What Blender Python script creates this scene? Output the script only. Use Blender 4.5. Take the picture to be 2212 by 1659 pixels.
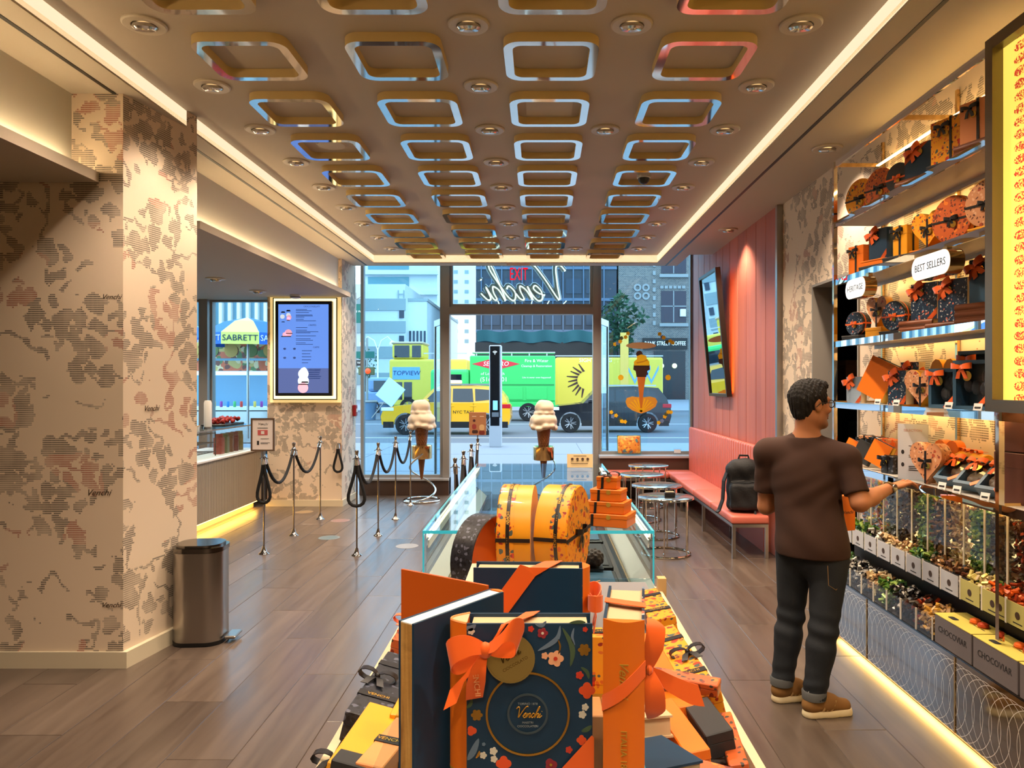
import bpy, bmesh, math, random
import numpy as np
from mathutils import Vector, Matrix, noise

for _o in list(bpy.data.objects): bpy.data.objects.remove(_o, do_unlink=True)
SC = bpy.context.scene
COL = SC.collection
PI = math.pi
R = math.radians
random.seed(7)

# ------------------------------------------------------------------ camera, world, exposure
F_PX = 1600.0; CAM_Z = 1.65
cam_d = bpy.data.cameras.new('camera'); cam = bpy.data.objects.new('camera', cam_d); COL.objects.link(cam)
cam.location = (0, 0, CAM_Z); cam.rotation_euler = (PI / 2, 0, 0)
cam_d.sensor_width = 36.0; cam_d.sensor_fit = 'HORIZONTAL'; cam_d.lens = 36.0 * F_PX / 2212.0
cam_d.shift_x = -(1168 - 1106) / 2212.0; cam_d.shift_y = 0.0
cam_d.clip_start = 0.05; cam_d.clip_end = 400
SC.camera = cam
SC.view_settings.view_transform = 'Standard'; SC.view_settings.look = 'None'
SC.view_settings.gamma = 1.0; SC.view_settings.use_curve_mapping = False
SC.view_settings.exposure = 0.0
SC.cycles.use_adaptive_sampling = True; SC.cycles.adaptive_threshold = 0.06; SC.cycles.use_light_tree = False
SC.cycles.max_bounces = 6; SC.cycles.diffuse_bounces = 2; SC.cycles.glossy_bounces = 3
SC.cycles.transmission_bounces = 3; SC.cycles.transparent_max_bounces = 10
SC.cycles.sample_clamp_indirect = 4.0; SC.cycles.caustics_reflective = False; SC.cycles.caustics_refractive = False
SC.cycles.blur_glossy = 1.0

SKY_STRENGTH = 4.0
wd = bpy.data.worlds.new('sky'); SC.world = wd; wd.use_nodes = True
_b = wd.node_tree.nodes['Background']
_b.inputs[0].default_value = (0.62, 0.83, 1.0, 1); _b.inputs[1].default_value = SKY_STRENGTH

SPOT_W = 33.0       # one ceiling downlight
WARM = (1.0, 0.80, 0.60)

# ------------------------------------------------------------------ helpers
def lin(c):
    if isinstance(c, str):
        c = c.lstrip('#'); c = [int(c[i:i + 2], 16) for i in (0, 2, 4)]
    out = []
    for v in c[:3]:
        v = v / 255.0
        out.append(v / 12.92 if v <= 0.04045 else ((v + 0.055) / 1.055) ** 2.4)
    return (*out, 1.0)

MATS = {}
LAMPS = ('warm_led_strip', 'shelf_led', 'toe_kick_led', 'plinth_led', 'bin_backlight', 'case_led', 'amber_led', 'glowing_riser_paint', 'backlit_white_panel')   # sampled as lamps
def M(name, col=(200, 200, 200), rough=0.5, metal=0.0, em=None, es=0.0, coat=0.0, spec=0.5, trans=0.0, ior=1.45, alpha=1.0, bump=None, sheen=0.0):
    if name in MATS: return MATS[name]
    m = bpy.data.materials.new(name); m.use_nodes = True; MATS[name] = m
    p = m.node_tree.nodes['Principled BSDF']
    p.inputs['Base Color'].default_value = lin(col); p.inputs['Roughness'].default_value = rough
    p.inputs['Metallic'].default_value = metal; p.inputs['Specular IOR Level'].default_value = spec
    p.inputs['Coat Weight'].default_value = coat; p.inputs['Transmission Weight'].default_value = trans
    p.inputs['IOR'].default_value = ior; p.inputs['Alpha'].default_value = alpha
    if sheen: p.inputs['Sheen Weight'].default_value = sheen
    if em is not None:
        p.inputs['Emission Color'].default_value = lin(em); p.inputs['Emission Strength'].default_value = es
        if name not in LAMPS: m.cycles.emission_sampling = 'NONE'
    if bump:
        G = NG(m); n = G('ShaderNodeTexNoise', {'Scale': bump[0], 'Detail': 5.0, 'Vector': G.co()})
        b = G('ShaderNodeBump', {'Strength': bump[1], 'Distance': 0.01, 'Height': n.outputs['Fac']})
        G.link(b.outputs[0], p.inputs['Normal'])
    return m

class NG:
    """tiny node-graph helper"""
    def __init__(s, m):
        s.t = m.node_tree; s.n = s.t.nodes; s.p = s.n.get('Principled BSDF'); s._co = None
    def link(s, a, b): s.t.links.new(a, b)
    def __call__(s, typ, ins=None, **kw):
        n = s.n.new(typ)
        for k, v in kw.items(): setattr(n, k, v)
        for k, v in (ins or {}).items():
            sock = n.inputs[k]
            if isinstance(v, bpy.types.NodeSocket): s.link(v, sock)
            elif isinstance(v, bpy.types.Node): s.link(v.outputs[0], sock)
            else: sock.default_value = v
        return n
    def co(s, kind='Object'):
        if s._co is None: s._co = s('ShaderNodeTexCoord')
        return s._co.outputs[kind]
    def math(s, op, a, b=0.0, c=None, clamp=False):
        i = {0: a, 1: b}
        if c is not None: i[2] = c
        return s('ShaderNodeMath', i, operation=op, use_clamp=clamp).outputs[0]
    def vmath(s, op, a, b):
        return s('ShaderNodeVectorMath', {0: a, 1: b}, operation=op).outputs[0]
    def mix(s, f, a, b, bt='MIX'):
        n = s('ShaderNodeMix', data_type='RGBA', blend_type=bt)
        for i, v in ((0, f), (6, a), (7, b)):
            if isinstance(v, bpy.types.NodeSocket): s.link(v, n.inputs[i])
            else: n.inputs[i].default_value = v
        return n.outputs[2]
    def ramp(s, f, stops, interp='LINEAR'):
        n = s('ShaderNodeValToRGB', {0: f}); cr = n.color_ramp; cr.interpolation = interp
        while len(cr.elements) < len(stops): cr.elements.new(0.5)
        for e, (pos, c) in zip(cr.elements, stops):
            e.position = pos; e.color = c if len(c) == 4 else lin(c)
        return n.outputs[0]
    def noise(s, scale, vec=None, detail=3.0, rough=0.5, dist=0.0):
        return s('ShaderNodeTexNoise', {'Scale': scale, 'Detail': detail, 'Roughness': rough, 'Distortion': dist, 'Vector': vec if vec is not None else s.co()}).outputs['Fac']
    def bump(s, h, strength=0.3, dist=0.01):
        b = s('ShaderNodeBump', {'Strength': strength, 'Distance': dist, 'Height': h}); s.link(b.outputs[0], s.p.inputs['Normal'])

def pmat(name, rough=0.5, **kw):
    if name in MATS: return MATS[name], None
    m = M(name, rough=rough, **kw); return m, NG(m)

def frame(o, u, v):
    """matrix whose x axis is u, y axis is v, z axis their normal, at o"""
    u = Vector(u).normalized(); v = Vector(v).normalized(); n = u.cross(v)
    m = Matrix.Identity(4)
    for i in range(3): m[i][0] = u[i]; m[i][1] = v[i]; m[i][2] = n[i]; m[i][3] = o[i]
    return m

def rrect(w, h, r, n=5, cx=0.0, cy=0.0):
    pts = []
    for qx, qy, a0 in ((1, -1, -90), (1, 1, 0), (-1, 1, 90), (-1, -1, 180)):
        for i in range(n + 1):
            a = R(a0 + 90.0 * i / n)
            pts.append((cx + qx * (w / 2 - r) + r * math.cos(a), cy + qy * (h / 2 - r) + r * math.sin(a)))
    return pts

def circ(r, n=24, cx=0, cy=0, a0=0.0):
    return [(cx + r * math.cos(a0 + 2 * PI * i / n), cy + r * math.sin(a0 + 2 * PI * i / n)) for i in range(n)]

class MB:
    """mesh builder: several shapes that make ONE part"""
    def __init__(s): s.v = []; s.f = []; s.fm = []; s.mats = []; s.cur = 0
    def mat(s, m):
        if m not in s.mats: s.mats.append(m)
        s.cur = s.mats.index(m); return s
    def add(s, vs, fs, mx=None):
        o = len(s.v)
        if mx is not None: vs = [mx @ Vector(p) for p in vs]
        s.v += [tuple(p) for p in vs]
        s.f += [tuple(i + o for i in f) for f in fs]; s.fm += [s.cur] * len(fs)
        return s
    def box(s, x0, x1, y0, y1, z0, z1, mx=None):
        v = [(x0, y0, z0), (x1, y0, z0), (x1, y1, z0), (x0, y1, z0), (x0, y0, z1), (x1, y0, z1), (x1, y1, z1), (x0, y1, z1)]
        return s.add(v, [(0, 3, 2, 1), (4, 5, 6, 7), (0, 1, 5, 4), (1, 2, 6, 5), (2, 3, 7, 6), (3, 0, 4, 7)], mx)
    def cbox(s, c, d, mx=None):
        return s.box(c[0] - d[0] / 2, c[0] + d[0] / 2, c[1] - d[1] / 2, c[1] + d[1] / 2, c[2] - d[2] / 2, c[2] + d[2] / 2, mx)
    def bbox(s, x0, x1, y0, y1, z0, z1, b=0.004, seg=1, mx=None):
        bm = bmesh.new(); vs = [bm.verts.new(p) for p in ((x0, y0, z0), (x1, y0, z0), (x1, y1, z0), (x0, y1, z0), (x0, y0, z1), (x1, y0, z1), (x1, y1, z1), (x0, y1, z1))]
        for f in ((0, 3, 2, 1), (4, 5, 6, 7), (0, 1, 5, 4), (1, 2, 6, 5), (2, 3, 7, 6), (3, 0, 4, 7)): bm.faces.new([vs[i] for i in f])
        b = min(b, 0.49 * min(x1 - x0, y1 - y0, z1 - z0))
        bmesh.ops.bevel(bm, geom=list(bm.edges), offset=b, segments=seg, affect='EDGES', profile=0.5)
        bm.verts.index_update()
        vv = [tuple(q.co) for q in bm.verts]; ff = [tuple(q.index for q in f.verts) for f in bm.faces]; bm.free()
        return s.add(vv, ff, mx)
    def quad(s, a, b, c, d): return s.add([a, b, c, d], [(0, 1, 2, 3)])
    def poly(s, pts, mx=None, z=0.0): return s.add([(p[0], p[1], z) for p in pts], [tuple(range(len(pts)))], mx)
    def prism(s, pts, h0, h1, mx=None):
        n = len(pts); v = [(p[0], p[1], h0) for p in pts] + [(p[0], p[1], h1) for p in pts]
        f = [tuple(reversed(range(n))), tuple(range(n, 2 * n))] + [(i, (i + 1) % n, n + (i + 1) % n, n + i) for i in range(n)]
        return s.add(v, f, mx)
    def ring(s, outer, inner, h0, h1, mx=None):
        """hollow prism between two outlines of the same count"""
        n = len(outer)
        v = [(*p, h0) for p in outer] + [(*p, h0) for p in inner] + [(*p, h1) for p in outer] + [(*p, h1) for p in inner]
        f = []
        for i in range(n):
            j = (i + 1) % n
            f += [(i, n + i, n + j, j), (2 * n + i, 2 * n + j, 3 * n + j, 3 * n + i), (i, j, 2 * n + j, 2 * n + i), (n + i, 3 * n + i, 3 * n + j, n + j)]
        return s.add(v, f, mx)
    def lathe(s, prof, n=24, mx=None, cap=True):
        v = []; f = []
        for r, z in prof: v += [(r * math.cos(2 * PI * i / n), r * math.sin(2 * PI * i / n), z) for i in range(n)]
        for k in range(len(prof) - 1):
            for i in range(n):
                j = (i + 1) % n; f.append((k * n + i, k * n + j, (k + 1) * n + j, (k + 1) * n + i))
        if cap:
            f.append(tuple(reversed(range(n)))); f.append(tuple(range((len(prof) - 1) * n, len(prof) * n)))
        return s.add(v, f, mx)
    def cyl(s, a, b, r, n=12, r2=None):
        return s.tube([a, b], [r, r if r2 is None else r2], n)
    def tube(s, path, r, n=8, closed=False, flat=None, mx=None):
        path = [Vector(p) for p in path]; m = len(path)
        rad = r if isinstance(r, (list, tuple)) else [r] * m
        v = []; f = []; prev = None
        for i, p in enumerate(path):
            if closed: t = path[(i + 1) % m] - path[i - 1]
            else: t = path[min(i + 1, m - 1)] - path[max(i - 1, 0)]
            t.normalize()
            if prev is None:
                up = Vector((0, 0, 1)) if abs(t.z) < 0.9 else Vector((1, 0, 0))
                a = t.cross(up).normalized()
            else: a = (prev - t * prev.dot(t)).normalized()
            prev = a; b = t.cross(a)
            fl = 1.0 if flat is None else flat
            for k in range(n):
                an = 2 * PI * k / n
                v.append(p + (a * math.cos(an) + b * math.sin(an) * fl) * rad[i])
        for i in range(m if closed else m - 1):
            i2 = (i + 1) % m
            for k in range(n):
                k2 = (k + 1) % n; f.append((i * n + k, i * n + k2, i2 * n + k2, i2 * n + k))
        if not closed: f += [tuple(reversed(range(n))), tuple(range((m - 1) * n, m * n))]
        return s.add(v, f, mx)
    def strip(s, path, widths, up, th=0.0012, mx=None):
        """flat ribbon along a path; up = direction(s) of the ribbon's width"""
        path = [Vector(p) for p in path]; m = len(path); v = []; f = []
        ups = up if isinstance(up, list) else [up] * m; ws = widths if isinstance(widths, list) else [widths] * m
        for i, p in enumerate(path):
            t = (path[min(i + 1, m - 1)] - path[max(i - 1, 0)]).normalized(); u = Vector(ups[i]).normalized(); n = t.cross(u).normalized() * th / 2
            h = u * ws[i] / 2; v += [p - h - n, p + h - n, p + h + n, p - h + n]
        for i in range(m - 1):
            a = 4 * i; b = a + 4
            f += [(a + k, a + (k + 1) % 4, b + (k + 1) % 4, b + k) for k in range(4)]
        f += [(3, 2, 1, 0), (4 * m - 4, 4 * m - 3, 4 * m - 2, 4 * m - 1)]
        return s.add(v, f, mx)
    def surf(s, fn, nu, nv, closed_u=False, mx=None):
        v = [fn(i / (nu if closed_u else nu - 1), j / (nv - 1)) for j in range(nv) for i in range(nu)]
        f = []
        for j in range(nv - 1):
            for i in range(nu if closed_u else nu - 1):
                i2 = (i + 1) % nu; f.append((j * nu + i, j * nu + i2, (j + 1) * nu + i2, (j + 1) * nu + i))
        return s.add(v, f, mx)
    def ball(s, c, r, n=14, mx=None):
        rx, ry, rz = r if isinstance(r, (tuple, list)) else (r, r, r)
        def fn(u, w):
            a = 2 * PI * u; b = PI * (w - 0.5) * 0.998
            return (c[0] + rx * math.cos(a) * math.cos(b), c[1] + ry * math.sin(a) * math.cos(b), c[2] + rz * math.sin(b))
        return s.surf(fn, n, max(6, n // 2 + 1), True, mx)
    def text(s, txt, size, mx, depth=0.001, shear=0.0, align='CENTER', sx=1.0):
        c = bpy.data.curves.new('lettering', 'FONT'); c.body = txt; c.size = size; c.extrude = depth; c.shear = shear
        c.align_x = align; c.align_y = 'CENTER'; c.resolution_u = 2
        o = bpy.data.objects.new('lettering', c); COL.objects.link(o)
        me = bpy.data.meshes.new_from_object(o.evaluated_get(bpy.context.evaluated_depsgraph_get()))
        vs = [(q.co[0] * sx, q.co[1], q.co[2]) for q in me.vertices]; fs = [tuple(p.vertices) for p in me.polygons]
        bpy.data.objects.remove(o); bpy.data.curves.remove(c); bpy.data.meshes.remove(me)
        return s.add(vs, fs, mx)
    def build(s, name, mat=None, parent=None, smooth=False, loc=None, rot=None, ang=38):
        me = bpy.data.meshes.new(name); me.from_pydata(s.v, [], s.f)
        mats = s.mats if s.mats else [mat]
        for m in mats: me.materials.append(m)
        if s.mats: me.polygons.foreach_set('material_index', s.fm)
        if smooth:
            me.polygons.foreach_set('use_smooth', [True] * len(me.polygons)); me.set_sharp_from_angle(angle=R(ang))
        me.update()
        o = bpy.data.objects.new(name, me); COL.objects.link(o)
        if parent is not None: o.parent = parent
        if loc is not None: o.location = loc
        if rot is not None: o.rotation_euler = rot
        return o

def tag(o, label=None, cat=None, group=None, kind=None):
    if label: o['label'] = label
    if cat: o['category'] = cat
    if group: o['group'] = group
    if kind: o['kind'] = kind
    return o
def thing(name, label, cat, loc=(0, 0, 0), rotz=0.0, group=None, rot=None):
    o = bpy.data.objects.new(name, None); COL.objects.link(o); o.empty_display_size = 0.1
    o.location = loc; o.rotation_euler = rot if rot else (0, 0, rotz)
    return tag(o, label, cat, group)
def struct(o): o['kind'] = 'structure'; return o
def dup(root, loc=None, rotz=None, label=None, group=None):
    r = root.copy(); COL.objects.link(r)
    if loc is not None: r.location = loc
    if rotz is not None: r.rotation_euler = (0, 0, rotz)
    if label: r['label'] = label
    if group: r['group'] = group
    for ch in root.children:
        c = ch.copy(); COL.objects.link(c); c.parent = r
        for g in ch.children:
            d = g.copy(); COL.objects.link(d); d.parent = c
    return r

# ---- signed-distance modelling for organic shapes (people, scoops, bags)
def _nets(F, o, h):
    s = F < 0; nx, ny, nz = F.shape
    cnt = np.zeros((nx - 1, ny - 1, nz - 1), np.float32); acc = np.zeros((nx - 1, ny - 1, nz - 1, 3), np.float32)
    def sl(d): return tuple(slice(d[i], F.shape[i] - 1 + d[i]) for i in range(3))
    for ax in range(3):
        for b in (0, 1):
            for c in (0, 1):
                d0 = [0, 0, 0]; oth = [i for i in range(3) if i != ax]; d0[oth[0]] = b; d0[oth[1]] = c
                d1 = list(d0); d1[ax] = 1
                A = F[sl(d0)]; B = F[sl(d1)]; m = (A < 0) != (B < 0)
                t = np.where(m, A / np.where(m, A - B, 1), 0); cnt += m
                for i in range(3): acc[..., i] += np.where(m, d0[i] + (t if i == ax else 0), 0)
    act = cnt > 0; idx = np.full(act.shape, -1, np.int64); idx[act] = np.arange(act.sum())
    ii = np.argwhere(act); V = (ii + acc[act] / cnt[act][:, None]) * h + np.array(o)
    faces = []
    for ax in range(3):
        u, w = [(1, 2), (2, 0), (0, 1)][ax]
        d1 = [slice(None)] * 3; d0 = [slice(None)] * 3; d0[ax] = slice(0, -1); d1[ax] = slice(1, None)
        a = s[tuple(d0)]; b = s[tuple(d1)]; P = np.argwhere(a != b)
        ok = (P[:, u] > 0) & (P[:, w] > 0) & (P[:, u] < F.shape[u] - 1) & (P[:, w] < F.shape[w] - 1); P = P[ok]
        fl = a[tuple(P.T)]
        def cell(du, dw):
            Q = P.copy(); Q[:, u] -= du; Q[:, w] -= dw; return idx[tuple(Q.T)]
        q = np.stack([cell(1, 1), cell(0, 1), cell(0, 0), cell(1, 0)], 1); q[~fl] = q[~fl][:, ::-1]
        faces.append(q)
    return V, np.concatenate(faces)

class SDF:
    def __init__(s, lo, hi, h):
        s.h = h; s.lo = np.array(lo, float); n = np.ceil((np.array(hi) - s.lo) / h).astype(int) + 1
        s.ax = [s.lo[i] + h * np.arange(n[i]) for i in range(3)]; s.F = np.full(n, 0.3, np.float32)
    def _sub(s, lo, hi):
        r = []
        for i in range(3):
            a = max(0, int((lo[i] - s.lo[i]) / s.h) - 1); b = min(len(s.ax[i]), int((hi[i] - s.lo[i]) / s.h) + 2); r.append(slice(a, max(b, a)))
        g = np.meshgrid(*[s.ax[i][r[i]] for i in range(3)], indexing='ij')
        return tuple(r), g
    def _blend(s, r, d, k, sub=False):
        F = s.F[r]
        if sub: F = -F
        if k > 0:
            hh = np.clip(0.5 + 0.5 * (d - F) / k, 0, 1); o = d * (1 - hh) + F * hh - k * hh * (1 - hh)
        else: o = np.minimum(F, d)
        s.F[r] = -o if sub else o
    def cone(s, a, b, ra, rb, k=0.02, sub=False, sc=None):
        a = np.array(a, float); b = np.array(b, float); m = max(ra, rb) + k * 1.2 + 2 * s.h
        r, (x, y, z) = s._sub(np.minimum(a, b) - m, np.maximum(a, b) + m)
        d = b - a; L = max(d @ d, 1e-9); t = np.clip(((x - a[0]) * d[0] + (y - a[1]) * d[1] + (z - a[2]) * d[2]) / L, 0, 1)
        D = np.sqrt((x - a[0] - t * d[0]) ** 2 + (y - a[1] - t * d[1]) ** 2 + (z - a[2] - t * d[2]) ** 2) - (ra + (rb - ra) * t)
        s._blend(r, D, k, sub); return s
    def ell(s, c, rad, k=0.02, rot=None, sub=False):
        c = np.array(c, float); rad = np.array(rad, float); m = rad.max() + k * 1.2 + 2 * s.h
        r, g = s._sub(c - m, c + m); q = [g[i] - c[i] for i in range(3)]
        if rot is not None:
            Rm = np.array(rot)  # columns are the ellipsoid's own axes
            q = [q[0] * Rm[0][i] + q[1] * Rm[1][i] + q[2] * Rm[2][i] for i in range(3)]
        n0 = np.sqrt(sum((q[i] / rad[i]) ** 2 for i in range(3))); n1 = np.sqrt(sum((q[i] / rad[i] ** 2) ** 2 for i in range(3)))
        s._blend(r, n0 * (n0 - 1) / np.maximum(n1, 1e-6), k, sub); return s
    def rbox(s, c, hs, rr, k=0.0, rot=None, sub=False):
        c = np.array(c, float); hs = np.array(hs, float); m = np.linalg.norm(hs) + k * 1.2 + 2 * s.h
        r, g = s._sub(c - m, c + m); q = [g[i] - c[i] for i in range(3)]
        if rot is not None: q = [q[0] * rot[0][i] + q[1] * rot[1][i] + q[2] * rot[2][i] for i in range(3)]
        q = [np.abs(q[i]) - hs[i] + rr for i in range(3)]
        D = np.sqrt(sum(np.maximum(t, 0) ** 2 for t in q)) + np.minimum(np.maximum(np.maximum(q[0], q[1]), q[2]), 0) - rr
        s._blend(r, D, k, sub); return s
    def plane(s, p, n, k=0.0):
        """cut away everything on the side n points to"""
        n = np.array(n, float) / np.linalg.norm(n); g = np.meshgrid(*s.ax, indexing='ij', sparse=True)
        D = (g[0] - p[0]) * n[0] + (g[1] - p[1]) * n[1] + (g[2] - p[2]) * n[2]
        s.F = np.maximum(s.F, D.astype(np.float32)); return s
    def wrinkle(s, fn):
        g = np.meshgrid(*s.ax, indexing='ij'); s.F = s.F + fn(*g).astype(np.float32); return s
    def build(s, name, mat, parent=None, loc=None):
        V, Fc = _nets(s.F, s.lo, s.h)
        me = bpy.data.meshes.new(name); me.from_pydata(V.tolist(), [], Fc.tolist()); me.materials.append(mat)
        me.polygons.foreach_set('use_smooth', [True] * len(me.polygons)); me.update()
        o = bpy.data.objects.new(name, me); COL.objects.link(o)
        if parent is not None: o.parent = parent
        if loc: o.location = loc
        return o

def rotz3(a):
    c, s_ = math.cos(a), math.sin(a); return [[c, -s_, 0], [s_, c, 0], [0, 0, 1]]
# ------------------------------------------------------------------ materials
def glass(name, tint=(235, 250, 255), refl=1.0, ior=1.45, edge=None):
    if name in MATS: return MATS[name]
    m = bpy.data.materials.new(name); m.use_nodes = True; MATS[name] = m; t = m.node_tree; t.nodes.clear()
    out = t.nodes.new('ShaderNodeOutputMaterial'); mx = t.nodes.new('ShaderNodeMixShader'); fr = t.nodes.new('ShaderNodeFresnel'); fr.inputs[0].default_value = ior
    tr = t.nodes.new('ShaderNodeBsdfTransparent'); tr.inputs[0].default_value = lin(tint)
    gl = t.nodes.new('ShaderNodeBsdfGlossy'); gl.inputs['Roughness'].default_value = 0.01; gl.inputs[0].default_value = (refl, refl, refl, 1)
    ge = t.nodes.new('ShaderNodeNewGeometry'); sb = t.nodes.new('ShaderNodeMath'); sb.operation = 'SUBTRACT'; sb.use_clamp = True; t.links.new(fr.outputs[0], sb.inputs[0]); t.links.new(ge.outputs['Backfacing'], sb.inputs[1]); t.links.new(sb.outputs[0], mx.inputs[0]); t.links.new(tr.outputs[0], mx.inputs[1]); t.links.new(gl.outputs[0], mx.inputs[2]); t.links.new(mx.outputs[0], out.inputs[0])
    return m
GLASS = glass('window_glass', (226, 246, 255)); CLEAR = glass('clear_acrylic', (246, 250, 252)); CASEGL = glass('case_glass', (234, 247, 250))
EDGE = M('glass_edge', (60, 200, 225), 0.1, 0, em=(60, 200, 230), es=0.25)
CHROME = M('chrome', (225, 222, 215), 0.06, 1.0); STEEL = M('brushed_steel', (170, 165, 160), 0.28, 1.0)
DARKMETAL = M('dark_bronze_frame', (150, 146, 142), 0.45, 0.15); BRASS = M('polished_brass', (225, 190, 130), 0.12, 1.0)
GOLD = M('gold_foil', (224, 178, 84), 0.22, 1.0); MIRROR = M('mirror_glass', (235, 238, 240), 0.01, 1.0)
WHITE = M('white_paint', (232, 228, 220), 0.6); CREAM = M('cream_paint', (214, 200, 172), 0.6); BLACK = M('black_plastic', (18, 17, 18), 0.4)
CEILP = M('taupe_ceiling_paint', (190, 174, 152), 0.7); SOFFIT = M('warm_grey_soffit_paint', (204, 190, 168), 0.7)
ORANGE = M('orange_card', (238, 118, 24), 0.38, coat=0.15); YELLOW = M('mustard_card', (240, 162, 30), 0.4, coat=0.1); NAVY = M('navy_card', (22, 54, 80), 0.42)
NAVYL = M('slate_blue_card', (52, 82, 104), 0.45); PEACH = M('peach_card', (238, 150, 88), 0.45); DARKC = M('charcoal_card', (40, 40, 42), 0.5)
BROWNC = M('brown_leather_card', (118, 62, 30), 0.4); KRAFT = M('kraft_page_edge', (205, 178, 138), 0.8); RIB_O = M('orange_satin_ribbon', (255, 106, 24), 0.42, sheen=0.3)
RIB_B = M('black_satin_ribbon', (24, 20, 22), 0.4); PAPERW = M('white_paper', (236, 232, 226), 0.7); INK = M('dark_print', (40, 38, 40), 0.6); GOLDP = M('gold_print', (226, 176, 70), 0.35, 0.6)

def wallpaper(name, axis, base=(230, 208, 182)):
    m, G = pmat(name, 0.75)
    if G is None: return m
    sep = G('ShaderNodeSeparateXYZ', {0: G.co()}).outputs
    u = sep['X'] if axis == 'x' else sep['Y']; w = sep['Z']
    raw = G('ShaderNodeCombineXYZ', {0: u, 1: w, 2: 0.37 if axis == 'x' else 2.1}).outputs[0]
    snap = G.vmath('SNAP', raw, (0.0105, 0.0105, 0.01))
    wn = G('ShaderNodeTexNoise', {'Scale': 7.0, 'Detail': 3.0, 'Vector': snap}).outputs['Color']
    wob = G.vmath('ADD', snap, G.vmath('MULTIPLY', G.vmath('SUBTRACT', wn, (0.5, 0.5, 0.5)), (0.18, 0.18, 0)))
    big = G('ShaderNodeTexVoronoi', {'Scale': 2.7, 'Randomness': 0.9, 'Vector': wob}).outputs['Distance']     # flower heads
    sm = G('ShaderNodeTexVoronoi', {'Scale': 11.5, 'Randomness': 1.0, 'Vector': wob}).outputs['Distance']     # petals and leaves
    cl = G.noise(2.3, snap, 2.0)
    petals = G.math('LESS_THAN', sm, 0.54); head = G.math('LESS_THAN', big, 0.36)
    clus = G.math('GREATER_THAN', cl, 0.50)
    leaf = G.math('MULTIPLY', petals, G.math('MAXIMUM', head, clus))
    br = G.math('LESS_THAN', G.math('ABSOLUTE', G.math('SUBTRACT', G.noise(2.6, snap, 3.0), 0.5)), 0.016)      # stems
    br = G.math('MULTIPLY', br, G.math('GREATER_THAN', G.noise(4.0, snap, 1.0), 0.47))
    ink = G.math('MAXIMUM', leaf, br)
    hatch = G.math('GREATER_THAN', G.math('FRACT', G.math('DIVIDE', w, 0.0125)), 0.45)
    hv = G.math('GREATER_THAN', G.math('FRACT', G.math('DIVIDE', u, 0.0075)), 0.30)
    tone = G.math('MULTIPLY', G.math('MULTIPLY', hatch, hv), G.math('MULTIPLY_ADD', G.noise(7.0, snap, 2.0), 2.2, -0.20, clamp=True))
    ink = G.math('MULTIPLY', ink, G.math('ADD', G.math('MULTIPLY', tone, 0.80), 0.16))
    red = G.math('GREATER_THAN', G.noise(2.2, G.vmath('ADD', snap, (7, 3, 0)), 1.0), 0.60)
    icol = G.mix(red, lin((40, 38, 38)), lin((150, 60, 40)))
    G.link(G.mix(ink, lin(base), icol), G.p.inputs['Base Color'])
    return m
WPX = wallpaper('floral_halftone_wallpaper_front', 'x'); WPY = wallpaper('floral_halftone_wallpaper_side', 'y')

def wood_planks(name, c0, c1, grain=(18.0, 1.4, 18.0), rough=0.36, rnd=0.35):
    m, G = pmat(name, rough)
    if G is None: return m
    oi = G('ShaderNodeObjectInfo').outputs
    off = G('ShaderNodeCombineXYZ', {0: G.math('MULTIPLY', oi['Random'], 37.0), 1: G.math('MULTIPLY', oi['Random'], 91.0), 2: 0.0}).outputs[0]
    v = G.vmath('MULTIPLY', G.vmath('ADD', G.co(), off), grain)
    g = G.noise(1.0, v, 6.0, 0.6, 0.6); g2 = G.noise(0.22, v, 3.0, 0.5, 1.2)
    f = G.math('ADD', G.math('MULTIPLY', g, 0.5), G.math('MULTIPLY', g2, 0.5))
    c = G.ramp(f, [(0.30, c0), (0.70, c1)])
    c = G.mix(1.0, c, G.ramp(oi['Random'], [(0.0, (1 - rnd, 1 - rnd, 1 - rnd, 1)), (1.0, (1, 1, 1, 1))]), 'MULTIPLY')
    G.link(c, G.p.inputs['Base Color']); G.link(G.math('MULTIPLY_ADD', g, 0.25, rough - 0.12), G.p.inputs['Roughness'])
    G.bump(g, 0.12, 0.004)
    return m
FLOORW = wood_planks('worn_oak_floor', (76, 62, 53), (114, 98, 86), rough=0.34)
FLOORW.node_tree.nodes['Principled BSDF'].inputs['Coat Weight'].default_value = 0.35; FLOORW.node_tree.nodes['Principled BSDF'].inputs['Coat Roughness'].default_value = 0.2
SALMON = wood_planks('salmon_stained_wood', (178, 92, 73), (210, 124, 101), grain=(14.0, 14.0, 0.9), rough=0.5, rnd=0.14)

def floral(name, base, cols, scale=26.0, dens=0.26):
    """printed scatter of small flowers and leaves"""
    m, G = pmat(name, 0.4, coat=0.15)
    if G is None: return m
    wn = G('ShaderNodeTexNoise', {'Scale': scale * 0.7, 'Detail': 2.0, 'Vector': G.co()}).outputs['Color']
    wob = G.vmath('ADD', G.co(), G.vmath('MULTIPLY', G.vmath('SUBTRACT', wn, (0.5, 0.5, 0.5)), (1.1 / scale,) * 3))
    c = lin(base)
    for i, cc in enumerate(cols):
        vo = G('ShaderNodeTexVoronoi', {'Scale': scale * (0.8 + 0.35 * i), 'Randomness': 1.0, 'Vector': G.vmath('ADD', wob, (3.1 * i, 1.7 * i, 0.9 * i))}).outputs['Distance']
        c = G.mix(G.math('LESS_THAN', vo, dens + 0.03 * (i % 2)), c, lin(cc))
    G.link(c, G.p.inputs['Base Color']); return m
FL_Y = floral('mustard_floral_card', (242, 158, 30), [(204, 52, 24), (70, 84, 80), (150, 40, 30), (224, 110, 40)], 30.0, 0.24)
FL_O = floral('rust_floral_card', (196, 92, 40), [(226, 124, 44), (124, 44, 26), (70, 60, 50)], 34.0, 0.27)
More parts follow.
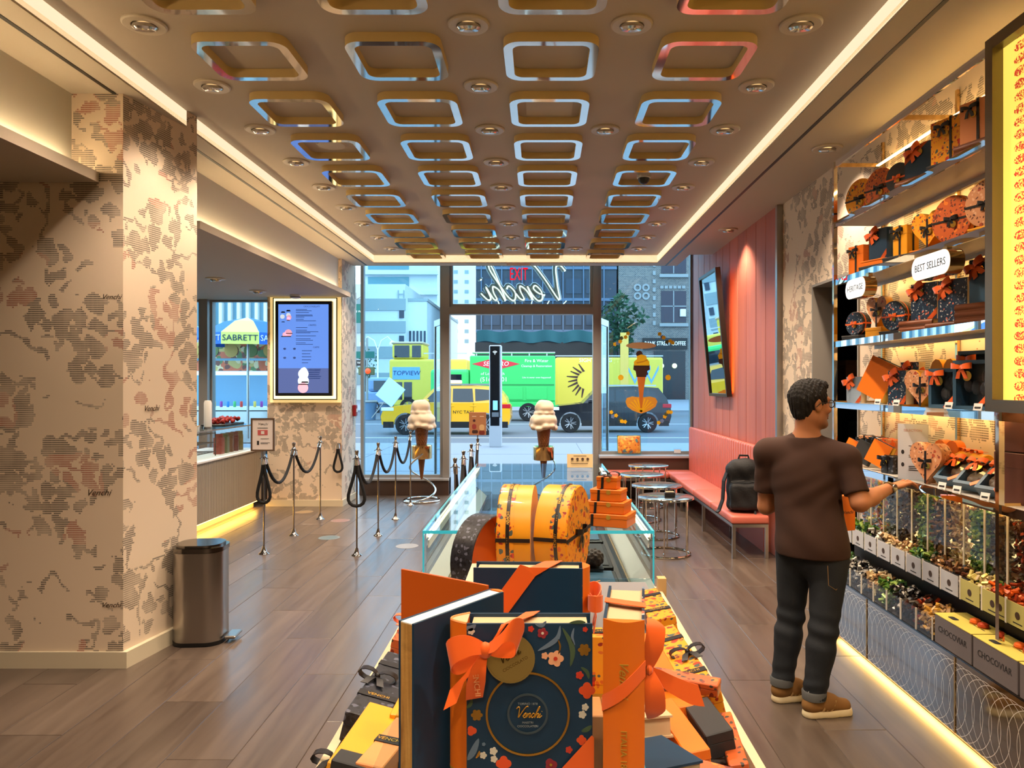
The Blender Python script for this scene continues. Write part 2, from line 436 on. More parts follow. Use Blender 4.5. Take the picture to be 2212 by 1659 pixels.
FL_N = floral('navy_floral_card', (24, 44, 66), [(112, 130, 150), (206, 110, 84), (70, 96, 112), (206, 200, 190)], 34.0, 0.22)
FL_P = floral('peach_floral_card', (214, 148, 102), [(182, 78, 48), (230, 180, 140), (120, 70, 50)], 34.0, 0.25)
FL_K = floral('speckled_charcoal_card', (38, 38, 46), [(92, 94, 110), (20, 20, 24)], 60.0, 0.3)
SIDEW = M('pine_side_panel', (176, 128, 62), 0.6, bump=(30, 0.3))
def _pine():
    m = MATS['pine_side_panel']; G = NG(m); v = G.vmath('MULTIPLY', G.co(), (90, 90, 5)); n = G.noise(1.0, v, 4.0, 0.6, 0.5)
    G.link(G.ramp(n, [(0.3, (134, 88, 36)), (0.55, (190, 142, 72)), (0.75, (206, 160, 92))]), G.p.inputs['Base Color'])
_pine()

# ------------------------------------------------------------------ room shell
Z_S = 3.34; Z_P = 3.45; Y_F = 11.1
XL, XR = -2.334, 1.63
# floor slab and planks
floor = struct(MB().box(-7.2, 2.4, -4.0, Y_F, -0.12, -0.004).build('floor', FLOORW))
PW, PL = 0.30, 1.55
_pl = [MB().bbox(-PW / 2 + 0.0018, PW / 2 - 0.0018, -l / 2 + 0.0018, l / 2 - 0.0018, -0.02, 0.0, 0.002).build('plank', FLOORW, floor) for l in (PL,)]
_n = 0
for i in range(23):
    x = -4.65 + PW * (i + 0.5); y = 2.2 + (i * 0.618 % 1.0) * PL
    while y < Y_F - 0.4:
        o = _pl[0] if _n == 0 else _pl[0].copy()
        if _n: COL.objects.link(o)
        yc = y; o.location = (x, yc, 0.0); _n += 1; y += PL
struct(MB().box(-7.2, 2.4, -4.12, -4.0, -0.1, 4.2).build('wall_back', CREAM))
struct(MB().box(-7.32, -7.2, -4.12, Y_F, -0.1, 4.2).build('wall_left', CREAM))

# right wall: wallpaper with the doorway to the store room
XW = 2.28
D0, D1, DZ = 5.29, 6.20, 2.475
wr = MB(); wr.mat(WPY)
wr.box(XW, XW + 0.14, -4.12, D0, -0.1, 4.2); wr.box(XW, XW + 0.14, D1, Y_F, -0.1, 4.2); wr.box(XW, XW + 0.14, D0, D1, DZ, 4.2)
struct(wr.build('wall_right'))
JAMB = M('grey_door_jamb', (150, 142, 134), 0.6)
jb = MB(); jb.box(XW - 0.012, XW + 0.16, D1 - 0.02, D1, 0, DZ); jb.box(XW - 0.012, XW + 0.16, D0, D0 + 0.02, 0, DZ); jb.box(XW - 0.012, XW + 0.16, D0, D1, DZ - 0.02, DZ)
struct(jb.build('trim_1', JAMB))
# dark store room behind the doorway
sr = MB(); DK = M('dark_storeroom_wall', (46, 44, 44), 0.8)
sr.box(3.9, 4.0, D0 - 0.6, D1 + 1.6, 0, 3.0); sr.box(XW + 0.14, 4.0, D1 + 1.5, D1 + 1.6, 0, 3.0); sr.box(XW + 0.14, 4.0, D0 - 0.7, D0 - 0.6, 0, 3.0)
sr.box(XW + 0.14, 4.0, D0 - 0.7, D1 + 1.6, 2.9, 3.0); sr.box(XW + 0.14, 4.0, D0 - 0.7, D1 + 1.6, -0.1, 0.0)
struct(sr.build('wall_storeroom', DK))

# salmon plank wall over the banquette
pw = struct(MB().box(2.262, 2.279, 7.03, Y_F - 0.02, 0.0, 4.1).build('wall_planks', M('dark_plank_joint', (96, 40, 32), 0.8)))
ys = [7.03]; ws = [0.36, 0.33, 0.37, 0.34, 0.36, 0.35, 0.33, 0.36, 0.34, 0.36, 0.35]
for w in ws: ys.append(ys[-1] + w)
for a, b in zip(ys[:-1], ys[1:]):
    b = min(b, Y_F - 0.02)
    MB().bbox(-0.009, 0.009, -(b - a) / 2 + 0.005, (b - a) / 2 - 0.005, -2.05, 2.05, 0.004).build('plank', SALMON, pw, loc=(2.253, (a + b) / 2, 2.05))
struct(MB().box(2.225, 2.28, 6.975, 7.028, 0, 3.338).build('trim_2', STEEL))

# columns and the bulkhead on the left
def column(name, pts, z1, mats, base_h, bname):
    n = len(pts); mb = MB()
    for i in range(n):
        a, b = pts[i], pts[(i + 1) % n]; mb.mat(mats[i]); mb.quad((*a, 0), (*b, 0), (*b, z1), (*a, z1))
    struct(mb.build(name))
    cx = sum(p[0] for p in pts) / n; cy = sum(p[1] for p in pts) / n
    g = MB(); e = [(cx + (p[0] - cx) * 1.012 + (0.012 if p[0] > cx else -0.012), cy + (p[1] - cy) * 1.012 + (0.012 if p[1] > cy else -0.012)) for p in pts]
    g.prism(e, 0.0, base_h); struct(g.build(bname, CREAM))
column('wall_column', [(-5.4, 4.31), (-2.43, 4.31), (-2.316, 4.99), (-5.4, 4.99)], 4.1, [WPX, WPY, WPX, WPY], 0.095, 'baseboard_column')
column('wall_screen_column', [(-3.69, 10.0), (-2.685, 10.0), (-2.685, 10.74), (-3.69, 10.74)], 4.1, [WPX, WPY, WPX, WPY], 0.085, 'baseboard_screen_column')
# soft wallpaper lettering on the columns
LETT = M('brown_script_lettering', (84, 66, 48), 0.7)
for k, (px, py) in enumerate(((211, 1063), (239, 640), (238, 1306))):
    x = (px - 1168) / 1600 * 4.305; z = CAM_Z - (py - 828) / 1600 * 4.305
    o = MB().text('Venchi', 0.052 if k == 0 else 0.042, frame((x, 4.3075, z), (1, 0, 0), (0, 0, 1)), 0.0006, 0.45).build('lettering', LETT, bpy.data.objects['wall_column'])
_d = Vector((0.114, 0.68, 0)).normalized()
MB().text('Venchi', 0.05, frame((-2.43 + 0.114 * 0.34 + 0.003, 4.31 + 0.68 * 0.34, 1.50), _d, (0, 0, 1)), 0.0006, 0.45).build('lettering', LETT, bpy.data.objects['wall_column'])

LEDW = M('warm_led_strip', (255, 236, 200), 0.5, em=(255, 224, 176), es=60.0); RISERGLOW = M('glowing_riser_paint', (240, 228, 205), 0.6, em=(255, 230, 194), es=0.95)
ceil = MB()
ceil.box(-2.75, 2.4, -4.1, Y_F + 0.1, 4.1, 4.2); ceil.box(-7.3, -2.73, -4.1, Y_F + 0.1, 4.1, 4.2)
roof = struct(ceil.build('ceiling', SOFFIT))
ct = struct(MB().box(XL, XR, -4.0, 10.35, Z_P, Z_P + 0.05).build('ceiling_tray', CEILP))
so = MB()
so.box(-2.73, XL, -4.0, 10.35, Z_S, Z_S + 0.04); so.box(XR, 1.95, -4.0, 10.35, Z_S, Z_S + 0.04); so.box(-2.73, 1.95, 10.35, 10.59, Z_S, Z_S + 0.3); so.box(1.95, XW, -4.0, 9.68, Z_S, Z_S + 0.3)
MB.build(so, 'soffit', SOFFIT, ct)
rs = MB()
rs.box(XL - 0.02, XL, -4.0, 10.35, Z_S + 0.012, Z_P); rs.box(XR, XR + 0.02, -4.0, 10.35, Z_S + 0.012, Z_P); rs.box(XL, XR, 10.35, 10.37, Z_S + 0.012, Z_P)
rs.build('glowing_riser', RISERGLOW, ct)  # riser surface made to glow in place of hidden cove light on it
sl = MB(); sl.box(-2.492, -2.468, -4, 10.56, Z_S - 0.003, Z_S + 0.002); sl.build('air_slot', BLACK, ct)
sl = MB(); sl.box(1.772, 1.796, -4, 10.56, Z_S - 0.003, Z_S + 0.002); sl.build('air_slot', BLACK, ct)
bk = MB(); bk.box(-2.83, -2.73, -4.0, 10.74, 2.84, Z_S + 0.04); struct(bk.build('wall_bulkhead', M('cream_bulkhead_paint', (240, 232, 216), 0.65)))
def canopy(nm, y0, y1, x0=-7.2):
    c = struct(MB().box(x0, -2.565, y0, y1, 2.82, 2.88).build(nm, CEILP))
    MB().box(-2.70, -2.69, y0 + 0.05, y1 - 0.05, 2.881, 2.893).build('led_strip', LEDW, c)
    return c
can1 = canopy('ceiling_canopy', -4.0, 4.30); can2 = canopy('ceiling_counter', 5.58, 9.98)
MB().box(-7.2, -3.70, 9.98, 10.3, 2.82, 2.88).build('soffit', CEILP, can2)

# coffer frames: raised rounded squares with a polished lower edge
MIRB = M('polished_coffer_edge', (220, 216, 208), 0.05, 1.0); COFC = M('cream_coffer_side', (222, 192, 130), 0.6)
def coffer_mesh():
    m = MB(); n = 6; a = rrect(0.50, 0.49, 0.09, n); b = rrect(0.405, 0.395, 0.05, n); d = 0.05
    m.mat(COFC); N = len(a); v = [(*p, 0) for p in a] + [(*p, -d) for p in a] + [(*p, 0) for p in b] + [(*p, -d) for p in b]
    f = []; g = []
    for i in range(N):
        j = (i + 1) % N; f += [(i, j, N + j, N + i), (2 * N + j, 2 * N + i, 3 * N + i, 3 * N + j)]; g.append((N + i, N + j, 3 * N + j, 3 * N + i))
    m.add(v, f); o = len(m.v) - len(v); m.mat(MIRB); m.f += [tuple(q) for q in g]; m.fm += [m.cur] * len(g); return m
cf = coffer_mesh().build('coffer_frame', None, ct, smooth=True, ang=50)
CX = (-1.57, -0.772, 0.055, 0.88); CY = [3.265 + 0.765 * k for k in range(-1, 10)]
first = True
for y in CY:
    for x in CX:
        o = cf if first else cf.copy()
        if not first: COL.objects.link(o)
        first = False; o.location = (x, y, Z_P)
MB().lathe([(0.001, -0.012), (0.10, -0.012), (0.115, 0.0)], 28).build('speaker_grille', SOFFIT, ct, True, loc=(CX[0], CY[4], Z_P))
MB().lathe([(0.001, -0.012), (0.09, -0.012), (0.10, 0.0)], 28).build('speaker_grille', SOFFIT, ct, True, loc=(CX[0], CY[8], Z_P))
MB().box(-0.15, 0.15, -0.15, 0.15, -0.006, 0.0).build('access_panel', SOFFIT, ct, loc=(CX[2], CY[3], Z_P))
t = thing('dome_camera', 'small dark dome camera inside a ceiling frame', 'camera', (CX[3], CY[5], Z_P))
MB().lathe([(0.06, 0), (0.06, -0.04), (0.05, -0.045)], 20).build('housing', WHITE, t, True)
MB().lathe([(0.05, -0.045), (0.045, -0.07), (0.025, -0.09), (0.002, -0.096)], 20).build('dome', BLACK, t, True)

# downlights
LAMPF = M('downlight_lens', (255, 240, 214), 0.3, em=(255, 222, 170), es=2.2)
TRIM = M('downlight_trim', (206, 192, 170), 0.45); REFL = M('downlight_reflector', (210, 205, 200), 0.15, 0.9)
def downlight_proto():
    t = thing('downlight', 'recessed gimbal downlight in the taupe ceiling panel', 'light')
    MB().lathe([(0.052, 0.0), (0.105, 0.0), (0.105, -0.008), (0.098, -0.014), (0.062, -0.014), (0.052, -0.004)], 28, cap=False).build('trim_ring', TRIM, t, True)
    MB().lathe([(0.03, -0.002), (0.058, -0.004), (0.060, -0.02), (0.05, -0.03), (0.030, -0.024), (0.028, -0.012)], 24, cap=False).build('gimbal_lamp', REFL, t, True, rot=(R(14), 0, 0))
    MB().lathe([(0.001, -0.014), (0.030, -0.014), (0.030, -0.006), (0.001, -0.006)], 20).build('lens', LAMPF, t, True, rot=(R(14), 0, 0))
    return t
dl0 = downlight_proto(); dfirst = True; ORD = ['nearest', 'second', 'third', 'fourth', 'fifth', 'sixth', 'seventh', 'eighth', 'ninth']
COLN = {-1.98: 'left edge of the coffered panel', -0.36: 'middle of the coffered panel', 0.455: 'gap right of the panel middle', 1.30: 'right edge of the coffered panel'}
def spot_in(t, watt, ang=115, col=WARM, z=-0.05, blend=0.7):
    l = bpy.data.lights.new('downlight_beam', 'SPOT'); l.energy = watt; l.spot_size = R(ang); l.spot_blend = blend; l.color = col; l.shadow_soft_size = 0.05
    o = bpy.data.objects.new('downlight_beam', l); COL.objects.link(o); o.parent = t; o.location = (0, 0, z); return o
for x in (-1.98, -0.36, 0.455, 1.30):
    for k in range(-8, 9):
        y = 3.70 + 0.765 * k
        if x == 0.455 and k not in (0, 2, 8): continue
        if k < 0 and k % 2: continue  # negative k: unseen downlights added behind the viewer for fill light
        o = dl0 if dfirst else dup(dl0)
        dfirst = False; o.location = (x, y, Z_P)
        o['group'] = 'ceiling downlights'
        o['label'] = f'{ORD[k]} gimbal downlight from the camera along the {COLN[x]}' if k >= 0 else 'unseen gimbal downlight added behind the viewer for fill light'
        if k < 0: o['group'] = 'unseen fill downlights added behind the viewer'
        elif x == 0.455: o['label'] = {0: 'nearest of the three gimbal downlights right of the panel middle', 2: 'gimbal downlight right of the panel middle beside the third coffer row', 8: 'farthest small downlight right of the panel middle by the shop front'}[k]
        if k % 2 == 0 or x == 0.455: spot_in(o, SPOT_W * (2.0 if k < 0 else 1.6), col=WARM)
# downlights in the lower ceiling above the counter and the soffit on the right
for k, (x, y, z, nm) in enumerate(((-3.6, 8.2, 2.82, 'counter ceiling, second from the glowing screen'), (-4.6, 7.6, 2.82, 'counter ceiling, leftmost near the wallpapered column'), (-3.55, 9.3, 2.82, 'counter ceiling, nearest the glowing screen'), (-4.7, 9.1, 2.82, 'counter ceiling, beside the far window'), (-4.0, 6.4, 2.82, 'counter ceiling behind the big column'), (2.05, 5.3, Z_S, 'soffit above the wallpaper next to the shelves'), (2.05, 8.1, Z_S, 'soffit above the salmon plank wall'))):
    o = dup(dl0, (x, y, z), 0, 'flush downlight in the ' + nm); o['group'] = 'flush downlights in the lower ceilings'
    spot_in(o, SPOT_W * (0.7 if k < 5 else 1.3), col=WARM)
t = thing('smoke_detector', 'round smoke detector on the counter ceiling above the menu screen', 'detector', (-3.22, 9.72, 2.82))
MB().lathe([(0.07, 0), (0.07, -0.02), (0.055, -0.045), (0.03, -0.05), (0.002, -0.05)], 24).build('body', WHITE, t, True); MB().lathe([(0.058, -0.024), (0.066, -0.024), (0.066, -0.034), (0.056, -0.036)], 24, cap=False).build('vent_ring', INK, t, True)

# ------------------------------------------------------------------ shop front
STONE = M('dark_brown_stone', (74, 56, 48), 0.35)
SILL = M('pale_sill', (176, 178, 182), 0.3)
struct(MB().box(-2.69, -1.36, Y_F - 0.12, Y_F + 0.1, 0, 0.22).build('wall_front', STONE))
MB().box(-2.69, -1.36, Y_F - 0.14, Y_F + 0.1, 0.22, 0.25).build('sill', SILL, bpy.data.objects['wall_front'])
struct(MB().box(0.86, 2.28, Y_F - 0.30, Y_F + 0.1, 0, 0.57).build('wall_front_bench', STONE))
MB().box(0.86, 2.28, Y_F - 0.32, Y_F + 0.1, 0.57, 0.60).build('sill', SILL, bpy.data.objects['wall_front_bench'])
struct(MB().box(-7.2, 2.4, Y_F - 0.02, Y_F + 0.2, 3.95, 4.2).build('wall_front_header', DARKMETAL))
def window(name, x0, x1, z0, z1, y, fr=0.045):
    w = MB(); w.box(x0, x0 + fr, y - 0.04, y + 0.06, z0, z1); w.box(x1 - fr, x1, y - 0.04, y + 0.06, z0, z1); w.box(x0 + fr, x1 - fr, y - 0.04, y + 0.06, z0, z0 + fr); w.box(x0 + fr, x1 - fr, y - 0.04, y + 0.06, z1 - fr, z1)
    o = struct(w.build(name, DARKMETAL)); MB().box(x0 + fr, x1 - fr, y - 0.005, y + 0.005, z0 + fr, z1 - fr).build('pane', GLASS, o); return o
window('window_1', -2.69, -1.46, 0.25, 3.95, Y_F)
window('window_2', 0.86, 2.28, 0.60, 3.95, Y_F)
window('window_3', -1.36, 0.78, 2.80, 3.95, Y_F)
dw = MB(); dw.box(-1.46, -1.36, Y_F - 0.08, Y_F + 0.1, 0, 3.95); dw.box(0.78, 0.86, Y_F - 0.08, Y_F + 0.1, 0, 3.95); dw.box(-1.36, 0.78, Y_F - 0.08, Y_F + 0.1, 2.69, 2.80)
struct(dw.build('trim_3', DARKMETAL))
def door_leaf(name, hx, sgn, ang):
    """glass leaf hinged at hx, swung outward"""
    e = struct(bpy.data.objects.new(name, None)); COL.objects.link(e); e.location = (hx, Y_F + 0.05, 0); e.rotation_euler = (0, 0, ang)
    w = 1.0; m = MB(); a, b = (0, w) if sgn > 0 else (-w, 0)
    m.box(a, b, -0.02, 0.02, 0.0, 0.10); m.box(a, b, -0.02, 0.02, 2.58, 2.68); m.box(a, a + 0.05, -0.02, 0.02, 0.1, 2.58); m.box(b - 0.05, b, -0.02, 0.02, 0.1, 2.58); m.build('door_frame', STEEL, e)
    MB().box(a + 0.05, b - 0.05, -0.006, 0.006, 0.1, 2.58).build('pane', GLASS, e)
    hx2 = (b - 0.12) if sgn > 0 else (a + 0.12)
    h = MB(); h.cyl((hx2, -0.07, 0.4), (hx2, -0.07, 2.5), 0.016); h.cyl((hx2, -0.07, 0.6), (hx2, 0.0, 0.6), 0.01); h.cyl((hx2, -0.07, 2.3), (hx2, 0.0, 2.3), 0.01); h.build('pull_handle', CHROME, e, True)
    return e
door_leaf('door_1', -1.38, 1, R(110)); door_leaf('door_2', 0.80, -1, R(253))
# left wing of the shop front
window('window_4', -4.62, -3.69, 0.35, 2.84, 10.36); window('window_5', -7.2, -4.68, 0.35, 2.84, 10.36)
struct(MB().box(-4.72, -4.60, 10.22, 10.48, 0.0, 2.9).build('trim_4', DARKMETAL))
struct(MB().box(-7.2, -3.69, 10.3, 10.42, 0.0, 0.35).build('wall_front_counter', STONE))
struct(MB().box(-7.2, -2.69, 10.36, 10.5, 2.84, 4.1).build('wall_front_spandrel', DARKMETAL))
# ------------------------------------------------------------------ counter on the left
RIBP = M('ribbed_taupe_panel', (168, 152, 130), 0.55)
t = thing('service_counter', 'long ribbed taupe serving counter with glowing toe kick and white ledge', 'counter', (-3.75, 5.3, 0))
MB().box(-0.75, -0.02, 0.0, 4.65, 0.10, 0.77).build('body', RIBP, t)
for s0 in range(3):
    r = MB(); y = 1.55 * s0
    while y < 1.55 * s0 + 1.53:
        r.box(-0.02, -0.006, y + 0.004, y + 0.026, 0.105, 0.765); y += 0.030
    tag(r.build('ribbed_panel', RIBP, t), kind='stuff')
MB().bbox(-0.75, 0.015, -0.01, 4.66, 0.77, 0.795, 0.004).build('ledge', WHITE, t)
MB().box(-0.72, -0.10, 0.02, 4.63, 0.0, 0.10).build('plinth', CREAM, t)
MB().box(-0.09, -0.03, 0.05, 4.6, 0.090, 0.0995).build('toe_kick_led', M('toe_kick_led', (255, 214, 120), 0.5, em=(255, 196, 84), es=22.0), t)
MB().box(-0.05, -0.04, 0.0, 4.64, 0.796, 1.11).build('glass_guard', CLEAR, t); MB().box(-0.55, -0.03, 0.0, 4.64, 1.11, 1.12).build('glass_shelf', CASEGL, t)
MB().box(-0.035, -0.028, 0.0, 4.64, 1.108, 1.122).build('shelf_edge', STEEL, t)
def on_counter(px, py0, X):   # helper: Y along the line of sight at a given X
    return 1600 * X / (px - 1168)
t = thing('napkin_dispenser', 'tall white dispenser standing on the glass shelf of the counter', 'dispenser', (-4.0, 8.9, 1.121)); MB().lathe([(0.042, 0), (0.045, 0.01), (0.045, 0.30), (0.035, 0.33), (0.002, 0.332)], 20).build('body', PAPERW, t, True); MB().lathe([(0.050, 0), (0.050, 0.012), (0.046, 0.014)], 20).build('foot', STEEL, t, True)
t = thing('wire_rack', 'black wire rack behind the glass guard of the counter', 'rack', (-4.02, 8.55, 0.796))
for x in (-0.14, 0.14):
    for y in (-0.28, 0.28): MB().cyl((x, y, 0), (x, y, 0.29), 0.006, 6).build('post', BLACK, t)
for z in (0.05, 0.16, 0.27):
    m = MB(); m.tube([(-0.14, -0.28, z), (0.14, -0.28, z), (0.14, 0.28, z), (-0.14, 0.28, z)], 0.005, 6, closed=True)
    for q in range(7): m.cyl((-0.14, -0.24 + q * 0.08, z), (0.14, -0.24 + q * 0.08, z), 0.003, 5)
    m.build('wire_shelf', BLACK, t)
for q in range(3):
    tt = thing('paper_cup_stack', f'stack of white paper cups on the {["lowest", "middle", "highest"][q]} shelf of the black wire rack', 'cups', (-4.02, 8.45 + 0.1 * q, 0.796 + 0.055 + 0.11 * q), group='cups on the wire rack')
    m = MB(); m.lathe([(0.028, 0), (0.036, 0.08), (0.038, 0.082), (0.032, 0.083)], 16); m.build('cup', PAPERW, tt, True)
    MB().lathe([(0.038, 0.083), (0.040, 0.089), (0.038, 0.092), (0.03, 0.092)], 16).build('cup_rim', KRAFT, tt, True)
t = thing('fruit_tray', 'dark tray heaped with red berries on the glass counter shelf', 'tray', (-4.05, 9.45, 1.121))
MB().bbox(-0.15, 0.15, -0.3, 0.3, 0, 0.03, 0.008).build('tray', BLACK, t)
m = MB()
for q in range(60): m.ball((random.uniform(-0.12, 0.12), random.uniform(-0.27, 0.27), 0.045 + random.uniform(0, 0.05)), 0.025, 6)
tag(m.build('berries', M('red_berries', (150, 40, 34), 0.4), t, True), kind='stuff')
cols = [('red', (140, 44, 38)), ('green', (74, 92, 54)), ('brown', (104, 66, 40)), ('dark red', (98, 30, 34)), ('olive', (110, 100, 56))]
for q in range(5):
    tt = thing('chocolate_bag', f'{cols[q][0]} foil bag behind the counter glass near the framed notice', 'bag', (-3.93, 9.05 + 0.15 * q, 0.796), rotz=0.1 * q, group='bags behind the counter glass')
    m = MB(); m.prism(rrect(0.10, 0.12, 0.02), 0, 0.2); m.build('pouch', M('foil_bag_' + cols[q][0].replace(' ', '_'), cols[q][1], 0.3, coat=0.3), tt, True)
    MB().box(-0.045, 0.045, -0.006, 0.006, 0.2, 0.245).build('sealed_top', MATS['foil_bag_' + cols[q][0].replace(' ', '_')], tt)
t = thing('counter_worker', 'person in dark clothes standing far left behind the counter', 'person') if False else None

# ------------------------------------------------------------------ lit menu screen on the far column
GLOW = M('backlit_white_panel', (255, 246, 224), 0.5, em=(255, 226, 150), es=2.6)
t = thing('menu_screen', 'tall black framed menu screen on a glowing cream panel', 'screen', (-3.17, 9.998, 1.40))
MB().box(-0.475, 0.475, -0.02, 0.0, 0.0, 1.455).build('backlit_panel', M('backlit_wallpaper_panel', (255, 240, 200), 0.5, em=(255, 214, 130), es=0.75), t)
MB().ring([(-0.42, 0.05), (0.42, 0.05), (0.42, 1.40), (-0.42, 1.40)], [(-0.38, 0.09), (0.38, 0.09), (0.38, 1.36), (-0.38, 1.36)], 0.02, 0.035, frame((0, 0, 0), (1, 0, 0), (0, 0, 1))).build('light_frame', GLOW, t)
MB().ring([(-0.432, 0.038), (0.432, 0.038), (0.432, 1.412), (-0.432, 1.412)], [(-0.42, 0.05), (0.42, 0.05), (0.42, 1.40), (-0.42, 1.40)], 0.02, 0.04, frame((0, 0, 0), (1, 0, 0), (0, 0, 1))).build('outer_frame', BLACK, t)
MB().bbox(-0.38, 0.38, -0.10, -0.02, 0.09, 1.36, 0.006).build('bezel', BLACK, t)
SCR = M('screen_blue', (20, 30, 60), 0.2, em=(112, 158, 250), es=0.95); SCR2 = M('screen_grey_blue', (20, 26, 50), 0.2, em=(112, 128, 190), es=0.75)
scr = MB(); scr.mat(SCR); scr.box(-0.335, 0.335, -0.103, -0.10, 0.46, 1.315); scr.mat(SCR2); scr.box(-0.335, 0.335, -0.103, -0.10, 0.13, 0.46); s_ = scr.build('screen', None, t)
def em_flat(n, c, es=0.8): return M(n, c, 0.4, em=c, es=es)
pr = MB(); pr.mat(em_flat('screen_ink', (40, 62, 120), 0.6)); F0 = frame((0, -0.1045, 0), (1, 0, 0), (0, 0, 1))
pr.text('CIOCCOGELATI', 0.03, F0 @ Matrix.Translation((0.11, 1.285, 0))); pr.text('CREPES', 0.032, F0 @ Matrix.Translation((0.12, 1.035, 0))); pr.text('CAFFE', 0.03, F0 @ Matrix.Translation((0.17, 0.74, 0)))
random.seed(3)
for z in (1.24, 1.225, 1.20, 1.17, 1.155, 1.14, 1.11, 1.09, 1.0, 0.965, 0.945, 0.93, 0.89, 0.85, 0.83, 0.795, 0.775): pr.box(-0.1, -0.1 + random.uniform(0.1, 0.3), -0.1045, -0.1035, z, z + 0.007)
for z in (0.69, 0.65, 0.61, 0.57, 0.53): pr.box(-0.02, 0.06 + random.uniform(0, 0.06), -0.1045, -0.1035, z, z + 0.008)
for x in (-0.25, -0.12):
    for z in (0.72, 0.60): pr.ball((x, -0.104, z), (0.02, 0.001, 0.014), 8)
for z in (0.44, 0.42, 0.395, 0.37, 0.345, 0.32): pr.box(0.07, 0.21 + random.uniform(0, 0.03), -0.1045, -0.1035, z, z + 0.012)
pr.build('menu_text', None, s_)
pc = MB(); pc.mat(em_flat('screen_white', (214, 226, 236), 0.9))
for (x, z, r) in ((-0.0, 0.385, 0.07), (0.005, 0.42, 0.05), (0.01, 0.45, 0.025), (0.0, 0.29, 0.075), (-0.28, 1.15, 0.03), (-0.2, 1.17, 0.03)): pc.poly(circ(r, 16, x, z), F0, 0.0006)
pc.mat(em_flat('screen_pink', (236, 170, 190), 0.9))
for (x, z, r) in ((-0.19, 1.14, 0.032), (-0.2, 1.12, 0.026), (-0.005, 0.20, 0.07), (-0.2, 0.93, 0.05), (-0.25, 0.91, 0.03)): pc.poly(circ(r, 16, x, z), F0, 0.0009)
pc.mat(em_flat('screen_dark', (18, 12, 20), 0.2))
for (x, z, w, h) in ((0.02, 0.275, 0.10, 0.018), (0.0, 0.245, 0.14, 0.014), (-0.23, 0.885, 0.14, 0.012), (-0.19, 0.925, 0.10, 0.010), (-0.27, 1.21, 0.06, 0.018), (-0.2, 1.23, 0.06, 0.02), (-0.27, 1.08, 0.05, 0.01), (-0.2, 1.10, 0.05, 0.01)): pc.poly([(x - w / 2, z - h / 2), (x + w / 2, z - h / 2), (x + w / 2 - 0.01, z + h / 2), (x - w / 2 + 0.01, z + h / 2)], F0, 0.0012)
pc.build('dessert_pictures', None, s_)
t = thing('fire_alarm_box', 'small red alarm box on the side of the far column', 'alarm', (-2.683, 10.60, 1.27)); MB().bbox(0, 0.05, -0.05, 0.05, -0.08, 0.08, 0.008).build('box', M('alarm_red', (150, 24, 28), 0.4), t); MB().box(0.05, 0.056, -0.03, 0.03, -0.02, 0.03).build('pull_bar', WHITE, t)

# ------------------------------------------------------------------ stanchions and ropes
BLKCH = M('dark_chrome', (150, 146, 142), 0.12, 1.0)
def stanchion_proto():
    t = thing('stanchion', 'x', 'stanchion')
    MB().lathe([(0.052, 0), (0.05, 0.006), (0.03, 0.02), (0.018, 0.05), (0.012, 0.075)], 20).build('base', BLKCH, t, True)
    MB().cyl((0, 0, 0.05), (0, 0, 0.93), 0.0085, 10).build('pole', BLKCH, t, True)
    MB().lathe([(0.010, 0.93), (0.024, 0.94), (0.018, 0.955), (0.011, 0.965), (0.016, 0.985), (0.02, 1.005), (0.012, 1.012), (0.002, 1.014)], 14).build('finial', BLKCH, t, True)
    m = MB()
    for a in (0, 90): 
        c, s2 = math.cos(R(a)), math.sin(R(a)); m.tube([(0.03 * c * q, 0.03 * s2 * q, 0.93 + 0.012 * (1 - abs(q))) for q in (-1.4, -1, -0.5, 0, 0.5, 1, 1.4)], 0.004, 6)
    m.build('hook_ring', BLKCH, t, True); return t
st0 = stanchion_proto(); sfirst = True
ROWS = [(-2.69, [(7.2, 'with the framed notice'), (8.07, ''), (9.04, 'nearest the menu screen')], 'row beside the counter'),
        (-1.77, [(7.13, ''), (8.07, ''), (9.04, ''), (10.07, '')], 'middle row before the left window'),
        (-0.74, [(6.4, ''), (7.1, ''), (7.9, ''), (8.7, 'carrying the small poster')], 'row along the glass case')]
for x, lst, nm in ROWS:
    for k, (y, ex) in enumerate(lst):
        o = st0 if sfirst else dup(st0); sfirst = False; o.location = (x, y, 0); o['group'] = 'queue stanchions'
        o['label'] = f'{ORD[k]} slim chrome stanchion of the {nm}' + (' ' + ex if ex else '')
ROPE = M('black_velvet_rope', (16, 16, 18), 0.85, bump=(160, 0.6))
def rope(pts, label):
    t = thing('queue_rope', label, 'rope', pts[0], group='black queue ropes'); o = Vector(pts[0]); pts = [Vector(p) - o for p in pts]
    n = len(pts); MB().tube(pts, 0.016, 8).build('rope_cord', ROPE, t, True)
    for a, b in ((pts[0], pts[1]), (pts[-1], pts[-2])):
        d = (b - a).normalized(); MB().cyl(a - d * 0.01, a + d * 0.05, 0.02, 10).build('end_cap', CHROME, t, True)
def sag(a, b, d, n=13):
    return [Vector(a).lerp(Vector(b), i / (n - 1)) - Vector((0, 0, d * (1 - (2 * i / (n - 1) - 1) ** 2))) for i in range(n)]
def loop(c, w, h, n=17):
    x, y, z = c; return [(x + w * math.sin(PI * 2 * i / (n - 1)) * (0.35 + 0.65 * math.sin(PI * i / (n - 1))) - 0.0, y, z - h * math.sin(PI * i / (n - 1)) ** 0.8) for i in range(n)]
for x, lst, nm in ROWS:
    for k in range(len(lst) - 1):
        rope(sag((x, lst[k][0] + 0.03, 0.915), (x, lst[k + 1][0] - 0.03, 0.915), 0.28), f'black rope from {ORD[k]} to {ORD[k+1]} post, {nm}')
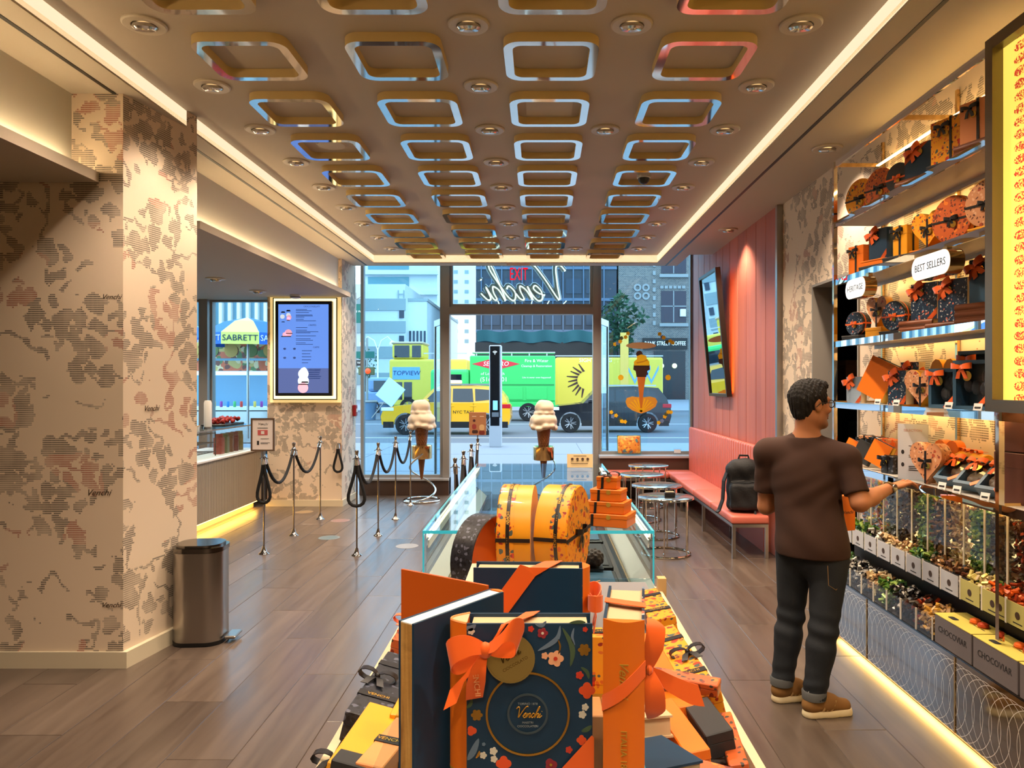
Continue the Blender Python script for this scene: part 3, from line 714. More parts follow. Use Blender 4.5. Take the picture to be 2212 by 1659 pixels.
rope([(x + 0.022 * (1 if i < 8 else -1) * (0), y, z) for i, (x, y, z) in enumerate(loop((-2.68, 7.165, 0.92), 0.075, 0.42))], 'black rope hanging in a loop from the stanchion with the framed notice')
rope(loop((-1.765, 7.095, 0.92), 0.095, 0.44), 'black rope hanging in a loop from the first middle stanchion')
rope(loop((-2.72, 9.94, 0.83), 0.07, 0.36), 'black rope hanging in a loop from the wall hook under the menu screen')
t = thing('wall_hook', 'small chrome rope hook on the far column', 'hook', (-2.72, 9.999, 0.83)); MB().lathe([(0.022, 0), (0.022, 0.006), (0.008, 0.01)], 14, mx=frame((0, 0, 0), (1, 0, 0), (0, 0, 1))).build('rosette', CHROME, t, True); MB().tube([(0, 0, 0), (0, -0.05, 0), (0, -0.065, 0.012), (0, -0.07, 0.03)], 0.006, 8).build('hook', CHROME, t, True)
# framed notice on the first stanchion
t = thing('framed_notice', 'framed white notice with small pink panel on a stanchion', 'sign', (-2.69, 7.17, 1.0))
MB().ring([(-0.115, 0), (0.115, 0), (0.115, 0.32), (-0.115, 0.32)], [(-0.1, 0.015), (0.1, 0.015), (0.1, 0.305), (-0.1, 0.305)], -0.006, 0.008, frame((0, 0, 0), (1, 0, 0), (0, 0, 1))).build('frame', M('bronze_sign_frame', (120, 96, 76), 0.35, 0.6), t)
sh = MB().box(-0.1, 0.1, -0.003, 0.003, 0.015, 0.305).build('sheet', M('notice_paper', (246, 232, 226), 0.7), t)
pr = MB(); Fs = frame((0, -0.004, 0), (1, 0, 0), (0, 0, 1)); pr.mat(INK); pr.text('Venchi', 0.035, Fs @ Matrix.Translation((0, 0.262, 0)), 0.0004, 0.4); pr.box(-0.05, 0.05, -0.0045, -0.0035, 0.222, 0.227); pr.box(-0.02, 0.06, -0.0045, -0.0035, 0.118, 0.122); pr.box(-0.02, 0.07, -0.0045, -0.0035, 0.08, 0.084); pr.box(-0.02, 0.05, -0.0045, -0.0035, 0.07, 0.074); pr.box(-0.055, -0.035, -0.0045, -0.0035, 0.06, 0.1)
pr.mat(M('pink_print', (206, 96, 96), 0.6)); pr.box(-0.048, 0.048, -0.0045, -0.0035, 0.155, 0.205); pr.mat(PAPERW); pr.box(-0.016, 0.016, -0.005, -0.004, 0.165, 0.195); pr.build('notice_print', None, sh)
MB().box(-0.012, 0.012, -0.004, 0.004, -0.06, 0.0).build('bracket', BLKCH, t)
# poster on the last stanchion by the door
t = thing('small_poster', 'small brown dessert poster on the stanchion by the door', 'sign', (-0.74, 8.69, 1.0)); MB().box(-0.006, 0.006, -0.004, 0.004, -0.05, 0.06).build('bracket', BLKCH, t)
sh = MB().bbox(-0.10, 0.10, -0.006, 0.006, 0.05, 0.32, 0.003).build('board', M('poster_tan', (178, 122, 84), 0.6), t)
pr = MB(); Fp = frame((0, -0.0068, 0), (1, 0, 0), (0, 0, 1))
for (x, z, w, h, c) in ((-0.04, 0.27, 0.05, 0.008, (236, 214, 190)), (0.05, 0.27, 0.05, 0.008, (236, 214, 190)), (-0.04, 0.15, 0.05, 0.06, (150, 60, 60)), (0.05, 0.14, 0.06, 0.07, (220, 180, 130)), (-0.03, 0.09, 0.07, 0.04, (60, 34, 28)), (0.05, 0.08, 0.07, 0.05, (120, 44, 34)), (-0.04, 0.22, 0.03, 0.03, (70, 30, 40))):
    pr.mat(M('poster_%d_%d_%d' % c, c, 0.6)); pr.poly(rrect(w, h, min(w, h) * 0.4, 4, x, z), Fp)
pr.build('poster_print', None, sh)

# ------------------------------------------------------------------ giant gelato cones on spiral stands
SCOOP = M('ivory_gelato', (226, 206, 180), 0.6, bump=(9, 0.25)); WAFER = M('waffle_cone', (150, 96, 54), 0.65)
def _wafer():
    G = NG(MATS['waffle_cone']); s = G('ShaderNodeSeparateXYZ', {0: G.co()}).outputs
    a = G.math('ARCTAN2', s['Y'], s['X']); z = s['Z']
    h1 = G.math('ABSOLUTE', G.math('SINE', G.math('ADD', G.math('MULTIPLY', a, 7.0), G.math('MULTIPLY', z, 60.0)))); h2 = G.math('ABSOLUTE', G.math('SINE', G.math('SUBTRACT', G.math('MULTIPLY', a, 7.0), G.math('MULTIPLY', z, 60.0))))
    G.bump(G.math('MINIMUM', h1, h2), 0.6, 0.01)
_wafer()
def cone_thing(loc, rotz, label):
    t = thing('gelato_cone', label, 'cone statue', loc, rotz, 'giant gelato cones')
    S = SDF((-0.25, -0.25, 0.98), (0.25, 0.25, 1.46), 0.011); S.ell((0, 0, 1.145), (0.19, 0.185, 0.125), 0.03); S.ell((-0.01, 0.0, 1.32), (0.135, 0.13, 0.115), 0.03)
    for i in range(11):
        a = 2 * PI * i / 11; S.ell((0.15 * math.cos(a), 0.15 * math.sin(a), 1.06 + 0.02 * math.sin(3 * a)), (0.055, 0.055, 0.04), 0.03)
    for i in range(9):
        a = 2 * PI * i / 9 + 0.3; S.ell((-0.01 + 0.1 * math.cos(a), 0.1 * math.sin(a), 1.25), (0.05, 0.05, 0.03), 0.02)
    S.wrinkle(lambda x, y, z: 0.007 * np.sin(x * 31 + z * 17) * np.sin(y * 27 - z * 23))
    S.build('gelato_scoops', SCOOP, t)
    MB().lathe([(0.004, 0.30), (0.02, 0.33), (0.098, 1.03), (0.105, 1.04), (0.09, 1.06)], 28).build('wafer_cone', WAFER, t, True)
    MB().lathe([(0.105, 0.60), (0.14, 0.60), (0.145, 0.61), (0.145, 0.78), (0.135, 0.79), (0.075, 0.79)], 32, cap=False).build('holder_cup', BRASS, t, True)
    pts = []
    for i in range(46):
        u = i / 45; a = 0.6 + u * 3.4 * PI; r = 0.14 + 0.14 * (1 - u) ** 1.2 + 0.0; r = 0.15 + (0.25 - 0.15) * (1 - u); pts.append((r * math.cos(a), r * math.sin(a), 0.02 + 0.66 * max(0.0, (u - 0.36) / 0.64) ** 1.25))
    MB().tube(pts, 0.013, 10).build('spiral_stand', CHROME, t, True)
    MB().tube([(0.25 * math.cos(2 * PI * i / 36), 0.25 * math.sin(2 * PI * i / 36), 0.013) for i in range(36)], 0.013, 10, closed=True).build('base_ring', CHROME, t, True)
    return t
cone_thing((-1.68, 10.45, 0), 0.0, 'giant gelato cone statue by the left window beside the rope line')
cone_thing((0.04, 10.25, 0), 2.6, 'giant gelato cone statue seen above the glass case in the doorway')

# ------------------------------------------------------------------ round side tables
TOPM = M('mirrored_table_top', (190, 196, 196), 0.08, 0.9)
def table_proto():
    t = thing('side_table', 'x', 'table'); r = 0.27
    MB().lathe([(0.001, 0.535), (r - 0.01, 0.535), (r, 0.54), (r, 0.556), (r - 0.006, 0.56), (0.001, 0.56)], 40).build('table_top', TOPM, t, True)
    for i in range(6):
        a = 2 * PI * i / 6 + 0.3; MB().cyl((0.235 * math.cos(a), 0.235 * math.sin(a), 0.01), (0.235 * math.cos(a), 0.235 * math.sin(a), 0.536), 0.0085, 8).build('leg', CHROME, t, True)
    MB().tube([(0.235 * math.cos(2 * PI * i / 36), 0.235 * math.sin(2 * PI * i / 36), 0.01) for i in range(36)], 0.01, 8, closed=True).build('base_ring', CHROME, t, True); return t
tb = table_proto(); tb.location = (1.215, 7.2, 0); tb['group'] = 'round chrome side tables'; tb['label'] = 'nearest round chrome table, beside the orange box tower'
for k, (x, y, l) in enumerate(((1.26, 8.04, 'second nearest round chrome table in front of the pink banquette'), (1.22, 8.99, 'third round chrome table in front of the pink banquette'), (1.45, 10.0, 'farthest round chrome table at the corner of the pink banquette'))): dup(tb, (x, y, 0), 0.2 * k, l)
t = thing('card_holder', 'small black card holder on the nearest round table', 'holder', (1.24, 7.12, 0.561)); MB().bbox(-0.05, 0.05, -0.025, 0.025, 0, 0.05, 0.005).build('box', BLACK, t); MB().bbox(-0.04, 0.04, -0.018, 0.018, 0.05, 0.058, 0.003).build('card', KRAFT, t)

# ------------------------------------------------------------------ salmon banquette
LEATH = M('salmon_leather', (206, 108, 90), 0.38, bump=(120, 0.08))
t = thing('banquette', 'salmon leather banquette with channelled back and chrome legs', 'bench', (0, 0, 0))
cuts = [6.98, 7.85, 8.75, 9.65, 10.33]
for a, b in zip(cuts[:-1], cuts[1:]): MB().bbox(1.80, 2.16, a + 0.004, b - 0.004, 0.325, 0.405, 0.022, 3).build('seat_cushion', LEATH, t, True)
MB().bbox(1.80, 2.16, 10.335, 10.78, 0.325, 0.405, 0.022, 3).build('seat_cushion', LEATH, t, True); MB().bbox(0.95, 1.795, 10.335, 10.78, 0.325, 0.405, 0.022, 3).build('seat_cushion', LEATH, t, True)
MB().box(2.19, 2.245, 7.28, 10.78, 0.0, 1.0).build('back_panel', LEATH, t)
ch = MB().bbox(-0.042, 0.03, -0.0475, 0.0475, 0.0, 0.66, 0.026, 3).build('back_channel', LEATH, t, True); k = 0; y = 7.33
while y < 10.76:
    o = ch if k == 0 else ch.copy()
    if k: COL.objects.link(o)
    o.location = (2.185, y, 0.37); y += 0.096; k += 1
fr = MB(); fr.box(1.81, 1.84, 6.99, 10.34, 0.295, 0.325); fr.box(2.12, 2.15, 6.99, 10.34, 0.295, 0.325); fr.box(1.84, 2.12, 6.99, 7.02, 0.295, 0.325); fr.box(0.96, 1.84, 10.35, 10.38, 0.295, 0.325); fr.build('seat_frame', STEEL, t)
for (x, y) in ((1.825, 7.005), (2.135, 7.005), (1.825, 8.3), (2.135, 8.3), (1.825, 9.6), (0.975, 10.365), (1.4, 10.365)): MB().box(x - 0.015, x + 0.015, y - 0.015, y + 0.015, 0, 0.295).build('leg', STEEL, t)
# pillow on the window sill
PIL = floral('pillow_print', (226, 150, 60), [(90, 140, 150), (240, 190, 80), (200, 100, 40)], 12.0, 0.3)
t = thing('pillow', 'orange patterned pillow with teal edging on the window sill', 'pillow', (1.30, 10.93, 0.602), rot=(R(-14), 0, 0))
def pill(u, w):
    x = (u - 0.5) * 2; z = (w - 0.5) * 2; return x, z
for sd in (-1, 1):
    m = MB(); m.surf(lambda u, w: ((u - 0.5) * 0.34 * (1 - 0.06 * (2 * w - 1) ** 2 * 0 ), sd * 0.055 * max(0, (1 - (2 * u - 1) ** 4) * (1 - (2 * w - 1) ** 4)) ** 0.6 - 0.06, 0.01 + w * 0.27), 15, 15)
    m.build('cover', PIL, t, True)
MB().tube([(-0.17, -0.06, 0.01), (0.17, -0.06, 0.01), (0.17, -0.06, 0.28), (-0.17, -0.06, 0.28)], 0.008, 6, closed=True).build('piping', M('teal_piping', (90, 150, 150), 0.7), t)
t = thing('sill_sign', 'tiny clear sign on the window sill beside the pillow', 'sign', (2.02, 10.95, 0.601)); MB().box(-0.06, 0.06, -0.004, 0.004, 0.0, 0.10).build('plate', CLEAR, t); MB().box(-0.05, 0.05, -0.006, -0.005, 0.03, 0.08).build('card', PAPERW, t)

# tilted mirror on the plank wall
t = thing('wall_mirror', 'tall framed mirror tilting out from the salmon plank wall', 'mirror', (2.20, 8.63, 1.50), rot=(0, R(-5.2), 0))
Fm = frame((0, 0, 0), (0, 1, 0), (0, 0, 1))
MB().ring([(0, 0), (0.92, 0), (0.92, 1.52), (0, 1.52)], [(0.035, 0.035), (0.885, 0.035), (0.885, 1.485), (0.035, 1.485)], -0.03, 0.03, frame((0, 0.92, 0), (0, -1, 0), (0, 0, 1))).build('frame', M('dark_mirror_frame', (60, 52, 48), 0.3, 0.5), t)
MB().box(-0.012, -0.006, 0.035, 0.885, 0.035, 1.485).build('mirror_pane', MIRROR, t); MB().box(0.0, 0.025, 0.03, 0.89, 0.03, 1.49).build('backing', BLACK, t)
MB().box(0.03, 0.045, 0.2, 0.72, 0.5, 0.54).build('wall_bracket', BLACK, t); MB().box(0.026, 0.03, 0.02, 0.05, 0.05, 1.47).build('led_strip', M('amber_led', (255, 160, 60), 0.5, em=(255, 140, 40), es=14.0), t)

# steel pedal bin beside the big column
t = thing('pedal_bin', 'tall brushed steel pedal bin beside the wallpapered column', 'bin', (-2.185, 4.77, 0), R(4))
def dshape(w, d, n=12):
    return [(-w / 2, -d / 2)] + [(w / 2 - d * 0.32 + d * 0.32 * math.sin(PI * i / n) if True else 0, -d / 2 * math.cos(PI * i / n)) for i in range(n + 1)] + [(-w / 2, d / 2)]
def rstad(w, d, r): return rrect(w, d, r, 8)
MB().prism(rstad(0.315, 0.27, 0.10), 0.0, 0.025).build('base', BLACK, t, True); MB().prism(rstad(0.31, 0.265, 0.10), 0.025, 0.585).build('body', STEEL, t, True)
m = MB(); m.prism(rstad(0.32, 0.275, 0.10), 0.588, 0.615); m.prism(rstad(0.28, 0.24, 0.09), 0.615, 0.632); m.build('lid', M('dark_steel_lid', (120, 116, 112), 0.18, 1.0), t, True)
MB().bbox(0.165, 0.235, -0.07, 0.07, 0.025, 0.045, 0.006).build('pedal', STEEL, t)

# faint queue stickers on the floor
for k, (x, y, c, nm) in enumerate(((-2.27, 7.95, (96, 112, 116), 'teal'), (-2.42, 8.95, (140, 108, 100), 'pink'), (-1.36, 7.54, (128, 126, 126), 'pale grey'), (-3.05, 9.55, (150, 124, 90), 'amber'))):
    t = thing('floor_sticker', f'faint round {nm} queue sticker on the wooden floor', 'sticker', (x, y, 0.0006), group='queue stickers on the floor'); MB().prism(circ(0.115, 28), 0, 0.0006).build('disc', M('floor_sticker_' + nm.replace(' ', '_'), c, 0.45), t); MB().ring(circ(0.105, 28), circ(0.098, 28), 0.0006, 0.0009).build('printed_ring', M('faded_ring', (140, 136, 132), 0.5), t)
# ------------------------------------------------------------------ gift products (front faces -Y, base at the origin)
def bow(name, mat, parent, c, s=0.05, w=0.02, up=(0, 0, 1), n=(0, -1, 0), tails=True, tilt=0.0):
    """ribbon bow at c: two loops, a knot and two tails"""
    u = Vector(up).normalized(); nn = Vector(n).normalized(); r = u.cross(nn).normalized()
    if tilt: q = Matrix.Rotation(tilt, 3, nn); u = q @ u; r = q @ r
    m = MB()
    for sd in (-1, 1):
        pts = []
        for i in range(11):
            a = 2 * PI * i / 10; pts.append(r * sd * s * 0.5 * (1 - math.cos(a)) + nn * s * (0.12 + 0.26 * math.sin(a)) + u * s * 0.18 * math.sin(a / 2))
        m.strip(pts, [w * (0.45 + 0.75 * math.sin(PI * i / 10) ** 0.7) for i in range(11)], u, 0.0016)
        if tails: m.strip([nn * s * 0.1, r * sd * s * 0.22 - u * s * 0.4 + nn * s * 0.16, r * sd * s * 0.42 - u * s * 0.95 + nn * s * 0.06], [w * 0.5, w * 0.85, w * 0.9], r, 0.0016)
    m.ball(tuple(nn * s * 0.12), (w * 0.4, w * 0.4, w * 0.45), 8)
    return m.build(name, mat, parent, True, loc=c)
def medal(parent, c, r=0.022, n=(0, -1, 0), mat=None):
    nn = Vector(n); u = Vector((0, 0, 1)) if abs(nn.z) < 0.9 else Vector((0, 1, 0)); x = u.cross(nn) * -1
    m = MB(); m.prism(circ(r, 18), 0, 0.003, frame(c, u.cross(nn), u)); return m.build('gold_medal', mat or GOLD, parent, True)
def book(label, cover, w=0.17, h=0.23, t=0.045, spine=ORANGE, rib=RIB_O, bw=True, group='gift books', name='gift_book', side=1, back=None, cat='gift book', band=True):
    """upright gift book; spine on the side given (+1 right, -1 left)"""
    o = thing(name, label, cat, group=group)
    MB().box(-w / 2 + 0.006, w / 2 - 0.006, -t / 2 + 0.004, t / 2 - 0.004, 0.005, h - 0.005).build('page_block', KRAFT, o)
    MB().box(-w / 2, w / 2, -t / 2, -t / 2 + 0.004, 0, h).build('front_cover', cover, o); MB().box(-w / 2, w / 2, t / 2 - 0.004, t / 2, 0, h).build('back_cover', back or NAVY, o)
    m = MB(); n = 8; pts = [(side * (w / 2 + (t / 2) * 0.55 * math.sin(PI * i / n)), -t / 2 + t * i / n) for i in range(n + 1)]; m.prism(pts if side > 0 else pts[::-1], 0, h)
    sp = m.build('spine', spine, o, True)
    if spine is ORANGE:
        for z in (0.12, 0.2, 0.8, 0.88):
            m = MB(); p2 = [(side * (w / 2 - 0.001 + (t / 2 + 0.001) * 0.56 * math.sin(PI * i / n)), (-t / 2 + t * i / n) * 1.01) for i in range(n + 1)]; m.prism(p2 if side > 0 else p2[::-1], z * h, z * h + 0.003); m.build('gilt_band', GOLDP, sp, True)
    if rib and band:
        m = MB(); hw = 0.012; e = 0.0015; zt = h * 0.62
        for y in (-t / 2 - e, t / 2 + e): m.add([(-w / 2, y, zt - 0.02), (w * 0.08, y, h), (w * 0.08 - 0.035, y, h), (-w / 2, y, zt + 0.02)], [(0, 1, 2, 3), (3, 2, 1, 0)])
        for y in (-t / 2 - e, t / 2 + e): m.add([(w * 0.1, y, 0), (w * 0.1 + 0.035, y, 0), (w / 2, y, h * 0.32), (w / 2, y, h * 0.32 - 0.035)], [(0, 1, 2, 3), (3, 2, 1, 0)])
        m.box(w * 0.08 - 0.035, w * 0.08, -t / 2 - e, t / 2 + e, h, h + 0.0015); m.build('ribbon', rib, o)
    if rib and bw:
        bow('bow', rib, o, (-w * 0.28, -t / 2 - 0.003, h * 0.84), 0.055, 0.03, tilt=0.5); medal(o, (-w * 0.12, -t / 2 - 0.003, h * 0.76), 0.02)
    return o
def tin(label, face, side, d=0.24, t=0.085, rib=RIB_B, group='round gift tins', bw=True, name='round_gift_box', cat='gift box'):
    o = thing(name, label, cat, group=group); r = d / 2; FR = frame((0, 0, r), (1, 0, 0), (0, 0, 1))   # local z = -Y (front)
    m = MB(); m.mat(side); m.lathe([(0.001, -t / 2), (r * 0.985, -t / 2), (r * 0.985, t * 0.05)], 40, FR, cap=False); m.build('box_base', None, o, True)
    m = MB(); m.mat(side); m.lathe([(r, -t * 0.02), (r, t / 2 - 0.004), (r - 0.004, t / 2)], 40, FR, cap=False); m.mat(face); m.lathe([(r - 0.004, t / 2), (0.001, t / 2)], 40, FR, cap=False); m.build('lid', None, o, True)
    if rib:
        m = MB(); w = 0.008 + 0.012 * d
        m.lathe([(r + 0.001, t * 0.16 - w / 2), (r + 0.002, t * 0.16), (r + 0.001, t * 0.16 + w / 2)], 40, FR, cap=False)
        m.box(-r * 0.98, r * 0.98, -t / 2 - 0.002, -t / 2, r - w / 2 - 0.004, r + w / 2 - 0.004); m.build('ribbon', rib, o, True)
        m = MB(); m.box(-r - 0.002, -r + 0.001, -t / 2, t / 2, r - w / 2, r + w / 2); m.box(r - 0.001, r + 0.002, -t / 2, t / 2, r - w / 2, r + w / 2); m.build('side_ribbon', rib, o)
        if bw: bow('bow', rib, o, (0, -t / 2 - 0.002, r), d * 0.16, 0.016); medal(o, (d * 0.07, -t / 2 - 0.004, r - d * 0.12), d * 0.07)
    return o
def heart_pts(w, h, n=26):
    pts = []
    for i in range(n):
        a = 2 * PI * i / n; x = 16 * math.sin(a) ** 3; y = 13 * math.cos(a) - 5 * math.cos(2 * a) - 2 * math.cos(3 * a) - math.cos(4 * a); pts.append((x / 32 * w, (y + 17) / 29 * h))
    return pts[::-1]
def heart(label, face, side, w=0.22, h=0.21, t=0.07, rib=RIB_B, group='heart gift boxes'):
    o = thing('heart_gift_box', label, 'gift box', group=group); P = heart_pts(w, h); Q = [(x * 0.985, y * 0.985 + 0.002) for x, y in P]; FR = frame((0, 0, 0), (1, 0, 0), (0, 0, 1))
    MB().prism(Q, -t / 2, t * 0.1, FR).build('box_base', side, o, True, ang=50)
    m = MB(); m.mat(side); m.prism(P, 0.0, t / 2 - 0.002, FR); m.mat(face); m.prism(P, t / 2 - 0.002, t / 2, FR); m.build('lid', None, o, True, ang=50)
    m = MB(); m.box(-0.006, 0.006, -t / 2 - 0.0015, -t / 2, h * 0.02, h * 0.80); m.box(-0.006, 0.006, -t / 2, t / 2, h * 0.795, h * 0.80); m.build('ribbon', rib, o); bow('bow', rib, o, (0, -t / 2 - 0.002, h * 0.55), 0.04, 0.016); medal(o, (0.02, -t / 2 - 0.004, h * 0.45), 0.014)
    return o
def carton(label, mat, w=0.14, d=0.08, h=0.16, rib=RIB_B, bw=True, group='gift cartons', lid=None, ribdir='v', name='gift_carton'):
    o = thing(name, label, 'gift box', group=group)
    MB().bbox(-w / 2, w / 2, -d / 2, d / 2, 0, h * 0.72, 0.0025).build('box_base', mat, o); MB().bbox(-w / 2 - 0.0015, w / 2 + 0.0015, -d / 2 - 0.0015, d / 2 + 0.0015, h * 0.70, h, 0.0025).build('lid', lid or mat, o)
    if rib:
        e = 0.003; q = 0.007; m = MB()
        if ribdir == 'v': m.ring([(-w / 2 - e, 0 - e), (w / 2 + e, 0 - e), (w / 2 + e, h + e), (-w / 2 - e, h + e)], [(-w / 2 - e + 0.001, -0.001), (w / 2 + e - 0.001, -0.001), (w / 2 + e - 0.001, h + e - 0.001), (-w / 2 - e + 0.001, h + e - 0.001)], -q, q, frame((0, 0, 0), (1, 0, 0), (0, 0, 1))); m.box(-q, q, -d / 2 - e, d / 2 + e, h, h + e); m.box(-q, q, -d / 2 - e, -d / 2 - e + 0.001, 0, h + e)
        else: m.box(-w / 2 - e, w / 2 + e, -d / 2 - e, d / 2 + e, h * 0.45 - q, h * 0.45 + q)
        m.build('ribbon', rib, o)
        if bw: bow('bow', rib, o, (-w * 0.2, -d / 2 - 0.004, h * 0.82), 0.045, 0.018); medal(o, (-w * 0.1, -d / 2 - 0.005, h * 0.66), 0.016)
    return o
def window_box(label, body=NAVYL, w=0.2, h=0.22, t=0.08, fill=(120, 96, 80), group='window gift boxes', rib=RIB_O):
    o = thing('window_gift_box', label, 'gift box', group=group); FR = frame((0, 0, 0), (1, 0, 0), (0, 0, 1)); e = 0.018
    MB().ring([(-w / 2, 0), (w / 2, 0), (w / 2, h), (-w / 2, h)], [(-w / 2 + e, e), (w / 2 - e, e), (w / 2 - e, h - e), (-w / 2 + e, h - e)], -t / 2, t / 2, FR).build('box_frame', body, o)
    MB().box(-w / 2, w / 2, t / 2 - 0.004, t / 2, 0, h).build('back_panel', body, o); MB().box(-w / 2 + e, w / 2 - e, -t / 2 + 0.002, -t / 2 + 0.004, e, h - e).build('window_film', CLEAR, o)
    m = MB(); random.seed(int(w * 1000 + h * 7000))
    for i in range(7): m.ball((random.uniform(-w / 2 + 0.05, w / 2 - 0.05), random.uniform(-0.002, 0.008), 0.05 + random.random() * (h - 0.1)), (0.028, 0.016, 0.036), 8)
    tag(m.build('chocolates', M('choco_%d_%d_%d' % fill, fill, 0.35), o, True), kind='stuff')
    m = MB(); m.strip([(w * 0.05, -t / 2 - 0.002, 0), (w / 2, -t / 2 - 0.002, h * 0.4)], 0.022, (-0.7, 0, 0.7)); m.build('ribbon', rib, o); bow('bow', rib, o, (-w * 0.25, -t / 2 - 0.003, h * 0.85), 0.055, 0.024); medal(o, (-w * 0.12, -t / 2 - 0.004, h * 0.68), 0.024)
    return o
def lying_book(label, mat, w=0.24, d=0.17, h=0.035, group='lying gift books', spine=BROWNC):
    o = thing('gift_book', label, 'gift book', group=group)
    MB().box(-w / 2, w / 2 - 0.004, -d / 2 + 0.012, d / 2 - 0.004, 0.004, h - 0.004).build('page_block', KRAFT, o); MB().box(-w / 2, w / 2, -d / 2, d / 2, 0, 0.004).build('back_cover', mat, o); MB().box(-w / 2, w / 2, -d / 2, d / 2, h - 0.004, h).build('front_cover', mat, o)
    m = MB(); n = 6; m.prism([(-d / 2 - 0.3 * h * math.sin(PI * i / n) + 0.004, h * i / n) for i in range(n + 1)], -w / 2, w / 2, frame((0, 0, 0), (0, 1, 0), (0, 0, 1))); m.build('spine', spine, o, True); return o
def price_tag(loc, rz, k):
    o = thing('price_tag', k, 'price tag', loc, rz, 'shelf price tags'); MB().box(-0.022, 0.022, -0.001, 0.001, 0.0, 0.036, Matrix.Rotation(R(-15), 4, 'X')).build('card', PAPERW, o); MB().box(-0.015, 0.015, -0.0025, -0.001, 0.012, 0.02, Matrix.Rotation(R(-15), 4, 'X')).build('print', INK, o); MB().box(-0.014, 0.014, -0.004, 0.012, -0.002, 0.003).build('foot', CHROME, o)

# ------------------------------------------------------------------ shelving wall
XS = 1.95; ZSH = [3.10, 2.718, 2.334, 1.926, 1.527, 1.133]; YA, YB, YC = 4.91, 3.145, 1.5
t = thing('shelving_unit', 'tall chrome shelving wall filled with orange and navy gift boxes', 'shelving', (0, 0, 0))
for y in (YA, YB, YC): MB().box(XS - 0.012, XS + 0.012, y - 0.012, y + 0.012, 0.56, 3.12).build('post', CHROME, t)
for y in (YA, 4.03, YB, 2.3): MB().box(XW - 0.02, XW - 0.004, y - 0.01, y + 0.01, 0.40, 3.25).build('rear_post', BRASS, t)
SHELFW = M('shelf_glass_white', (196, 190, 182), 0.3); LEDS = M('shelf_led', (255, 226, 170), 0.5, em=(255, 212, 136), es=17.0)
for i, z in enumerate(ZSH):
    for (y0, y1) in ((YB, YA), (YC, YB)):
        if y1 == YB and 0 < i < 4: continue
        if i == 0:
            MB().box(XS - 0.006, XS + 0.006, y0, y1, z - 0.02, z + 0.02).build('top_rail', MIRROR, t); continue
        s = MB().box(XS + 0.005, XW - 0.022, y0 + 0.005, y1 - 0.005, z - 0.022, z).build('shelf', SHELFW, t)
        MB().box(XS - 0.006, XS + 0.005, y0 + 0.012, y1 - 0.012, z - 0.034, z + 0.004).build('chrome_edge', MIRROR, s)
        MB().box(XW - 0.07, XW - 0.05, y0 + 0.03, y1 - 0.03, z - 0.027, z - 0.0225).build('led_strip', LEDS, s); MB().box(XW - 0.078, XW - 0.074, y0 + 0.02, y1 - 0.02, z - 0.046, z - 0.0222).build('led_lip', SHELFW, s)
        if i in (4, 5): MB().box(XS + 0.03, XS + 0.045, y0 + 0.03, y1 - 0.03, z - 0.027, z - 0.0225).build('led_strip', LEDS, s)  # front strips added to brighten the goods and bins below
    for y in (YA, 4.03, YB): MB().box(XS, XW - 0.005, y - 0.007, y + 0.007, z - 0.012, z + 0.012).build('side_rail', BRASS, t)
l_ = MB().box(XW - 0.07, XW - 0.05, YB + 0.03, YA - 0.03, 3.085, 3.09).build('led_strip', LEDS, t)

RZ = R(-70)
def put(o, px, zi, rz=RZ, dx=0.0, dz=0.0, X=2.09):
    o.location = (X + dx, 1600 * (X + dx) / (px - 1168), ZSH[zi] + dz + 0.001); o.rotation_euler = (0, 0, rz); return o
# top shelf
put(tin('mustard floral round box with black bow at the far end of the top shelf', FL_Y, FL_Y, 0.25, 0.09), 1868, 1)
put(tin('rust floral round box between the mustard and charcoal ones on the top shelf', FL_O, ORANGE, 0.24, 0.085), 1911, 1)
put(tin('small charcoal round box with orange ribbon on the top shelf', DARKC, DARKC, 0.17, 0.08, RIB_O), 1949, 1, dz=0.036)
put(lying_book('brown book lying under the charcoal round box on the top shelf', BROWNC, 0.20, 0.16, 0.034), 1951, 1)
put(book('wide navy gift book with orange bow standing on the top shelf', NAVY, 0.27, 0.19, 0.045, NAVY, side=1), 2005, 1, dz=0.045)
put(lying_book('brown book lying under the wide navy gift book', BROWNC, 0.27, 0.18, 0.043), 2005, 1)
put(carton('large mustard floral box with black bow on the top shelf', FL_Y, 0.24, 0.1, 0.22), 2070, 1, dz=0.045)
put(carton('flat charcoal box under the large mustard floral box', DARKC, 0.25, 0.15, 0.043, None, name='flat_box'), 2070, 1)
put(carton('plain orange box with black bow beside the shelf post on the top shelf', PEACH, 0.20, 0.1, 0.2), 2130, 1, dz=0.066)
put(lying_book('lower brown book under the plain orange box on the top shelf', BROWNC, 0.22, 0.16, 0.032), 2130, 1); put(lying_book('upper brown book under the plain orange box on the top shelf', BROWNC, 0.21, 0.16, 0.032), 2130, 1, dz=0.0325)
# second shelf
put(carton('plain orange box with black bow at the far end of the second shelf', ORANGE, 0.13, 0.1, 0.19), 1862, 2, dz=0.02); put(carton('flat black box under the far orange box on the second shelf', DARKC, 0.16, 0.15, 0.019, None, name='flat_box'), 1862, 2)
put(book('navy gift book with orange ribbon on flat boxes on the second shelf', NAVY, 0.14, 0.19, 0.05, NAVY), 1903, 2, dz=0.076); put(carton('flat orange box under the navy book on the second shelf', ORANGE, 0.19, 0.14, 0.034, None, name='flat_box'), 1903, 2, dz=0.041); put(carton('flat charcoal box at the bottom under the navy book', DARKC, 0.2, 0.16, 0.04, None, name='flat_box'), 1903, 2)
put(carton('small mustard box with black bow on a black box on the second shelf', YELLOW, 0.10, 0.09, 0.17), 1957, 2, dz=0.046); put(carton('flat black box under the small mustard box', DARKC, 0.2, 0.15, 0.045, None, name='flat_box'), 1957, 2)
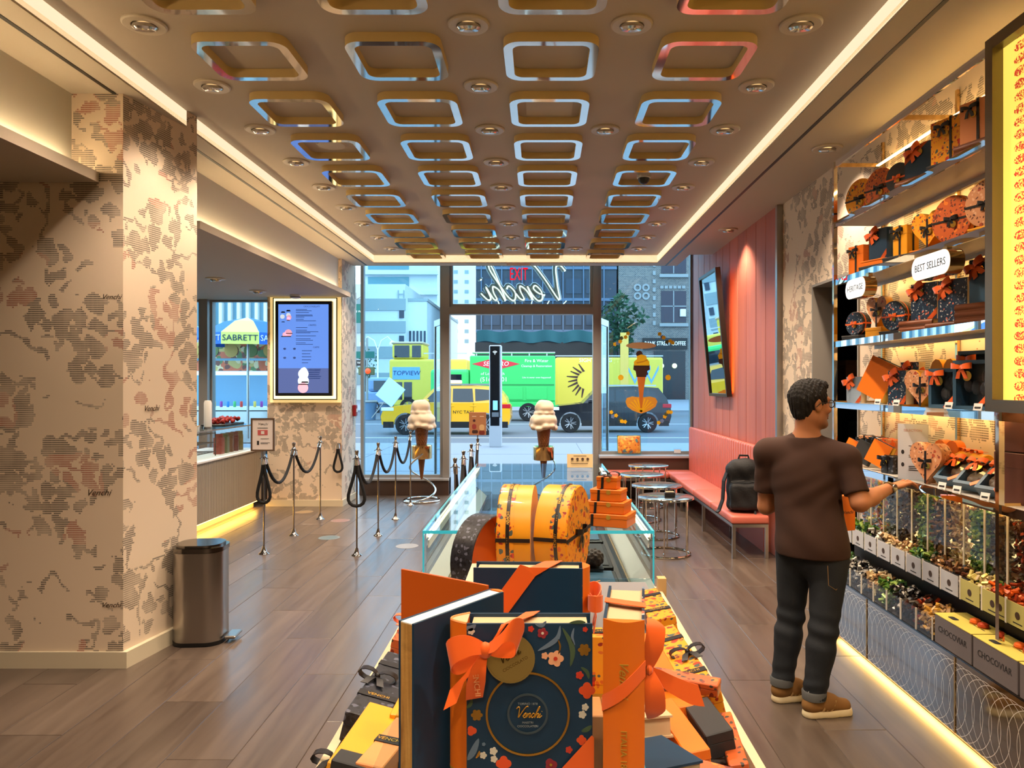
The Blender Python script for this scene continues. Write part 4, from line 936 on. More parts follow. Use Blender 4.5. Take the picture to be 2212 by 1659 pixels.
put(heart('mustard floral heart box with black bow on the second shelf', FL_Y, YELLOW, 0.21, 0.20, 0.08), 2015, 2, dz=0.032); put(carton('flat orange box under the mustard heart box', ORANGE, 0.17, 0.15, 0.031, None, name='flat_box'), 2015, 2)
put(tin('large brown and orange round box standing on the second shelf', FL_O, ORANGE, 0.235, 0.1), 2071, 2, dz=0.018); put(carton('flat rust floral box under the large brown round box', FL_O, 0.17, 0.14, 0.017, None, name='flat_box'), 2071, 2)
put(tin('peach floral round box beside the shelf post on the second shelf', FL_P, YELLOW, 0.22, 0.08), 2142, 2, dz=0.041); put(carton('flat mustard box under the peach round box', YELLOW, 0.14, 0.14, 0.04, None, name='flat_box'), 2142, 2)
# third shelf
put(tin('small navy speckled round box with orange ribbon at the far end of the third shelf', FL_N, FL_K, 0.155, 0.07, RIB_O), 1854, 3, dz=0.042); put(carton('flat black box under the far navy round box', DARKC, 0.15, 0.14, 0.041, None, name='flat_box'), 1854, 3)
put(heart('peach heart box with black bow on a mustard cube on the third shelf', FL_P, YELLOW, 0.16, 0.19, 0.06), 1901, 3, dz=0.071); put(carton('mustard cube box under the peach heart box', YELLOW, 0.13, 0.11, 0.07, None, name='flat_box'), 1901, 3)
put(tin('navy speckled round box with orange ribbon beside the peach heart box', FL_N, FL_K, 0.175, 0.08, RIB_O), 1940, 3, dz=0.033); put(carton('flat charcoal box under the navy speckled round box', DARKC, 0.15, 0.14, 0.032, None, name='flat_box'), 1940, 3)
put(book('navy ringed gift book under the left end of the best sellers sign', FL_N, 0.17, 0.2, 0.05, KRAFT), 2003, 3, dz=0.068); put(book('navy ringed gift book under the right end of the best sellers sign', FL_N, 0.17, 0.215, 0.055, KRAFT), 2066, 3, dz=0.034)
for q, (px, dz, nm) in enumerate(((2003, 0, 'lowest'), (2003, 0.0335, 'upper'))): put(lying_book(f'{nm} brown book lying under the left navy ringed book', BROWNC, 0.22, 0.17, 0.033), px, 3, dz=dz)
put(lying_book('brown book lying under the right navy ringed book', BROWNC, 0.22, 0.17, 0.033), 2066, 3)
for q in range(3): put(lying_book(f'{["lowest", "middle", "topmost"][q]} brown book in the stack beside the post on the third shelf', BROWNC, 0.2, 0.17, 0.033), 2132, 3, dz=0.0335 * q)
put(book('slate blue gift book with orange bow on the brown book stack by the post', NAVYL, 0.16, 0.21, 0.05, NAVY), 2135, 3, dz=0.101)
# fourth shelf
put(book('pale blue gift book with orange bow at the far end of the fourth shelf', M('pale_blue_card', (150, 166, 184), 0.5), 0.13, 0.17, 0.045, KRAFT), 1850, 4, dx=-0.02)
o = put(book('open plain orange book leaning back on the fourth shelf', ORANGE, 0.19, 0.235, 0.06, GOLD, None, False), 1882, 4, dx=-0.05, dz=0.045); o.rotation_euler = (R(-8), R(24), R(-62))
put(book('navy floral book with orange bow beside the open orange book', FL_N, 0.13, 0.2, 0.06, KRAFT), 1946, 4)
put(book('navy floral book with orange bow standing behind on the fourth shelf', FL_N, 0.13, 0.25, 0.05, KRAFT), 1972, 4, dx=0.1); put(book('small navy floral book behind the orange heart box', FL_N, 0.10, 0.2, 0.05, KRAFT), 2003, 4, dx=0.1)
put(heart('peach floral heart box with black bow on the fourth shelf', FL_P, YELLOW, 0.21, 0.2, 0.075), 1999, 4, dx=-0.04)
put(heart('mustard heart box standing behind the slate window box', YELLOW, YELLOW, 0.17, 0.26, 0.06), 2046, 4, dx=0.12)
put(window_box('smaller slate blue window box with orange ribbon on the fourth shelf', NAVYL, 0.18, 0.2, 0.09, (86, 78, 76)), 2052, 4, dx=-0.02)
put(window_box('larger slate blue window box with orange ribbon beside the post on the fourth shelf', NAVYL, 0.22, 0.235, 0.09, (70, 66, 70)), 2117, 4, dx=-0.02)
put(window_box('slate blue window box standing behind the larger one', NAVYL, 0.22, 0.29, 0.06, (180, 120, 70)), 2120, 4, dx=0.12)
for k, px in enumerate((1890, 1930, 2042, 2105)): price_tag((XS + 0.012, 1600 * XS / (px - 1168), 1.528), RZ, ['farthest price tag on the fourth shelf edge', 'price tag below the navy floral book', 'price tag before the smaller slate window box', 'price tag before the larger slate window box'][k])
# fifth shelf
o = put(book('plain orange book leaning at the far end of the fifth shelf', ORANGE, 0.11, 0.13, 0.03, GOLD, None, False), 1832, 5, dx=-0.10, dz=0.03); o.rotation_euler = (R(-12), R(22), R(-60))
o = put(book('plain charcoal book leaning between two orange books on the fifth shelf', DARKC, 0.12, 0.13, 0.03, BLACK, None, False), 1857, 5, dx=-0.10, dz=0.03); o.rotation_euler = (R(-12), R(22), R(-60))
o = put(book('plain orange book with gilt edge leaning near the acrylic sign', ORANGE, 0.13, 0.14, 0.045, GOLD, None, False), 1890, 5, dx=-0.09, dz=0.035); o.rotation_euler = (R(-12), R(22), R(-60))
for q, (px, m_, r_, nm) in enumerate(((1876, FL_P, RIB_B, 'far peach floral'), (1898, FL_K, RIB_B, 'charcoal speckled'), (1918, FL_P, RIB_O, 'middle peach floral'), (1938, PEACH, RIB_O, 'plain peach'))):
    put(carton(f'{nm} little box with ribbon behind the leaning books on the fifth shelf', m_, 0.10, 0.07, 0.17, r_), px, 5, dx=0.11)
put(carton('speckled charcoal box with black ribbon between the leaning book and acrylic sign', FL_K, 0.09, 0.07, 0.10, RIB_B), 1926, 5, dx=-0.06)
t = thing('acrylic_sign', 'frosted acrylic information sign standing on the fifth shelf', 'sign', (2.0, 1600 * 2.0 / (1972 - 1168), 1.135), R(-40))
FROST = M('frosted_card', (206, 208, 216), 0.5); MB().box(-0.075, 0.075, -0.002, 0.002, 0, 0.30).build('card', FROST, t); MB().box(-0.085, 0.085, 0.003, 0.008, 0, 0.31).build('acrylic_back', CLEAR, t); MB().box(-0.085, 0.085, -0.05, 0.05, -0.001, 0.004).build('foot', CLEAR, t)
pr = MB(); pr.mat(M('sign_pink_print', (206, 150, 140), 0.6)); pr.text('SELECTION', 0.018, frame((0, -0.0028, 0.265), (1, 0, 0), (0, 0, 1)), 0.0004); pr.mat(INK)
for z in (0.18, 0.13, 0.12, 0.07, 0.06, 0.05): pr.box(-0.02, 0.045, -0.0032, -0.0022, z, z + 0.0035)
for z in (0.148, 0.08): pr.ball((-0.05, -0.003, z), (0.008, 0.001, 0.012), 8)
pr.build('print', None, t)
put(heart('large peach floral heart box beside the reaching hand', FL_P, FL_P, 0.2, 0.215, 0.07), 2010, 5, dx=-0.08)
put(heart('orange heart box with black bow behind the egg boxes on the fifth shelf', ORANGE, ORANGE, 0.15, 0.16, 0.06), 2052, 5, dx=0.08, dz=0.06); put(carton('flat mustard box under the orange heart box', YELLOW, 0.16, 0.10, 0.059, None, name='flat_box'), 2052, 5, dx=0.08)
for q, px in enumerate((2086, 2112)):
    o = thing('gift_tube', f'orange wrapped tube lying at the back of the fifth shelf, {["farther", "nearer"][q]} one', 'gift tube', group='orange gift tubes'); MB().lathe([(0.028, -0.09), (0.032, -0.085), (0.032, 0.085), (0.028, 0.09)], 18, frame((0, 0, 0.033), (0, 0, 1), (0, 1, 0))).build('tube_body', YELLOW, o, True); bow('bow', RIB_O, o, (0, 0, 0.066), 0.04, 0.02, (0, 1, 0), (0, 0, 1)); put(o, px, 5, rz=R(90), dx=0.10, dz=0.105)
put(carton('flat navy box under the orange tubes at the back of the fifth shelf', NAVYL, 0.34, 0.1, 0.104, None, name='flat_box'), 2099, 5, rz=R(-90), dx=0.11)
for q, (px, s) in enumerate(((2050, 0.17), (2098, 0.19), (2150, 0.2))):
    o = window_box(f'tilted slate window box of chocolate eggs on the fifth shelf, {["farthest", "middle", "nearest the post"][q]}', NAVYL, s, 0.16, 0.05, (110, 84, 64), 'tilted egg boxes'); put(o, px, 5, dx=-0.075, dz=0.028); o.rotation_euler = (R(-48), 0, R(-75))
for k, px in enumerate((2028, 2060, 2120)): price_tag((XS + 0.012, 1600 * XS / (px - 1168), 1.134), RZ, ['price tag on the fifth shelf edge near the hand', 'price tag below the farthest egg box', 'price tag below the middle egg box'][k])
# bay behind the post: tall brown boxes
for q in range(2):
    o = carton(f'tall plum brown box right of the shelf post, {["upper", "lower"][q]} one', M('plum_card', (104, 62, 52), 0.4), 0.14, 0.09, 0.22, None, name='tall_box'); put(o, 2196, 5, dz=(0.225, 0.0)[q], dx=-0.03)
put(carton('flat slate box with orange bow right of the shelf post', NAVYL, 0.16, 0.12, 0.12, RIB_O), 2180, 5, dx=0.10)

# lit signs
def lit_sign(txt, y, label, w):
    o = thing('lit_sign', label, 'sign', (XS - 0.075, y, 2.215), R(-90)); P = rrect(w, 0.115, 0.056, 8); FR = frame((0, 0, 0), (1, 0, 0), (0, 0, 1))
    MB().prism(P, -0.05, 0.018, FR).build('brass_case', BRASS, o, True); f = MB().prism([(x * 0.985, y_ * 0.97) for x, y_ in P], 0.018, 0.022, FR).build('sign_face', M('sign_face_light', (255, 255, 255), 0.4, em=(255, 253, 250), es=0.95), o)
    MB().text(txt, 0.05, frame((0, -0.0225, 0), (1, 0, 0), (0, 0, 1)), 0.0006, sx=0.95).build('lettering', M('sign_letter', (40, 38, 36), 0.5), f)
    MB().box(-0.02, 0.02, 0.05, 0.075, 0.03, 0.09).build('bracket', BRASS, o)
lit_sign('HERITAGE', 4.37, 'lit oval sign reading heritage on the shelf edge', 0.27); lit_sign('BEST SELLERS', 3.53, 'lit oval sign reading best sellers on the shelf edge', 0.345)

# lightbox right of the post
t = thing('lightbox', 'tall yellow backlit panel with red ornaments in a bronze frame', 'lightbox', (XS - 0.03, 0, 0)); BRZ = M('bronze_frame', (120, 104, 82), 0.3, 0.7)
y0, y1, z0, z1 = 1.55, 3.118, 1.535, 3.09
MB().ring([(y0, z0), (y1, z0), (y1, z1), (y0, z1)], [(y0 + 0.05, z0 + 0.05), (y1 - 0.05, z0 + 0.05), (y1 - 0.05, z1 - 0.05), (y0 + 0.05, z1 - 0.05)], -0.05, 0.02, frame((0, 0, 0), (0, 1, 0), (0, 0, 1))).build('frame', BRZ, t)
m = bpy.data.materials.new('backlit_ornament_panel'); m.use_nodes = True; G = NG(m); sp_ = G('ShaderNodeSeparateXYZ', {0: G.co()}).outputs
uy = G.math('SUBTRACT', G.math('MULTIPLY', G.math('FRACT', G.math('DIVIDE', G.math('SUBTRACT', sp_['Y'], 2.862), 0.19)), 0.19), 0.095); vz = G.math('SUBTRACT', G.math('MULTIPLY', G.math('FRACT', G.math('DIVIDE', sp_['Z'], 0.0505)), 0.0505), 0.025)
d = G.math('SQRT', G.math('ADD', G.math('POWER', G.math('DIVIDE', uy, 2.2), 2.0), G.math('POWER', vz, 2.0)))
msk = G.math('MULTIPLY', G.math('LESS_THAN', d, 0.019), G.math('GREATER_THAN', G.noise(150.0, None, 2.0), 0.47))
c = G.mix(msk, lin((255, 222, 96)), lin((190, 60, 34))); G.link(c, G.p.inputs['Emission Color']); G.link(c, G.p.inputs['Base Color']); G.p.inputs['Emission Strength'].default_value = 1.05
MB().box(-0.004, 0.0, y0 + 0.05, y1 - 0.05, z0 + 0.05, z1 - 0.05).build('backlit_panel', m, t)
MB().box(0.02, 0.03, y0 + 0.02, y1 - 0.02, z0 + 0.02, z1 - 0.02).build('back_plate', BRZ, t)

# ------------------------------------------------------------------ pick-and-mix base: mirrored plinth, two tiers of bins, tall bins
m = bpy.data.materials.new('etched_ring_mirror'); m.use_nodes = True; G = NG(m); sp_ = G('ShaderNodeSeparateXYZ', {0: G.co()}).outputs
fr_ = G.math('FRACT', G.math('DIVIDE', sp_['Y'], 0.062)); dz2 = G.math('POWER', G.math('SUBTRACT', sp_['Z'], 0.21), 2.0); acc = None
for k in range(-3, 5):
    dd = G.math('SQRT', G.math('ADD', G.math('POWER', G.math('MULTIPLY', G.math('SUBTRACT', fr_, float(k)), 0.062), 2.0), dz2)); on = G.math('LESS_THAN', G.math('ABSOLUTE', G.math('SUBTRACT', dd, 0.165)), 0.0014); acc = on if acc is None else G.math('MAXIMUM', acc, on)
G.link(G.mix(acc, lin((176, 178, 182)), lin((236, 232, 224))), G.p.inputs['Base Color']); G.link(G.math('SUBTRACT', 1.0, G.math('MULTIPLY', acc, 0.55)), G.p.inputs['Metallic']); G.p.inputs['Roughness'].default_value = 0.10
ETCH = m
t = thing('bin_plinth', 'low mirrored plinth etched with overlapping rings under the candy bins', 'plinth', (0, 0, 0))
for (y0, y1) in ((4.32, 4.92), (3.40, 4.315), (2.5, 3.395), (1.5, 2.495)): MB().box(1.90, 1.912, y0, y1 - 0.006, 0.05, 0.398).build('mirror_panel', ETCH, t)
MB().box(1.912, 2.255, 1.5, 4.92, 0.05, 0.398).build('body', STEEL, t); MB().box(2.0, 2.25, 1.5, 4.9, 0.0, 0.05).build('toe_base', BLACK, t)
MB().box(1.95, 1.985, 1.55, 4.88, 0.042, 0.0495).build('toe_led', M('plinth_led', (255, 214, 120), 0.5, em=(255, 208, 120), es=30.0), t)
for y in (4.317, 3.397, 2.497): MB().box(1.896, 1.901, y - 0.006, y + 0.003, 0.05, 0.398).build('panel_joint', BRASS, t)
MB().box(2.075, 2.25, 1.5, 4.9, 0.398, 0.625).build('step_riser', M('dark_riser', (44, 34, 28), 0.5), t); MB().box(1.905, 2.25, 1.5, 4.9, 0.398, 0.404).build('deck', M('smoked_deck', (40, 34, 30), 0.2), t)

def heap(mb, x0, x1, y0, y1, z0, h, n, s, mats, shape='box', wall=False):
    for i in range(n):
        x = random.uniform(x0, x1); y = random.uniform(y0, y1); z = z0 + random.random() * h
        mb.mat(random.choice(mats)); q = Matrix.Translation((x, y, z)) @ Matrix.Rotation(random.uniform(0, 6.28), 4, Vector((random.gauss(0, 1), random.gauss(0, 1), random.gauss(0, 1) + 0.01)).normalized())
        a = s * random.uniform(0.8, 1.2)
        if shape == 'box': mb.cbox((0, 0, 0), (a * 1.7, a * 0.8, a * 0.6), q)
        else: mb.add([(a * 1.2, 0, 0), (0, a * 0.6, 0), (-a * 1.2, 0, 0), (0, -a * 0.6, 0), (0, 0, a * 0.5), (0, 0, -a * 0.5)], [(0, 1, 4), (1, 2, 4), (2, 3, 4), (3, 0, 4), (1, 0, 5), (2, 1, 5), (3, 2, 5), (0, 3, 5)], q)
def foil(n, c): return M('foil_' + n, c, 0.3, 0.12)
F_ = {'green': [foil('green', (84, 128, 44)), foil('dark_green', (34, 70, 34)), foil('lime', (150, 176, 90))], 'dark': [foil('dark', (52, 40, 34)), foil('black', (28, 24, 24)), foil('white', (210, 204, 194))], 'tan': [foil('tan', (196, 158, 110)), foil('cream', (226, 204, 160)), foil('bronze', (140, 100, 62))],
      'brown': [foil('brown', (88, 50, 32)), foil('dark', (52, 40, 34)), foil('bronze', (140, 100, 62))], 'gold': [foil('gold', (222, 168, 70)), foil('tan', (196, 158, 110))], 'cream': [foil('cream', (226, 204, 160)), foil('lemon', (222, 206, 120))], 'orange': [foil('orange', (232, 104, 36)), foil('rust', (180, 66, 34))],
      'red': [foil('rust', (180, 66, 34)), foil('brown', (88, 50, 32)), foil('dark', (52, 40, 34))], 'mixed': [foil('pink', (206, 134, 120)), foil('lemon', (222, 206, 120)), foil('sky', (140, 160, 200))], 'grey': [foil('grey', (112, 108, 106)), foil('dark', (52, 40, 34))], 'cocoa': [foil('cocoa', (74, 50, 36))]}
random.seed(11)
for (y0, y1) in ((YB + 0.02, YA - 0.02), (2.6, YB - 0.02)): MB().box(2.2475, 2.252, y0, y1, 0.63, 1.10).build('bin_backlight', M('bin_backlight', (255, 236, 190), 0.5, em=(255, 220, 150), es=1.3), t)
def bin_thing(kind, label, x0, x1, y0, y1, z0, z1, n, s, group, card=None, shape='box', tall=False):
    cx, cy = (x0 + x1) / 2, (y0 + y1) / 2; o = thing('candy_bin', label, 'candy bin', (cx, cy, z0), group=group); a, b = (x1 - x0) / 2, (y1 - y0) / 2 - 0.003; h = z1 - z0
    MB().quad((-a, b, 0), (-a, -b, 0), (-a, -b, h), (-a, b, h)).build('clear_front', CLEAR, o); MB().box(-a, a, -b, b, -0.0005, 0.004).build('bin_floor', M('smoked_deck', (40, 34, 30), 0.2), o)
    if not tall: MB().quad((-a, -b + 0.001, 0), (a, -b + 0.001, 0), (a, -b + 0.001, h), (-a, -b + 0.001, h)).build('clear_divider', CLEAR, o)
    for (yy) in (-b, b): MB().box(-a - 0.002, -a + 0.003, yy - 0.003, yy + 0.003, 0, h).build('bin_edge', M('bright_acrylic_edge', (235, 225, 205), 0.2), o)
    m = MB()
    if tall: heap(m, -a + 0.014, -a + 0.045, -b + 0.016, b - 0.016, 0.02, h * 0.84, n, s, F_[kind], shape); heap(m, -a + 0.045, a - 0.04, -b + 0.016, b - 0.016, 0.02, h * 0.84, n // 2, s, F_[kind], shape); heap(m, -a + 0.02, a - 0.04, -b + 0.014, b - 0.014, h * 0.78, h * 0.1, n // 3, s, F_[kind], shape)
    else: heap(m, -a + 0.016, a - 0.016, -b + 0.014, b - 0.014, 0.016, h * 1.12, n, s, F_[kind], shape)
    tag(m.build('wrapped_candies', None, o), kind='stuff')
    if card:
        c = MB().box(-a - 0.006, -a - 0.003, -b + 0.008, b - 0.008, 0.006, h - 0.006).build('label_card', card, o)
        MB().prism(circ(0.016, 12), 0, 0.001, frame((-a - 0.0065, 0, h * 0.5), (0, -1, 0), (0, 0, 1))).build('chocolate_picture', M('print_cocoa', (70, 52, 40), 0.5), c); MB().box(-a - 0.0068, -a - 0.006, -0.03, 0.03, h * 0.18, h * 0.22).build('print_line', INK, c)
CARD_S = M('silver_label_card', (196, 196, 200), 0.35); CARD_Y = M('olive_label_card', (196, 186, 110), 0.45)
P_ = 0.172
tall = ['mixed', 'mixed', 'grey', 'cocoa', 'green', 'brown', 'tan', 'green', 'grey', 'red']
for i, k in enumerate(tall):
    y1 = 4.88 - P_ * i
    bin_thing(k, f'tall clear bin of {k} wrapped chocolates, {ORD[i] if i < 9 else "last"} from the far end'.replace('nearest from', 'first from'), 2.10, 2.245, y1 - P_, y1, 0.626, 1.08, 230, 0.018, 'tall candy bins', tall=True, shape='box' if k != 'tan' else 'dia')
for i, k in enumerate(('tan', 'brown', 'gold')):
    y1 = 3.12 - P_ * i; bin_thing(k, f'tall clear bin of {k} chocolates right of the post, {["first", "second", "third"][i]}', 2.10, 2.245, y1 - P_, y1, 0.626, 1.08, 220, 0.018, 'tall candy bins', tall=True)
up = ['green', 'green', 'dark', 'tan', 'tan', 'green', 'brown', 'brown', 'cream', 'orange', 'orange', 'green']
for i, k in enumerate(up):
    y1 = 4.88 - P_ * i
    bin_thing(k, f'upper tier open bin of {k} sweets with label card, {ORD[i] if i < 9 else ["tenth", "eleventh", "twelfth"][i-9]} from the far end'.replace('nearest from', 'first from'), 1.985, 2.092, y1 - P_, y1, 0.632, 0.742, 95, 0.017, 'upper tier candy bins', CARD_Y if i > 7 else CARD_S)
lo = ['green', 'dark', 'dark', 'tan', 'green', 'dark', 'red', 'gold']
for i, k in enumerate(lo):
    y1 = 4.88 - P_ * i * 0.93
    bin_thing(k, f'lower tier open bin of {k} sweets, {ORD[i]} from the far end'.replace('nearest from', 'first from'), 1.905, 2.06, y1 - P_ * 0.93, y1, 0.405, 0.515, 120, 0.018, 'lower tier candy bins')
LGREY = M('chocoviar_grey', (112, 104, 104), 0.4); LLIT = M('chocoviar_lit_top', (216, 196, 96), 0.4)  # lid yellow paints in the warm light on the carton tops
for i in range(3):
    y1 = 3.585 - 0.318 * i; o = thing('chocolate_carton', f'grey chocolate carton with lid painted yellow as lit on the plinth, {["farthest", "middle", "nearest"][i]} of three', 'carton', (1.985, y1 - 0.155, 0.405), group='grey chocolate cartons')
    MB().bbox(-0.08, 0.075, -0.152, 0.152, 0, 0.135, 0.002).build('box_base', LGREY, o); l = MB().bbox(-0.081, 0.076, -0.153, 0.153, 0.135, 0.140, 0.001).build('lid', LLIT, o)
    MB().text('CHOCOVIAR', 0.04, frame((-0.0805, -0.0, 0.075), (0, -1, 0), (0, 0, 1)), 0.0005).build('lettering', INK, o)
    m = MB(); m.mat(INK); m.poly(rrect(0.03, 0.06, 0.012, 4, -0.04, 0.06), None, 0.1405); m.poly(rrect(0.006, 0.12, 0.002, 2, 0.0, -0.06), None, 0.1405); m.build('lid_print', None, l)
    for q in range(2):
        oo = thing('wrapped_bonbon', f'{["orange", "brown"][q]} wrapped bonbon on the lid of the {["farthest", "middle", "nearest"][i]} grey carton', 'candy', (1.985 + 0.02, y1 - 0.17 - 0.06 * q, 0.5455)); m = MB(); m.lathe([(0.02, 0), (0.025, 0.008), (0.022, 0.018), (0.012, 0.024), (0.002, 0.025)], 14); m.build('bonbon', F_['orange'][q], oo, True); MB().prism(circ(0.027, 12), 0, 0.002).build('paper_cup', GOLDP, oo)
# ------------------------------------------------------------------ script lettering used on the neon sign and the gift book
_VEN = [[(-0.25, 1.25), (-0.1, 1.5), (0.12, 1.38), (0.28, 0.6), (0.38, 0.02), (0.7, 0.85), (0.98, 1.45), (1.2, 1.6), (1.3, 1.5)],
        [(0.92, 0.22), (1.18, 0.33), (1.33, 0.52), (1.2, 0.64), (1.04, 0.4), (1.08, 0.08), (1.28, 0.0), (1.46, 0.25), (1.56, 0.6), (1.5, 0.02), (1.66, 0.44), (1.86, 0.62), (1.92, 0.42), (1.86, 0.06), (2.02, 0.08), (2.14, 0.3)],
        [(2.48, 0.48), (2.34, 0.62), (2.16, 0.35), (2.28, 0.02), (2.5, 0.14), (2.78, 0.8), (2.95, 1.3), (2.93, 1.55), (2.8, 1.3), (2.66, 0.0), (2.82, 0.44), (3.02, 0.6), (3.08, 0.36), (3.02, 0.06), (3.16, 0.08), (3.34, 0.58), (3.27, 0.1), (3.42, 0.04), (3.62, 0.3)],
        [(3.44, 0.86), (3.46, 0.9)]]
def smooth(pts, n=5):
    out = []; P = [pts[0]] + list(pts) + [pts[-1]]
    for i in range(1, len(P) - 2):
        for k in range(n):
            t = k / n; p0, p1, p2, p3 = [Vector(q) for q in P[i - 1:i + 3]]
            out.append(0.5 * ((2 * p1) + (-p0 + p2) * t + (2 * p0 - 5 * p1 + 4 * p2 - p3) * t * t + (-p0 + 3 * p1 - 3 * p2 + p3) * t ** 3))
    out.append(Vector(pts[-1])); return out
def venchi(mb, mx, size, r, n=6):
    for st in _VEN:
        mb.tube([((p[0] - 1.7 + 0.3 * p[1]) * size, (p[1] - 0.5) * size, 0) for p in (smooth(st) if len(st) > 2 else [Vector(q) for q in st])], r, n, mx=mx)

# ------------------------------------------------------------------ glass chocolate case
t = thing('display_case', 'long glass chocolate case with bright teal glass edges', 'display case', (0, 0, 0))
cx0, cx1, cy0, cy1, cz = -0.52, 0.50, 3.28, 6.05, 1.0
CABW = M('walnut_cabinet', (86, 62, 46), 0.4)
MB().box(cx0 + 0.02, cx1 - 0.02, 3.0, cy1 - 0.02, 0.0, 0.70).build('cabinet', CABW, t)
MB().box(cx0, cx1, cy0, cy1, cz - 0.012, cz).build('top_glass', CASEGL, t)
MB().box(cx0 + 0.04, cx1 - 0.04, 3.0, 3.01, 0.70, 0.86).build('front_glass', CASEGL, t); MB().box(cx0, cx0 + 0.012, cy0 + 0.012, cy1, 0.70, cz - 0.012).build('side_glass', CASEGL, t); MB().box(cx1 - 0.012, cx1, cy0 + 0.012, cy1, 0.70, cz - 0.012).build('side_glass', CASEGL, t); MB().box(cx0, cx1, cy1 - 0.012, cy1, 0.70, cz - 0.012).build('rear_glass', CASEGL, t)
for (x0, x1, y0, y1, z0, z1) in ((cx0 - 0.002, cx1 + 0.002, cy0 - 0.002, cy0, cz - 0.013, cz + 0.001), (cx0 - 0.002, cx0, cy0, cy1, cz - 0.013, cz + 0.001), (cx1, cx1 + 0.002, cy0, cy1, cz - 0.013, cz + 0.001), (cx0 - 0.003, cx0 + 0.004, cy0 - 0.003, cy0 + 0.004, 0.70, cz), (cx1 - 0.004, cx1 + 0.003, cy0 - 0.003, cy0 + 0.004, 0.70, cz), (cx0 - 0.003, cx0 + 0.004, 4.6, 4.606, 0.70, cz), (cx1 - 0.004, cx1 + 0.003, 4.6, 4.606, 0.70, cz)): MB().box(x0, x1, y0, y1, z0, z1).build('glass_edge', EDGE, t)
MB().box(cx0 + 0.08, cx1 - 0.08, 3.02, cy1 - 0.05, 0.70, 0.72).build('deck', M('dark_case_deck', (46, 42, 42), 0.35), t)
for sd, xa, xb in ((-1, cx0 + 0.02, cx0 + 0.10), (1, cx1 - 0.10, cx1 - 0.02)):
    m = MB(); o_, i_ = (xa, xb) if sd < 0 else (xb, xa); m.add([(o_, 3.02, 0.80), (i_, 3.02, 0.722), (i_, cy1 - 0.03, 0.722), (o_, cy1 - 0.03, 0.80), (o_, 3.02, 0.70), (o_, cy1 - 0.03, 0.70)], [(0, 1, 2, 3), (3, 2, 1, 0), (0, 4, 1), (3, 2, 5), (0, 3, 5, 4)]); m.build('white_slope', WHITE, t)
    MB().box(min(o_, i_) if sd > 0 else i_ - 0.012, (min(o_, i_) + 0.012) if sd > 0 else i_, 3.03, cy1 - 0.03, 0.72, 0.75).build('brass_rail', BRASS, t)
    MB().box(o_ - 0.004, o_ + 0.004, cy0 + 0.03, cy1 - 0.03, 0.965, 0.97).build('case_led', M('case_led', (255, 236, 200), 0.4, em=(255, 226, 180), es=6.0), t)
    MB().box(o_ - 0.003, o_ + 0.003, cy0 + 0.02, cy1 - 0.02, 0.92, 0.955).build('price_rail', PAPERW, t)
for k in range(4):
    for j in range(2):
        o = thing('chocolate_tray', f'black tray of dark chocolates in the glass case, {["left", "right"][j]} column, {ORD[k]} row', 'tray', (-0.21 + 0.40 * j, 3.31 + 0.6 * k, 0.7205), group='trays in the glass case'); MB().bbox(-0.17, 0.17, -0.26, 0.26, 0, 0.03, 0.006).build('tray', BLACK, o)
        MB().bbox(-0.15, 0.15, -0.24, 0.24, 0.03, 0.036, 0.003).build('slate_mat', NAVYL if (k + j) % 2 else DARKC, o); MB().strip([(-0.08, -0.1, 0.038), (0.08, 0.05, 0.038)], 0.012, (0, 1, 0)).build('copper_ribbon', PEACH, o)
random.seed(21)
o = thing('chocolate_log', 'rough dark chocolate log lying crosswise in the glass case', 'chocolate', (0.26, 3.56, 0.80)); S = SDF((-0.16, -0.07, -0.07), (0.16, 0.07, 0.07), 0.006); S.cone((-0.1, 0, 0), (0.1, 0, 0), 0.042, 0.042, 0); S.wrinkle(lambda x, y, z: 0.006 * np.sin(x * 170) * np.sin(y * 190 + z * 160)); S.build('log', M('nutty_chocolate', (62, 42, 32), 0.55, bump=(80, 0.8)), o); MB().box(-0.14, 0.14, -0.05, 0.05, -0.05, -0.042).build('board', BLACK, o)
o.location = (0.16, 3.56, 0.815)
t2 = thing('case_card', 'cream card with brown dots standing on the rear of the glass case', 'sign', (0.305, 5.75, 1.001)); MB().box(-0.10, 0.10, -0.004, 0.004, 0.0, 0.105, Matrix.Rotation(R(-8), 4, 'X')).build('card', M('cream_card', (214, 184, 136), 0.6), t2)
m = MB()
for k in range(4): m.prism(circ(0.011, 10), 0, 0.001, frame((-0.06 + 0.04 * k, 0.0045 - 0.008, 0.066), (1, 0, 0), (0, 0.13, 0.99)))
m.box(-0.05, 0.05, -0.0062, -0.0052, 0.088, 0.093); m.box(-0.07, 0.06, -0.0062, -0.0052, 0.03, 0.034); m.build('card_print', M('cocoa_print', (70, 44, 30), 0.6), t2)
# tower of four orange boxes on the case
for k, (w, h, nm) in enumerate(((0.215, 0.058, 'bottom'), (0.18, 0.053, 'second'), (0.145, 0.053, 'third'), (0.095, 0.055, 'top'))):
    z = 1.001 + (0, 0.059, 0.113, 0.167)[k]; o = thing('orange_gift_box', f'{nm} orange box of the ribbon tied tower on the glass case', 'gift box', (0.315, 3.43, z), R(-22), 'orange box tower')
    MB().bbox(-w / 2, w / 2, -w * 0.36, w * 0.36, 0, h * 0.72, 0.002).build('box_base', ORANGE, o); MB().bbox(-w / 2 - 0.002, w / 2 + 0.002, -w * 0.36 - 0.002, w * 0.36 + 0.002, h * 0.66, h, 0.002).build('lid', ORANGE, o); MB().prism(circ(0.011, 10), 0, 0.0008, frame((w * 0.1, -w * 0.36 - 0.0022, h * 0.78), (1, 0, 0), (0, 0, 1))).build('gold_seal', GOLDP, o)
